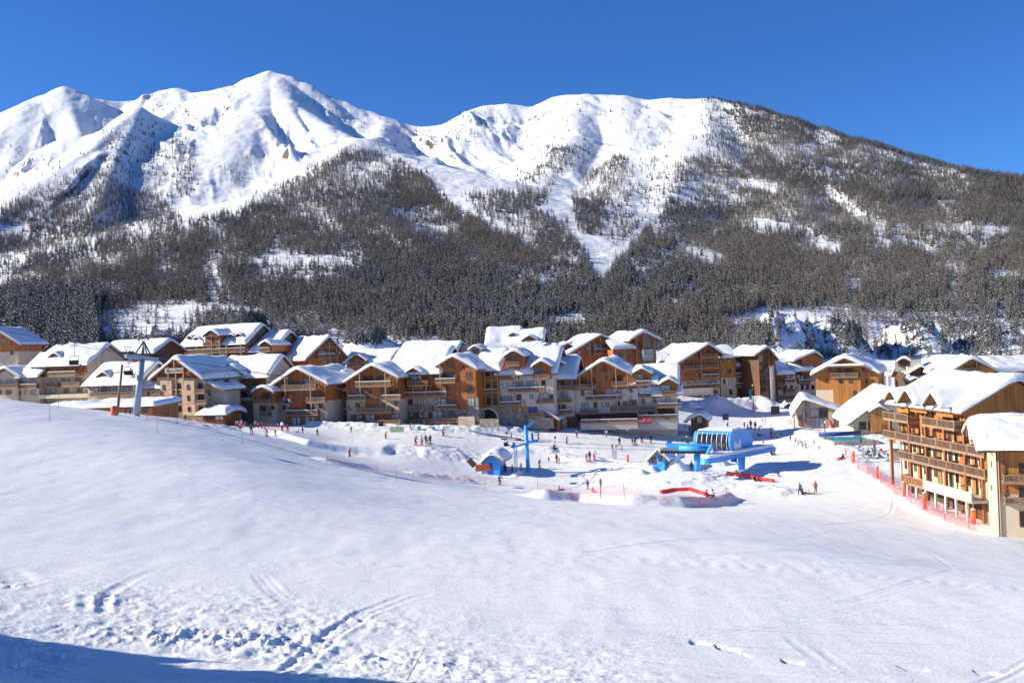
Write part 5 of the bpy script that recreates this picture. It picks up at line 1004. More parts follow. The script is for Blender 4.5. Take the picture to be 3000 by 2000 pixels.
def ski_mesh():
    mb = MB(); mb.box((-.045, -.80, 0), (.045, .78, .025), 'red_mat'); mb.add([(-.045, -.8, 0), (.045, -.8, 0), (.03, -.95, .09), (-.03, -.95, .09), (-.045, -.8, .025), (.045, -.8, .025), (.03, -.95, .11), (-.03, -.95, .11)], [(0, 1, 2, 3), (7, 6, 5, 4), (0, 3, 7, 4), (1, 5, 6, 2), (2, 6, 7, 3)], 'red_mat'); mb.box((-.04, -.12, .025), (.04, .2, .06), 'black')
    o = mb.build('ski'); me = o.data; bpy.data.objects.remove(o); return me
SKI = ski_mesh()
_o = MB().bar((0, 0, 0), (0, 0, 1.1), .012, 'black', 5).bar((0, 0, .08), (0, 0, .10), .05, 'black', 8).bar((0, 0, 1.0), (0, 0, 1.14), .02, 'black', 6).build('ski_pole'); POLE = _o.data; bpy.data.objects.remove(_o)
def person(px, py, hpx, pose, jac, tro, label, face=0, skis=False, group=None, z=None, hel='black', loc=None, sc=None):
    g = loc or gp(px, py); full = {'stand': 1.75, 'walk': 1.73, 'ski': 1.54, 'sit': 1.26, 'snow': .94, 'bend': 1.3}[pose]
    s_ = sc or min(1.12, max(.55, hpx / F * g.y / full))
    o = link('person', BODY[pose]); o.location = (g.x, g.y, (g.z - .02 + (.04 if skis else 0)) if z is None else z); o.scale = (s_,) * 3; o.rotation_euler = (0, 0, R_(face))
    tag(o, label, 'person', group)
    for i, m_ in ((1, jac), (2, tro)): o.material_slots[i].link = 'OBJECT'; o.material_slots[i].material = MATS['cloth_' + m_]
    h = link('helmet', HELM[hel], o); h.location = POSES[pose]['hd']
    if pose == 'bend': h.rotation_euler = (R_(50), 0, 0)
    if skis:
        P = POSES[pose]
        for sg in (1, -1):
            k = link('ski', SKI, o); k.location = (.13 * sg, P['an'][1] - .02, .015)
            p = link('ski_pole', POLE, o); h_ = P['ha']; p.location = (h_[0] * sg, h_[1] + .32, .02); p.rotation_euler = (R_(18), 0, 0)
    return o
PEOPLE = [
 (1464, 1420, 31, 'ski', 'blue', 'brown', 'skier in a bright blue jacket gliding below the blue hut', 40, 1, 'black'),
 (1024, 1338, 26, 'ski', 'red', 'black', 'skier in a red jacket and black trousers alone on the left snow track', 60, 1, 'black'),
 (2345, 1450, 38, 'walk', 'grey', 'black', 'person in a grey jacket pulling a sledge at the right of the piste', 200, 0, 'grey'),
 (2390, 1443, 35, 'stand', 'red', 'navy', 'person in a red jacket standing right of the yellow sledge', 160, 0, 'black'),
 (1479, 1383, 24, 'stand', 'black', 'black', 'person in black behind the red clad instructor by the blue hut', 20, 0, 'black'), (1483, 1384, 23, 'stand', 'red', 'red', 'instructor all in red beside the blue hut', -40, 0, 'black'), (1501, 1381, 21, 'stand', 'beige', 'purple', 'person in a beige jacket left of the blue pylon foot', 30, 0, 'grey'), (1527, 1380, 25, 'stand', 'white', 'grey', 'skier in a white jacket next to the blue pylon foot', 0, 0, 'red'),
 (1580, 1372, 27, 'ski', 'black', 'green', 'skier in black with green trousers right of the blue pylon', 60, 1, 'black'), (1577, 1288, 21, 'ski', 'black', 'black', 'dark skier high on the snow right of the blue pylon head', 50, 1, 'black'), (1499, 1284, 13, 'stand', 'darkgreen', 'black', 'small dark figure on the flat behind the blue pylon', 0, 0, 'black'),
 (1608, 1353, 14, 'stand', 'navy', 'black', 'small child in dark clothes between blue pylon and yellow figure', 10, 0, 'grey'), (1631, 1355, 27, 'stand', 'maroon', 'black', 'person in a maroon jacket beside the yellow clad child', 0, 0, 'black'), (1638, 1358, 20, 'stand', 'yellow', 'yellow', 'child all in yellow standing on a snow bank', 0, 0, 'grey'),
 (1718, 1350, 22, 'stand', 'pink', 'pink', 'child in pink at the left of a group of three skiers', 0, 1, 'red'), (1728, 1352, 31, 'stand', 'darkgreen', 'maroon', 'skier in a dark green jacket in the middle of the group of three', 15, 1, 'grey'), (1741, 1348, 29, 'ski', 'white', 'red', 'skier in a white jacket and red trousers', 40, 1, 'grey'),
 (1794, 1318, 18, 'stand', 'khaki', 'khaki', 'person in khaki behind the white boards', 0, 0, 'black'), (1805, 1316, 14, 'bend', 'black', 'black', 'person in black bending over by the white boards', 70, 0, 'black'), (1815, 1305, 25, 'stand', 'black', 'darkgreen', 'tall dark skier with green trousers above the white boards', 0, 1, 'black'), (1822, 1321, 17, 'walk', 'red', 'red', 'child in red walking by the white boards', 60, 0, 'red'),
 (1853, 1302, 19, 'stand', 'purple', 'khaki', 'person in a purple jacket on the flat before the terrace', 0, 1, 'black'), (1861, 1303, 22, 'bend', 'black', 'black', 'person in black stooping next to the purple jacket', 150, 1, 'black'), (1880, 1297, 25, 'ski', 'black', 'brown', 'skier with brown trousers before the long terrace', 30, 1, 'black'), (1907, 1298, 28, 'stand', 'black', 'darkgreen', 'tall dark skier standing alone left of the blue station', 0, 1, 'black'),
 (1997, 1295, 11, 'stand', 'black', 'maroon', 'small figure just above the blue launching beam', 0, 0, 'black'), (2014, 1297, 27, 'ski', 'grey', 'black', 'skier in grey and black left of the station windows', -20, 1, 'black'), (2021, 1266, 20, 'stand', 'maroon', 'navy', 'person in a maroon jacket next to the small wooden hut', 0, 0, 'red'),
 (1722, 1434, 31, 'stand', 'purple', 'khaki', 'person in a dark purple coat behind the pink net', -30, 0, 'black'), (1760, 1426, 26, 'stand', 'orange', 'black', 'person in an orange jacket behind the pink net', 20, 0, 'black'), (1738, 1442, 16, 'snow', 'orange', 'orange', 'child in orange sitting in the snow by the pink net', 30, 0, 'black'), (1641, 1436, 15, 'snow', 'black', 'maroon', 'child on a red sledge inside the netted play area', 90, 0, 'black'),
 (2236, 1304, 20, 'ski', 'grey', 'black', 'skier in grey coming down right of the station drum', 60, 1, 'black'), (2269, 1333, 27, 'stand', 'darkgreen', 'black', 'tall dark person right of the station wing', 0, 0, 'black'), (2263, 1333, 15, 'snow', 'black', 'black', 'person in black sitting right of the station wing', 30, 0, 'black'), (2195, 1344, 12, 'stand', 'black', 'yellow', 'small figure by the foot of the station pillar', 0, 0, 'black'),
 (2214, 1409, 26, 'snow', 'black', 'black', 'person in black sitting on the right red strip', 40, 0, 'black'), (2074, 1456, 24, 'snow', 'red', 'black', 'person in red sitting at the end of the left red strip', 50, 0, 'red'), (2088, 1456, 26, 'snow', 'white', 'maroon', 'person in white sitting at the end of the left red strip', -10, 0, 'black'),
 (2132, 1254, 17, 'stand', 'pink', 'pink', 'person all in hot pink behind the blue station', 180, 0, 'red'), (2139, 1257, 9, 'snow', 'black', 'black', 'dark child crouching right of the pink figure', 0, 0, 'black'), (2148, 1258, 9, 'snow', 'darkgreen', 'black', 'dark green clad child crouching near the pink figure', 40, 0, 'black'),
 (2181, 1253, 19, 'stand', 'grey', 'maroon', 'person in grey at the left of the gathered group', 20, 0, 'white'), (2193, 1256, 16, 'snow', 'red', 'black', 'person in red crouching in the gathered group', 60, 0, 'red'), (2200, 1255, 26, 'stand', 'navy', 'black', 'tallest person in navy in the gathered group', 0, 0, 'black'), (2213, 1259, 28, 'stand', 'darkgreen', 'black', 'big dark figure in the middle of the gathered group', 170, 0, 'black'), (2225, 1263, 18, 'bend', 'white', 'navy', 'person in white bending at the right of the gathered group', 80, 0, 'grey'), (2223, 1277, 13, 'snow', 'red', 'maroon', 'person in red sitting in front of the gathered group', 100, 0, 'red'),
 (2260, 1284, 24, 'stand', 'maroon', 'brown', 'person in a maroon coat by the bare bushes', 30, 0, 'black'), (2268, 1285, 19, 'bend', 'khaki', 'khaki', 'person in khaki stooping by the bare bushes', 60, 0, 'black'), (2276, 1284, 18, 'stand', 'beige', 'beige', 'person in beige by the bare bushes', -20, 0, 'black'), (2316, 1293, 18, 'stand', 'black', 'black', 'lone dark person at the foot of the right snow bank', 0, 0, 'black'), (2467, 1345, 22, 'snow', 'black', 'maroon', 'person lying on a red sledge at the end of the snow bank', -70, 0, 'grey'),
 (2026, 1379, 30, 'stand', 'brown', 'black', 'person in brown in front of the station pillar', 10, 0, 'black'), (2043, 1381, 25, 'stand', 'black', 'blue', 'person with blue trousers in front of the station pillar', 0, 0, 'black'), (2055, 1382, 28, 'stand', 'lightblue', 'teal', 'person in light blue and teal in front of the station', 20, 0, 'white'), (2067, 1381, 28, 'stand', 'green', 'khaki', 'person in a lime green jacket in front of the station', -20, 0, 'black'),
 (704, 1261, 25, 'stand', 'lightblue', 'navy', 'person in light blue at the lift entrance orange pads', 10, 0, 'black'), (737, 1273, 31, 'ski', 'black', 'grey', 'skier in black and grey just below the lift entrance', 30, 1, 'black'), (782, 1280, 26, 'ski', 'red', 'grey', 'skier in a red jacket below the lift entrance', -40, 1, 'black'), (807, 1276, 18, 'stand', 'black', 'black', 'small dark child right of the red jacketed skier', 0, 1, 'black'), (827, 1262, 32, 'stand', 'white', 'black', 'tall person in a white jacket on the mound by the twin gables', -20, 0, 'black'), (843, 1264, 25, 'stand', 'brown', 'maroon', 'person in brown and maroon right of the white jacket', 0, 0, 'black'), (873, 1267, 10, 'snow', 'teal', 'black', 'person in teal sitting in the snow with skis up', -60, 0, 'black'), (887, 1268, 17, 'stand', 'black', 'black', 'small dark figure beside the seated teal jacket', 0, 0, 'black'),
 (580, 1236, 15, 'stand', 'red', 'red', 'person in red left of the ticket kiosk', 0, 0, 'black'), (555, 1233, 14, 'stand', 'purple', 'white', 'child in purple left of the ticket kiosk', 0, 0, 'black'), (543, 1232, 17, 'stand', 'navy', 'purple', 'person in navy on the snow mound left of the kiosk', 0, 0, 'black'), (676, 1242, 16, 'stand', 'red', 'maroon', 'person in red in front of the ticket kiosk', 0, 0, 'black'), (682, 1242, 15, 'stand', 'maroon', 'red', 'child in maroon in front of the ticket kiosk', 20, 0, 'red'),
 (731, 1248, 22, 'stand', 'black', 'maroon', 'person in a black hat and maroon trousers at the lift entrance', 0, 0, 'black'), (748, 1252, 22, 'stand', 'yellow', 'maroon', 'lift attendant in a yellow jacket', 30, 0, 'black'), (757, 1254, 20, 'stand', 'orange', 'brown', 'person in orange queueing at the lift', 0, 0, 'black'), (766, 1255, 22, 'stand', 'maroon', 'maroon', 'person all in maroon queueing at the lift', 60, 0, 'black'), (716, 1246, 17, 'bend', 'darkgreen', 'black', 'person in dark green bending by the orange pads', 40, 0, 'black'), (812, 1250, 15, 'snow', 'white', 'black', 'person in white and black sitting at the edge of the red net', 0, 0, 'black'),
 (1029, 1266, 19, 'stand', 'grey', 'black', 'person in grey in front of the snow wall', 0, 0, 'black'), (1202, 1257, 20, 'walk', 'black', 'black', 'person in black striding on top of the snow wall', 90, 0, 'black'), (1298, 1277, 26, 'ski', 'grey', 'black', 'dark skier leaning in front of the snow wall', 60, 1, 'black'), (1218, 1304, 30, 'ski', 'orange', 'brown', 'skier in an orange jacket left of the dense group', 40, 1, 'black'), (1236, 1305, 30, 'stand', 'white', 'brown', 'person in white at the left of the dense group', 20, 1, 'black'), (1248, 1300, 28, 'stand', 'maroon', 'black', 'person in maroon in the dense group', 0, 0, 'red'), (1261, 1300, 28, 'stand', 'black', 'black', 'person in black at the right of the dense group', -30, 1, 'black'), (1254, 1302, 20, 'bend', 'darkgreen', 'black', 'person in dark green stooping in the dense group', 100, 0, 'black'),
 (600, 1238, 15, 'stand', 'blue', 'black', 'person in blue just left of the kiosk door', 0, 0, 'white'), (640, 1242, 15, 'stand', 'black', 'purple', 'person in black and purple in front of the kiosk window', 30, 0, 'grey'), (655, 1243, 14, 'walk', 'green', 'black', 'person in green passing the purple banner fence', 90, 0, 'black'), (692, 1250, 18, 'stand', 'grey', 'red', 'person with red trousers left of the orange pads', 0, 0, 'white'), (775, 1256, 18, 'stand', 'navy', 'grey', 'person in navy leaving the lift queue', 60, 1, 'black'), (1660, 1300, 22, 'ski', 'teal', 'black', 'skier in teal on the flat below the shed', 60, 1, 'black'), (1690, 1282, 20, 'stand', 'red', 'black', 'person in a red jacket on the flat before the long terrace, far left', 0, 1, 'white'), (1130, 1285, 22, 'ski', 'yellow', 'black', 'skier in a yellow jacket before the snow wall', 50, 1, 'black'), (930, 1275, 20, 'stand', 'purple', 'black', 'person in purple on the flat right of the lift entrance', 0, 1, 'red'),
 (368, 1212, 13, 'stand', 'maroon', 'black', 'child in maroon between the wooden pole and the grey pylon', 0, 0, 'black'), (382, 1215, 20, 'stand', 'navy', 'navy', 'person in navy just left of the grey pylon foot', 0, 0, 'black')]
for px, py, h, pose, j, t, lab, fc, sk, he in PEOPLE: person(px, py, h, pose, j, t, lab, fc, bool(sk), None, None, he)
# ================================================================ lift
def pl_thing(name, label, cat, P, group=None, rz=0): return thing(name, label, cat, P, rz, group)
def tube(pts, r, mat, name, n=5, parent=None, origin=None):
    mb = MB(); o = Vector(origin or (0, 0, 0))
    for a, b_ in zip(pts[:-1], pts[1:]): mb.bar(Vector(a) - o, Vector(b_) - o, r, mat, n)
    return mb.build(name, parent)
B0 = gp(395, 1217); Yp = B0.y
def loc_(px, py, o, dY=0): return at(px, py, o.y + dY) - o
py_ = pl_thing('lift_pylon', 'big grey steel lift pylon leaning on the left snow crest', 'lift pylon', B0)
mb = MB(); r0 = 10.0 / F * Yp; mb.bar((0, 0, -1.5), loc_(416, 1050, B0), r0, 'steel', 16, r0 * .86); mb.build('column', py_)
mb = MB(); a, c = loc_(368, 1041, B0, -1.4), loc_(461, 1054, B0, 1.4); mb.sq(a, c, .7, .6, 'steel'); mb.sq(loc_(383, 1034, B0, -1), loc_(448, 1047, B0, 1), .12, .3, 'steel_dark'); mb.build('crossarm', py_)
ap = loc_(421, 1000, B0); mb = MB()
for px, py, d in ((396, 1036, -.8), (415, 1042, .8), (432, 1043, -.8), (445, 1046, .8), (421, 1042, 0)): mb.bar(loc_(px, py, B0, d), ap, .11, 'steel_dark', 6)
mb.build('lifting_frame', py_)
mb = MB()
for px, py in ((406, 992), (416, 988), (426, 986), (434, 990)): mb.ball(loc_(px, py + 3, B0), .16, 'steel_dark', 8); mb.bar(loc_(px, py + 3, B0), ap, .03, 'steel_dark', 5)
mb.build('pulley_block', py_)
for (px, py), d in (((370, 1043), -1.4), ((459, 1052), 1.4)):
    cr = MB(); q = loc_(px, py, B0, d); cr.sq(q + Vector((-1.0, -.1, .35)), q + Vector((1.0, .1, .30)), .12, .2, 'steel_dark'); s_ = cr.build('sheave_train', py_)
    for i in range(5): MB().bar(q + Vector((-.9 + .45 * i, -.12, .48)), q + Vector((-.9 + .45 * i, .12, .48)), .19, 'black', 10).build('sheave', s_)
mb = MB(); l0, l1 = loc_(385, 1212, B0, -.5), loc_(399, 1060, B0, -.5)
for k in (0, .35): mb.bar(l0 + Vector((k, 0, 0)), l1 + Vector((k, 0, 0)), .03, 'white_paint', 5)
for i in range(22): p = l0.lerp(l1, (i + .5) / 22); mb.bar(p, p + Vector((.35, 0, 0)), .02, 'white_paint', 4)
mb.build('ladder', py_)
mb = MB()
for z in (0, .5, 1.0):
    q = [loc_(366, 1036, B0, d) + Vector((0, 0, z)) for d in (-2.4, -.6)] + [loc_(384, 1038, B0, d) + Vector((0, 0, z)) for d in (-.6, -2.4)]
    for i in range(4): mb.bar(q[i], q[(i + 1) % 4], .035, 'steel_dark', 5)
for i in range(4): mb.bar(q[i], q[i] - Vector((0, 0, 1.0)), .035, 'steel_dark', 5)
mb.build('service_platform', py_)
C1 = [(-260, 905, 105), (40, 962, 116), (240, 1004, 124), (368, 1036, 138.6), (560, 1062, 145), (770, 1092, 152), (960, 1130, 157), (1160, 1180, 162), (1340, 1232, 168), (1502, 1296, 174), (1700, 1312, 172), (1960, 1318, 168)]
C2 = [(-260, 915, 108), (40, 974, 119), (240, 1016, 127), (459, 1046, 141.6), (640, 1076, 148), (840, 1106, 155), (1030, 1144, 160), (1230, 1194, 165), (1400, 1242, 170), (1575, 1290, 176), (1760, 1302, 173), (1990, 1312, 168)]
for C, lab in ((C1, 'nearer steel haul cable of the chairlift over the rooftops'), (C2, 'farther steel haul cable of the chairlift over the rooftops')):
    P = [at(*p) for p in C]; Q = []
    for i in range(len(P) - 1):
        for k in range(4): Q.append(P[i].lerp(P[i + 1], k / 4))
    tag(tube(Q + [P[-1]], .035, 'steel_dark', 'lift_cable'), lab, 'cable', 'haul cables of the chairlift')
def chair_parts(o, hang):
    MB().bar((0, 0, hang), (0, .1, 1.5), .035, 'steel_dark', 6).bar((-.9, .1, 1.5), (.9, .1, 1.5), .04, 'steel_dark', 6).bar((-.9, .1, 1.5), (-.95, .25, .45), .035, 'steel_dark', 6).bar((.9, .1, 1.5), (.95, .25, .45), .035, 'steel_dark', 6).build('hanger', o)
    MB().box((-.95, -.3, .40), (.95, .2, .48), 'black').build('seat', o); MB().box((-.95, .2, .48), (.95, .28, 1.0), 'black').build('backrest', o)
    mb = MB()
    for s_ in (-.9, -.3, .3, .9): mb.bar((s_, -.32, .44), (s_, -.62, .0), .02, 'steel_dark', 5)
    mb.bar((-.9, -.62, 0), (.9, -.62, 0), .025, 'steel_dark', 5).build('footrest', o)
    MB().box((-.16, -.16, hang - .05), (.16, .16, hang + .35), 'steel_dark').build('grip', o)
CH = [(222, 1078, 125, 74, 80), (381, 1106, 139.5, 62, 75), (668, 1126, 147, 52, 82), (845, 1188, 153, 78, 70), (1120, 1254, 160, 88, 75), (1486, 1312, 172, 42, 70), (1628, 1320, 175, 26, 78), (1240, 1222, 166, 25, 84)]
CLAB = ['empty lift chair hanging over the roofs at the far left', 'lift chair hanging next to the grey pylon', 'empty lift chair before the boarded chalet left of the twin gables', 'lift chair with riders before the left gabled block', 'low lift chair before the right gabled block', 'dark lift chair at the left arm of the blue pylon', 'small lift chair right of the blue pylon', 'lift chair before the warm wood gable']
for (px, py, Y, hp, rz), lab in zip(CH, CLAB):
    p = at(px, py, Y); o = pl_thing('lift_chair', lab, 'lift chair', p, 'chairs hanging on the lift cable', R_(rz)); chair_parts(o, max(2.2, hp / F * Y))
q = at(845, 1188, 153); person(0, 0, 0, 'sit', 'white', 'grey', 'rider in a white jacket on the lift chair before the left gabled block', 60, True, loc=q + Vector((.25, -.1, 0)), z=q.z + .02, sc=1.0)
q = at(381, 1106, 139.5); person(0, 0, 0, 'sit', 'black', 'black', 'rider in black on the lift chair next to the grey pylon', 65, True, loc=q + Vector((.25, -.2, 0)), z=q.z + .02, sc=1.0)
# blue pylon
B1 = gp(1548, 1381); bp_ = pl_thing('lift_pylon', 'bright blue lift pylon with side arms in the middle of the snow', 'lift pylon', B1)
r1 = 6.2 / F * B1.y; MB().bar((0, 0, -1), loc_(1540, 1246, B1), r1, 'blue_paint', 16, r1 * .85).build('column', bp_)
mb = MB().sq(loc_(1500, 1311, B1, -1.5), loc_(1541, 1298, B1), .22, .30, 'blue_paint').sq(loc_(1541, 1298, B1), loc_(1576, 1289, B1, 1.5), .22, .30, 'blue_paint'); mb.build('crossarm', bp_)
q = loc_(1505, 1305, B1, -1.4); MB().add([q + Vector((-.5, 0, -.2)), q + Vector((.5, 0, -.1)), q + Vector((.05, 0, .8)), q + Vector((-.5, .15, -.2)), q + Vector((.5, .15, -.1)), q + Vector((.05, .15, .8))], [(0, 1, 2), (5, 4, 3), (0, 3, 4, 1), (1, 4, 5, 2), (2, 5, 3, 0)], 'blue_paint').build('guide_fin', bp_)
q = loc_(1563, 1288, B1, 1.3); MB().sq(q + Vector((-.1, 0, -.3)), q + Vector((-.25, 0, 1.0)), .4, .35, 'blue_dark').sq(q + Vector((-.4, 0, -.35)), q + Vector((.8, 0, -.15)), .35, .5, 'blue_paint').ball(q + Vector((-.25, 0, 1.05)), .28, 'blue_paint', 8).build('work_platform', bp_)
MB().sq(loc_(1543, 1252, B1), loc_(1566, 1232, B1, .4), .10, .3, 'blue_paint').build('jib', bp_)
for px, py in ((1476, 1286), (1518, 1287)):
    q = loc_(px, py, B1, -2); MB().bar(q + Vector((-.5, 0, 0)), q + Vector((.5, 0, 0)), .12, 'black', 8).bar(q, loc_(1500, 1311, B1, -1.5), .03, 'steel_dark', 5).build('sheave_train', bp_)
lp = gp(1512, 1381); o = pl_thing('ladder_mast', 'grey lattice mast just left of the blue pylon', 'mast', lp); mb = MB(); h_ = (1381 - 1312) / F * lp.y
for x in (-.25, .25):
    for y in (-.2, .2): mb.bar((x, y, -.3), (x, y, h_), .045, 'steel', 5)
for i in range(14): mb.bar((-.25, -.2, h_ * i / 14), (.25, -.2, h_ * (i + 1) / 14), .03, 'steel', 4).bar((.25, .2, h_ * i / 14), (-.25, .2, h_ * (i + 1) / 14), .03, 'steel', 4)
mb.build('lattice', o)
# wooden pole with an orange pad
Wp = gp(342, 1214); o = pl_thing('wooden_pole', 'brown wooden pole left of the grey pylon', 'pole', Wp); MB().bar((0, 0, -.5), loc_(358, 1068, Wp), .20, 'wood_grey', 10, .15).build('shaft', o)
MB().sq(loc_(328, 1092, Wp), loc_(378, 1088, Wp), .1, .12, 'beam_dark').build('crossbar', o)
ORP = [(334, 1216, 26, 8.5, 'orange padded cylinder at the foot of the wooden pole'), (2501, 1354, 33, 3.8, 'orange safety pad farthest up the netted piste edge'), (2571, 1401, 36, 3.6, 'orange safety pad second from the top of the piste edge'), (2650, 1453, 42, 4.4, 'orange safety pad in the middle of the netted piste edge'), (2709, 1491, 47, 5.4, 'orange safety pad before the hotel terrace posts'), (2852, 1534, 42, 7.6, 'broad orange pad round the street lamp at the hotel corner'), (698, 1252, 17, 2.6, 'left orange pad at the lift entrance'), (709, 1252, 19, 3.2, 'right orange pad at the lift entrance'), (1839, 1352, 20, 3.4, 'leaning orange red pad left of the blue ticket cabin'), (2942, 1571, 10, 6, 'small orange mat at the foot of the near house')]
for px, py, h, r, lab in ORP:
    p = gp(px, py); k = p.y / F; o = pl_thing('safety_pad', lab, 'safety pad', p, 'orange safety pads')
    MB().bar((0, 0, -.15), (0, 0, h * k), r * k, 'orange', 14).build('padding', o); MB().bar((0, 0, h * k), (0, 0, h * k + .12), r * k * .9, 'snow', 12, r * k * .5).build('snow_cap', o)
    mb = MB()
    for i in (.25, .55, .85): mb.bar((0, 0, h * k * i), (0, 0, h * k * i + .05), r * k * 1.03, 'red_mat', 14)
    mb.build('strap', o)
lp = gp(2853, 1530); o = pl_thing('street_lamp', 'slim grey curved street lamp at the hotel corner', 'street lamp', lp); k = lp.y / F; H_ = (1530 - 1425) * k
MB().bar((0, 0, 0), (0, 0, H_ * .9), .07, 'steel', 8, .05).bar((0, 0, H_ * .9), (-.2, 0, H_), .05, 'steel', 8).bar((-.2, 0, H_), (-.9, 0, H_ + .15), .045, 'steel', 8).build('mast', o); MB().box((-1.4, -.14, H_ + .08), (-.85, .14, H_ + .2), 'steel_dark').build('lamp_head', o)
# ---- nets
m, nt, b_ = _mat('net'); b_.inputs['Base Color'].default_value = (.62, .07, .12, 1); b_.inputs['Alpha'].default_value = .24; b_.inputs['Roughness'].default_value = .8
m, nt, b_ = _mat('net_pale'); b_.inputs['Base Color'].default_value = (.85, .30, .32, 1); b_.inputs['Alpha'].default_value = .22; b_.inputs['Roughness'].default_value = .8
m, nt, b_ = _mat('net_purple'); b_.inputs['Base Color'].default_value = (.22, .08, .25, 1); b_.inputs['Alpha'].default_value = .45
def net(pts, h, label, mat='net', posts=True, pmat='red_mat', step=6.0, lean=0):
    P = [gp(*p) for p in pts]; o0 = P[0]; o = pl_thing('safety_net', label, 'net', o0); Q = []
    for a, c in zip(P[:-1], P[1:]):
        n = max(1, int((c - a).length / 1.5))
        for i in range(n): q = a.lerp(c, i / n); Q.append(Vector((q.x, q.y, gz(q.x, q.y))))
    Q.append(P[-1]); G = np.zeros((4, len(Q), 3))
    for j in range(4):
        for i, q in enumerate(Q): sg = .10 * math.sin(i * 1.7) * (j / 3) - .12 * (j == 3) * abs(math.sin(i * .8)); G[j, i] = (q.x - o0.x + .1 * math.sin(i * 2.1 + j), q.y - o0.y, q.z - o0.z + h * j / 3 + sg)
    grid_mesh('netting', G, mat, True, o)
    acc = 99
    for i, q in enumerate(Q):
        acc += 1.5
        if acc >= step and posts: acc = 0; MB().bar(q - o0 - Vector((0, 0, .3)), q - o0 + Vector((random.uniform(-.15, .15), 0, h * 1.12)), .035, pmat, 6).build('net_post', o)
net([(2478, 1338), (2520, 1378), (2600, 1430), (2670, 1474), (2740, 1512), (2800, 1538), (2860, 1556)], 1.6, 'red safety net along the right edge of the piste below the hotel', 'net', step=5)
net([(1578, 1446), (1640, 1455), (1710, 1461), (1760, 1462)], 1.5, 'pink net on red stakes round the children play area, left part', 'net_pale', step=3)
net([(1760, 1462), (1830, 1458), (1890, 1462)], 1.6, 'pink net on red stakes round the children play area, right part', 'net_pale', step=2.5)
net([(1935, 1476), (2050, 1480), (2145, 1462)], 1.1, 'thin pale net on the crest of the curved snow wall', 'net_pale', step=5)
net([(430, 1232), (520, 1240), (600, 1246)], .9, 'pale pink net below the chalet with the name board', 'net_pale', step=4)
net([(625, 1243), (670, 1246), (720, 1250)], 1.0, 'purple banner fence before the ticket kiosk', 'net_purple', step=3, pmat='white_paint'); net([(770, 1256), (800, 1258), (850, 1262)], 1.1, 'red net at the right of the lift entrance', 'net', step=3)
net([(2060, 1402), (2130, 1396), (2215, 1385)], 1.0, 'thin red net in the shade before the station', 'net_pale', step=5); net([(960, 1352), (1160, 1392), (1400, 1408), (1470, 1412)], .8, 'low pale net along the track below the blue hut', 'net_pale', step=7)
for pts, lab in (([(1936, 1446), (1970, 1439), (2020, 1437), (2050, 1447), (2068, 1452)], 'kinked red fabric strip on the snow in front, left one'), ([(2130, 1390), (2150, 1393), (2190, 1398), (2230, 1408), (2266, 1412)], 'straight red fabric strip on the snow, right one')):
    P = [gp(*p) for p in pts]; mb = MB()
    for a, c in zip(P[:-1], P[1:]): mb.sq(a - P[0] + Vector((0, 0, .28)), c - P[0] + Vector((0, 0, .28)), .45, .42, 'red_mat')
    o = mb.build('crash_mat', None, P[0]); tag(o, lab, 'crash mat', 'red strips on the snow')
STK = [(146, 1232, 1163), (172, 1196, 1141), (460, 1270, 1232), (710, 1300, 1228), (956, 1365, 1312), (1032, 1300, 1263), (1244, 1272, 1226), (1161, 1409, 1357), (1399, 1352, 1282), (1421, 1440, 1394)]
SLAB = ['thin slope stake farthest left on the crest', 'thin slope stake just right of the farthest left one', 'thin slope stake right of the grey pylon shadow', 'thin slope stake below the lift entrance', 'thin slope stake left of the red jacketed skier', 'thin slope stake on the flat in front of the twin gables', 'thin white slope stake by the snow wall', 'thin slope stake on the bank below the track', 'thin slope stake in front of the blue hut roof', 'thin slope stake just left of the blue jacketed skier']
for (px, y1, y0), lab in zip(STK, SLAB):
    p = gp(px, y1); tag(MB().bar((0, 0, -.3), (.05, 0, (y1 - y0) / F * p.y), .035, 'bamboo', 6, .02).build('slope_stake', None, p), lab, 'stake', 'slope stakes')
p = gp(1192, 1992); tp = at(1246, 1895, p.y); o = pl_thing('bamboo_cane', 'leaning bamboo cane with a green lower half at the bottom of the picture', 'cane', p); d = tp - p
MB().bar(-d * .15, d * .6, .013, 'green_dark', 6, .012).build('lower_half', o); MB().bar(d * .6, d, .012, 'bamboo', 6, .009).build('upper_half', o)
# round lollipop markers before the terrace
for i, (px, py) in enumerate(((1776, 1264), (1837, 1257), (1889, 1249), (1946, 1241), (2007, 1234))):
    base = gp(px + 1, py + (22, 20, 18, 22, 24)[i]); k = base.y / F; top = at(px, py, base.y) - base
    o = pl_thing('marker_disc', 'white round marker disc on a pole, %s' % ('farthest left of the five before the terrace', 'second of the five, with a pink cone below', 'middle one, with a blue cone below', 'fourth of the five, at the terrace corner', 'the last of the five, beside the small hut')[i], 'marker', base, 'round marker discs')
    MB().bar((0, 0, -.2), top, .03, 'white_paint', 6).build('pole', o); MB().bar(top + Vector((0, -.04, 0)), top + Vector((0, .04, 0)), 4.6 * k, 'white_paint', 18).build('disc', o)
    MB().bar(top * .30, top * .62, .20, 'red_mat' if i != 2 else 'blue_dark', 8, .06).build('cone', o)
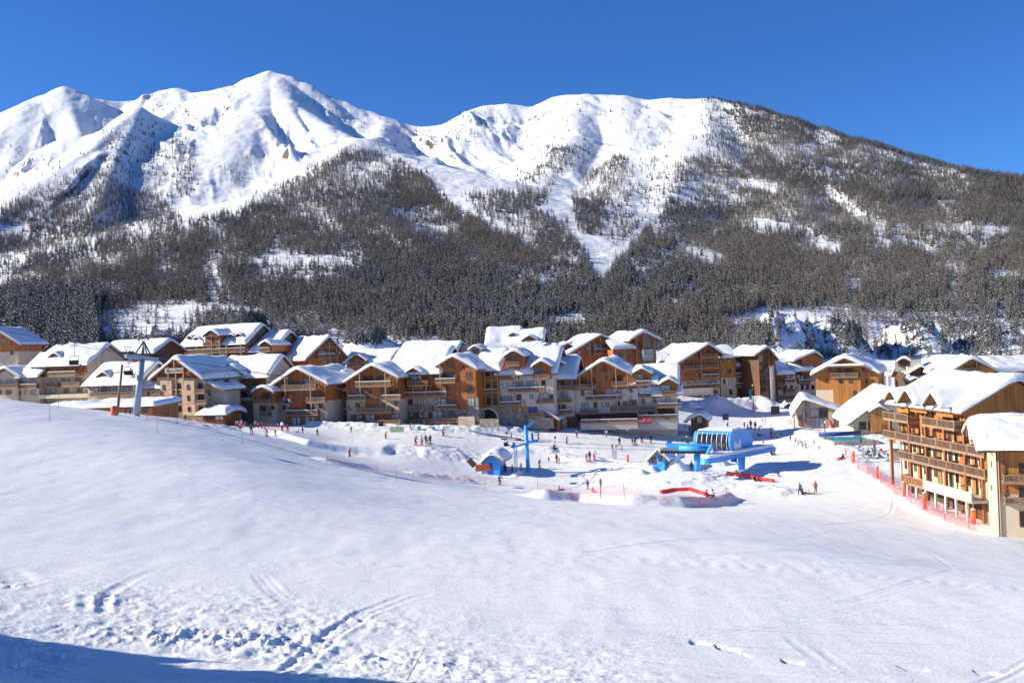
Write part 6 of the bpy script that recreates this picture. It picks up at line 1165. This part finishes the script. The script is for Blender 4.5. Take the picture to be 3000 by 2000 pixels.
# ================================================================ small buildings and the blue station
b = Bld('ticket_kiosk', 'little wooden kiosk under a thick snow cushion by the lift entrance', z2, 870, 1425, 197, 16, None, 'kiosk')
b.long((800, 1305), (1165, 1292), (1262, 1165), 5.5, 870, 1150, 'wood_warm', T=1.25, over=1.0, endover=1.0); b.W((885, 1350, 940, 1405), (955, 1345, 1010, 1405), kind='glass'); b.W((1040, 1325, 1140, 1385), kind='curtain'); b.DOOR((1012, 1345, 1035, 1420), mat='wood_dark')
b = Bld('shed', 'narrow slanted wooden shed at the foot of the front row', z5, 240, 1460, 203, 18, None, 'shed')
b.block(240, 380, 1275, 1480, 0, 3.2, 'wood_warm'); b.part('doorway_shade', MB().box((b.uw(275, 1340)[0], -.05, -.5), (b.uw(370, 1340)[0], -.01, b.uw(275, 1345)[1]), 'black')); u0, w0 = b.uw(232, 1232, -.5); u1, w1 = b.uw(404, 1338, -.5); b.roof([(u0, w0), (u1, w1)], -.6, 3.6, 'v', .35)  # flat black panel stands for the shade inside the shed opening
b = Bld('hut', 'small dark wooden hut with a snow roof in the blue shade', z6, 560, 1352, 207, 16, None, 'hut')
b.gable((485, 1252), (680, 1172), (795, 1252), 6, 555, 752, 'wood_dark', T=.5, over=1.0); b.W((640, 1215, 700, 1290), kind='pane_pale')
b = Bld('lift_hut', 'blue hut with a rounded snow roof, half dug into a snow bank', zp, 1411, 1386, 172, 14, None, 'hut')
b.gable((1408, 1347), (1438, 1322), (1476, 1342), 4.5, 1411, 1462, 'blue_paint', T=1.2, over=.5, bury=1.5); b.part('corner_trim', MB().box((b.u0 - .02, -.03, -1), (b.u0 + .12, .0, 1.9), 'blue_dark')); b.part('door', MB().box((b.u0 + 1.0, -.06, -.4), (b.u0 + 1.9, -.01, 1.7), 'blue_dark'))
p = gp(1412, 1384) ; q = at(1393, 1372, 169.5); tag(MB().box((0, 0, -.5), (2.4, .12, .65), 'orange').build('orange_board', None, q), 'orange board leaning at the corner of the blue hut', 'board'); tag(MB().sq((0, 0, 0), (1.0, .5, -1.2), .5, .9, 'beam_dark').build('tarpaulin_roll', None, at(1372, 1345, 172)), 'rust brown rolled tarpaulin left of the blue hut', 'roll')
b = Bld('ticket_cabin', 'blue ticket cabin with a snow roof left of the lift station', zp, 1903, 1378, 171, 34, None, 'cabin')
b.gable((1895, 1345), (1926, 1314), (1962, 1345), 5.2, 1903, 1946, 'blue_paint', T=.45, over=.35, bury=1.5); b.W((1908, 1338, 1922, 1357), (1929, 1334, 1942, 1350), kind='glass'); b.part('corner_trim', MB().box((-.06, -.05, -1), (.1, .02, 2.0), 'blue_dark'))
for v0 in (1.2, 3.4): b.part('side_window', MB().box((-.06, v0, .9), (-.02, v0 + 1.1, 1.9), 'glass'))
Sg = gp(2060, 1362); Y0 = 166
b = Bld('lift_station', 'bright blue lift terminal with a rounded glazed drum on pillars', zp, 2036, 1318, Y0, 36, None, 'lift station')
Ld = b.uw(2144, 1322, 0)[0]; hh = b.uw(2040, 1262, 0)[1]
pr = [(0.0, 0), (-.45, .25 * hh), (-.55, .5 * hh), (-.35, .78 * hh), (.15, .96 * hh), (.8, hh), (5.4, hh), (7.0, .9 * hh), (8.1, .65 * hh), (8.7, .35 * hh), (8.7, 0)]
b.part('drum', MB().prism(pr, 0, Ld, 'blue_paint', 'u'))
gl = [(p - .03, w_) for p, w_ in pr[:5]]; mb = MB(); ins = .09 * Ld
for (p0, w0), (p1, w1) in zip(gl[:-1], gl[1:]):
    a0, a1 = max(w0, .10 * hh), min(w1, .86 * hh)
    if a1 <= a0: continue
    f = lambda w_: p0 + (p1 - p0) * (w_ - w0) / (w1 - w0 + 1e-6); mb.add([(ins, f(a0), a0), (Ld - ins * .6, f(a0), a0), (Ld - ins * .6, f(a1), a1), (ins, f(a1), a1)], [(0, 1, 2, 3)], 'glass')
gz_ = b.part('glazing', mb); mb = MB()
for i in range(7):
    x = ins + (Ld - ins * 1.6) * (i + .02) / 6.4
    for (p0, w0), (p1, w1) in zip(gl[:-1], gl[1:]): mb.sq((x + .0 + .05 * w0, p0 - .05, w0), (x + .05 * w1, p1 - .05, w1), .09, .06, 'white_paint')
b.part('rib', mb, gz_)
snow_sheet(b.part('drum_roof', MB().box((.3, .6, hh + .003), (Ld - .05, 4.4, hh + .05), 'blue_paint')), [(.7, hh + .05), (4.3, hh + .05)], .5, Ld - .2, 'u', .28)
mb = MB(); 
for y, z, ry, rz_ in ((1.6, .45, .5, 1.3), (3.3, .5, .45, 1.5), (2.4, .35, 1.0, .7)): mb.ball((Ld + .0, y, z), 1.0, 'snow', 10, (.07, ry * 1.25, rz_ * .8))
b.part('snow_patch', mb)
mb = MB(); n = 10   # stadium shaped cable guide platform with snow on top
A0, A1 = at(2071, 1342, 158) - b.A, at(2252, 1318, 171) - b.A; ca, sa = math.cos(b.a), math.sin(b.a)
def l2(v_): return Vector((v_.x * math.cos(b.a) - v_.y * math.sin(b.a), v_.x * math.sin(b.a) + v_.y * math.cos(b.a), v_.z))
A0, A1 = l2(A0), l2(A1); ax = (A1 - A0); ax.z = 0; ax.normalize(); nx = Vector((-ax.y, ax.x, 0)); zt = (A0.z + A1.z) / 2
ring = []
for c, t0 in ((A1, -90), (A0, 90)):
    for i in range(n + 1): t = R_(t0 + 180 * i / n); ring.append(c + ax * math.cos(t) * 1.1 + nx * math.sin(t) * 1.1)
for nm, z0, z1_, mt, sc_ in (('guide_platform', zt - .45, zt + .35, 'blue_paint', 1), ('platform_snow', zt + .353, zt + .85, 'snow', .95)):
    c = (A0 + A1) / 2; vs = [(c.x + (p.x - c.x) * sc_, c.y + (p.y - c.y) * sc_, z0) for p in ring] + [(c.x + (p.x - c.x) * sc_ * .98, c.y + (p.y - c.y) * sc_ * .98, z1_) for p in ring]; k = len(ring)
    o_ = b.part(nm, MB().add(vs, [list(range(k))[::-1], list(range(k, 2 * k))] + [(i, (i + 1) % k, k + (i + 1) % k, k + i) for i in range(k)], mt), None if nm == 'guide_platform' else gp_)
    gp_ = o_
for px, py0, py1, r, Yc in ((2172, 1322, 1362, 12, 166), (2042, 1325, 1362, 10, 165)):
    p0, p1 = l2(at(px, py1, Yc) - b.A), l2(at(px, py0, Yc) - b.A); b.part('pillar', MB().bar(p0 - Vector((0, 0, 1)), p1, r / F * Yc * .75, 'blue_paint', 14, r / F * Yc))
def L(px, py, Y): return l2(at(px, py, Y) - b.A)
mb = MB().sq(L(1950, 1301, 163), L(2082, 1306, 160), .55, .45, 'blue_paint').sq(L(1955, 1308, 165), L(2060, 1314, 163), .4, .55, 'blue_paint').bar(L(1990, 1312, 161), L(2078, 1316, 159.5), .5, 'blue_paint', 12); b.part('launch_beam', mb)
b.part('belt_drive', MB().sq(L(1935, 1322, 163), L(2075, 1326, 160), .5, .35, 'steel_dark').sq(L(1935, 1318, 163), L(2075, 1322, 160), .3, .2, 'bamboo'))
for i in range(14): b.part('drive_wheel', MB().bar(L(1940 + i * 9.6, 1324, 162.6 - i * .2), L(1940 + i * 9.6, 1324, 161.8 - i * .2), .26, 'black', 10))
b.part('strut', MB().sq(L(2084, 1303, 159.5), L(2064, 1347, 158), .45, .35, 'blue_paint').sq(L(1958, 1300, 163), L(1962, 1288, 163), .5, .5, 'blue_dark'))
b.part('bollard', MB().bar(L(1965, 1300, 163), L(1960, 1290, 163), .28, 'blue_paint', 8))
b.part('underframe', MB().sq(L(2090, 1318, 163), L(2150, 1326, 162), .5, .5, 'blue_dark').bar(L(2120, 1320, 163), L(2160, 1355, 164), .12, 'blue_paint', 6).bar(L(2150, 1340, 162), L(2150, 1352, 162), .5, 'blue_dark', 10).bar(L(2100, 1325, 164), L(2040, 1350, 165), .12, 'blue_paint', 6))
# ploughed snow heaps round the station
def heap(px, py, wpx, hpx, label, dY=0, seed=1):
    p = gp(px, py); k = p.y / F; rx, rz_ = wpx * k / 2, hpx * k; n = 22; G = np.zeros((n, n, 3)); u = np.linspace(-1, 1, n); X, Y = np.meshgrid(u, u, indexing='ij'); r = np.sqrt(X * X + Y * Y)
    h_ = np.clip(1 - r, 0, 1) ** .75 * rz_ * (1 + .5 * fbm(X * 2.3 + seed, Y * 2.3, seed, 3)) - .35; G[..., 0] = X * rx * 1.1; G[..., 1] = Y * rx * .9; G[..., 2] = h_
    o = grid_mesh('snow_heap', G, 'snow'); o.location = p; tag(o, label, 'snow heap', 'heaps of ploughed snow'); return o
heap(1880, 1388, 62, 22, 'bright ploughed snow heap before the blue ticket cabin', seed=3); heap(1985, 1376, 78, 44, 'big snow heap under the launching beam of the station', seed=5); heap(2110, 1362, 70, 30, 'snow heap between the station pillars', seed=8); heap(2265, 1392, 50, 14, 'small rough snow heap right of the station shadow', seed=11); heap(2020, 1192, 70, 22, 'yellowish snow heap by the hotel garage', seed=13); heap(2300, 1188, 50, 16, 'snow heap hiding a parked car by the dark tower', seed=17); heap(720, 1232, 26, 44, 'tall thin snow lump left of the lift entrance', seed=19)
# ---- other things on the snow
def flat_sign(px, y0, y1, w_px, name, label, cat, mat, post=True, rz=0, lines=None, txt=None, tm='white_paint'):
    p = gp(px, y1); k = p.y / F; o = pl_thing(name, label, cat, p, None, R_(rz)); w_, h_ = w_px * k / 2, (y1 - y0) * k; lo = h_ * (.25 if post else 0)
    MB().box((-w_, -.06, lo), (w_, .06, h_), mat).build('panel', o)
    if post:
        for s_ in (-.8, .8): MB().bar((w_ * s_, 0.1, -.4), (w_ * s_, .1, h_), .05, 'steel_dark', 6).build('post', o)
    if txt: text(None, txt, 0, -.075, lo + (h_ - lo) * .6, w_ * .5, tm, o)
    return o
flat_sign(2126, 1212, 1236, 18, 'notice_board', 'dark notice board beside the road behind the station', 'board', 'umbrella_navy'); flat_sign(2272, 1190, 1222, 25, 'notice_board', 'large dark board on the snow bank near the hall', 'board', 'black', rz=-5); flat_sign(1797, 1317, 1345, 7, 'white_board', 'left one of two narrow white boards on the flat', 'board', 'white_paint'); flat_sign(1805, 1318, 1345, 6, 'white_board', 'right one of two narrow white boards on the flat', 'board', 'white_paint')
flat_sign(1163, 1250, 1266, 40, 'banner', 'pale green and yellow banner on the snow wall', 'banner', 'banner_green', post=False)
for px, py, lab in ((1228, 1257, 'blue cloth pennant lying on the snow wall, left one'), (1270, 1258, 'blue cloth pennant lying on the snow wall, right one')): flat_sign(px, py - 9, py, 10, 'pennant', lab, 'pennant', 'cloth_lightblue', post=False, rz=20)
p = gp(2208, 1207); o = pl_thing('flag_pole', 'tall dark red pole with a green hanging banner by the hotel', 'flag pole', p); k = p.y / F; H_ = (1207 - 1128) * k; MB().bar((0, 0, -.5), (0, 0, H_), .11, 'cloth_maroon', 8).ball((0, 0, H_), .2, 'white_paint', 8).build('pole', o); MB().box((-1.0, -.02, H_ * .48), (-.3, .02, H_ * .85), 'cloth_teal').bar((-1.05, 0, H_ * .85), (0, 0, H_ * .85), .03, 'steel_dark', 5).build('cloth_banner', o)
for px, y1, y0, lab in ((2328, 1258, 1210, 'red lamp pole left of the hall'), (2418, 1297, 1238, 'red lamp pole at the corner of the swimming pool')):
    p = gp(px, y1); o = pl_thing('lamp_pole', lab, 'lamp pole', p, 'red lamp poles'); H_ = (y1 - y0) / F * p.y; MB().bar((0, 0, -.4), (0, 0, H_), .08, 'cloth_maroon', 8).build('pole', o); MB().ball((.12, 0, H_ + .1), .2, 'white_paint', 8).build('lamp', o)
# pool
P = [gp(2418, 1292), gp(2560, 1296)]; zp_ = max(P[0].z, P[1].z) + .5; pc = (P[0] + P[1]) / 2; o = pl_thing('swimming_pool', 'turquoise outdoor pool with a rolled navy cover', 'pool', (pc.x, pc.y, zp_)); hw = (P[1].x - P[0].x) / 2
MB().box((-hw - .4, -4, -2.2), (hw + .4, 5.6, -.06), 'plaster').build('basin_rim', o); MB().box((-hw, -3.2, -.055), (hw, 4.6, -.02), 'pool_water').build('water', o); MB().bar((-hw - .3, 5.0, .5), (hw + .2, 5.0, .5), .42, 'blue_dark', 12).build('cover_roll', o)
mb = MB()
for x in np.linspace(-hw, hw, 12): mb.bar((x, -3.9, -.1), (x, -3.9, .9), .025, 'steel', 5)
mb.bar((-hw, -3.9, .9), (hw, -3.9, .9), .03, 'steel', 5); mb.build('railing', o)
# terrace of the hotel: tables, chairs, guests
def table_at(p, lab):
    o = pl_thing('terrace_table', lab, 'table', p, 'tables on the hotel terrace'); MB().bar((0, 0, .70), (0, 0, .75), .5, 'white_paint', 14).build('table_top', o); MB().bar((0, 0, 0), (0, 0, .70), .05, 'steel', 8).bar((0, 0, 0), (0, 0, .04), .28, 'steel', 10).build('leg', o)
def chair_at(p, rz, lab):
    o = pl_thing('terrace_chair', lab, 'chair', p, 'chairs on the hotel terrace', rz); MB().box((-.23, -.23, .42), (.23, .23, .46), 'steel').build('seat', o); MB().box((-.23, .20, .46), (.23, .24, .9), 'steel').build('backrest', o)
    for sx in (-.2, .2):
        for sy in (-.2, .2): MB().bar((sx, sy, 0), (sx, sy, .42), .02, 'steel_dark', 5).build('leg', o)
TG = [('black', 'navy'), ('maroon', 'black'), ('green', 'black'), ('blue', 'maroon'), ('black', 'black'), ('yellow', 'black'), ('red', 'beige'), ('navy', 'grey'), ('black', 'brown'), ('purple', 'black')]
TP = [(2545, 1338), (2577, 1343), (2599, 1354), (2617, 1354), (2641, 1347), (2630, 1340), (2583, 1330), (2556, 1330), (2660, 1368), (2606, 1342)]
for i, ((px, py), (j, t)) in enumerate(zip(TP, TG)):
    q = gp(px, py); lab = ('at the left end of the terrace', 'left of centre on the terrace', 'at the front of the terrace', 'front right on the terrace', 'by the hotel wall', 'behind the others by the wall', 'at the back of the terrace', 'at the back left of the terrace', 'nearest the lower balcony', 'in the middle of the terrace')[i]
    person(px, py, 0, 'sit', j, t, f'seated guest in {j} jacket {lab}', (i * 67) % 360, False, sc=1.0, hel=('black', 'grey', 'white', 'red')[i % 4]); chair_at(q + Vector((0, .02, -.02)), R_((i * 67) % 360), f'steel terrace chair under the guest in {j} {lab}')
    if i % 2 == 0: table_at(q + Vector((.5, -.75, 0)), f'round white table beside the guest in {j} {lab}')
for i, (px, py) in enumerate(((2515, 1318), (2528, 1324), (2540, 1318), (2552, 1340), (2530, 1338), (2568, 1322))): table_at(gp(px, py), 'empty white table %s' % ('nearest the pool', 'second from the pool', 'at the back near the parasol', 'before the feather flag', 'at the snow edge of the terrace', 'behind the feather flag')[i]); chair_at(gp(px + 5, py + 2), R_(50 * i), 'empty steel chair at the white table %s' % ('nearest the pool', 'second from the pool', 'at the back near the parasol', 'before the feather flag', 'at the snow edge of the terrace', 'behind the feather flag')[i])
p = gp(2560, 1350); k = p.y / F; o = pl_thing('feather_flag', 'dark grey feather flag standing on the terrace', 'flag', p); MB().bar((0, 0, -.2), (0, 0, 58 * k), .03, 'steel', 6).build('pole', o); MB().box((.0, -.02, 14 * k), (.42, .02, 58 * k), 'cloth_grey').build('sail', o)
p = gp(2523, 1312); o = pl_thing('parasol', 'closed navy parasol near the pool', 'parasol', p); MB().bar((0, 0, 0), (0, 0, 2.4), .03, 'steel', 6).build('pole', o); MB().bar((0, 0, .9), (0, 0, 2.3), .20, 'umbrella_navy', 10, .04).build('canopy', o)
b = Bld('terrace_kiosk', 'low grey snack counter with a yellow sign by the hotel terrace', zp, 2612, 1345, 158, 10, None, 'kiosk'); b.block(2612, 2645, 1315, 1350, 0, 2.2, 'plaster'); b.roof([(-.3, b.uw(2612, 1313)[1]), (2.4, b.uw(2612, 1313)[1] + .3)], b.uw(2606, 1313)[0], b.uw(2650, 1313)[0], 'u', .3); b.part('sign', MB().box((b.uw(2606, 1285)[0], -.4, b.uw(2606, 1297)[1]), (b.uw(2622, 1285)[0], -.3, b.uw(2606, 1283)[1]), 'yellow'))
# bare shrubs along the right snow bank
def shrub(px, py, h, lab, sd_):
    r = random.Random(sd_); p = gp(px, py); o = pl_thing('bare_shrub', lab, 'shrub', p, 'bare shrubs by the piste'); mb = MB()
    for i in range(9):
        a = r.uniform(0, 6.28); l = h * r.uniform(.6, 1); q = Vector((math.cos(a) * l * .35, math.sin(a) * l * .35, l)); mb.bar((0, 0, -.1), q, .025, 'beam_dark', 4, .01)
        for j in range(3): t = r.uniform(.4, .9); w_ = q * t; mb.bar(w_, w_ + Vector((r.uniform(-.3, .3), r.uniform(-.3, .3), r.uniform(.1, .4))), .012, 'beam_dark', 4, .006)
    mb.build('branch', o)
for i, (px, py, h) in enumerate(((2258, 1262, 2.2), (2290, 1280, 1.4), (2340, 1305, 1.5), (2352, 1310, 1.7), (2362, 1314, 1.5), (2385, 1302, 1.2), (2240, 1247, 2.5), (2330, 1296, 1.2), (2400, 1318, 1.0))): shrub(px, py, h, 'leafless shrub on the right snow bank', i)
b_ = banner_b; (bu0, bw1), (bu1, bw0) = banner_w; ban = thing('banner', 'red banner with white lettering tied to the terrace rail', 'banner', b_.A, -b_.a)
MB().box((bu0, -3.87, bw0), (bu1, -3.83, bw1), 'red_mat').build('cloth', ban); text(None, 'esf', (bu0 + bu1) / 2 - .1, -3.89, (bw0 + bw1) / 2, (bw1 - bw0) * .95, 'white_paint', ban); text(None, '.net', bu1 - (bu1 - bu0) * .16, -3.89, (bw0 + bw1) / 2 + .05, (bw1 - bw0) * .5, 'white_paint', ban)
MB().bar((bu0 + .65, -3.88, (bw0 + bw1) / 2), (bu0 + .65, -3.90, (bw0 + bw1) / 2), (bw1 - bw0) * .40, 'white_paint', 20).bar((bu0 + .65, -3.90, (bw0 + bw1) / 2), (bu0 + .65, -3.905, (bw0 + bw1) / 2), (bw1 - bw0) * .28, 'red_mat', 20).build('emblem', ban)
# sledges, car
def sledge(px, py, lab, mat, rz):
    p = gp(px, py); o = pl_thing('sledge', lab, 'sledge', p, 'sledges on the snow', R_(rz)); MB().box((-.25, -.55, .14), (.25, .55, .2), mat).build('seat', o)
    for s_ in (-.22, .22): MB().sq((s_, -.7, .25), (s_, -.45, .03), .04, .04, 'black').sq((s_, -.45, .03), (s_, .6, .03), .04, .04, 'black').build('runner', o)
sledge(2372, 1447, 'yellow sledge pulled between the two walkers', 'yellow', 70); sledge(1641, 1437, 'red sledge inside the netted play area', 'red_mat', 90); sledge(2467, 1347, 'red sledge at the end of the right snow bank', 'red_mat', 110)
person(2354, 1448, 18, 'snow', 'black', 'black', 'child in black riding behind the grey jacketed walker', 100, False); person(2372, 1446, 12, 'snow', 'green', 'brown', 'small child in green on the yellow sledge', 80, False)
p = gp(2320, 1196); o = pl_thing('parked_car', 'dark parked car under snow by the dark tower', 'car', p, None, R_(80)); MB().box((-.85, -2.1, .35), (.85, 2.1, .85), 'black').prism([(-1.5, .85), (1.7, .85), (1.1, 1.4), (-.9, 1.4)], -.78, .78, 'glass', 'u').build('body', o); MB().box((-.75, -1.0, 1.403), (.75, 1.2, 1.6), 'snow').build('snow_cover', o)
for sx in (-.8, .8):
    for sy in (-1.3, 1.3): MB().bar((sx - .1, sy, .32), (sx + .1, sy, .32), .32, 'black', 12).build('wheel', o)
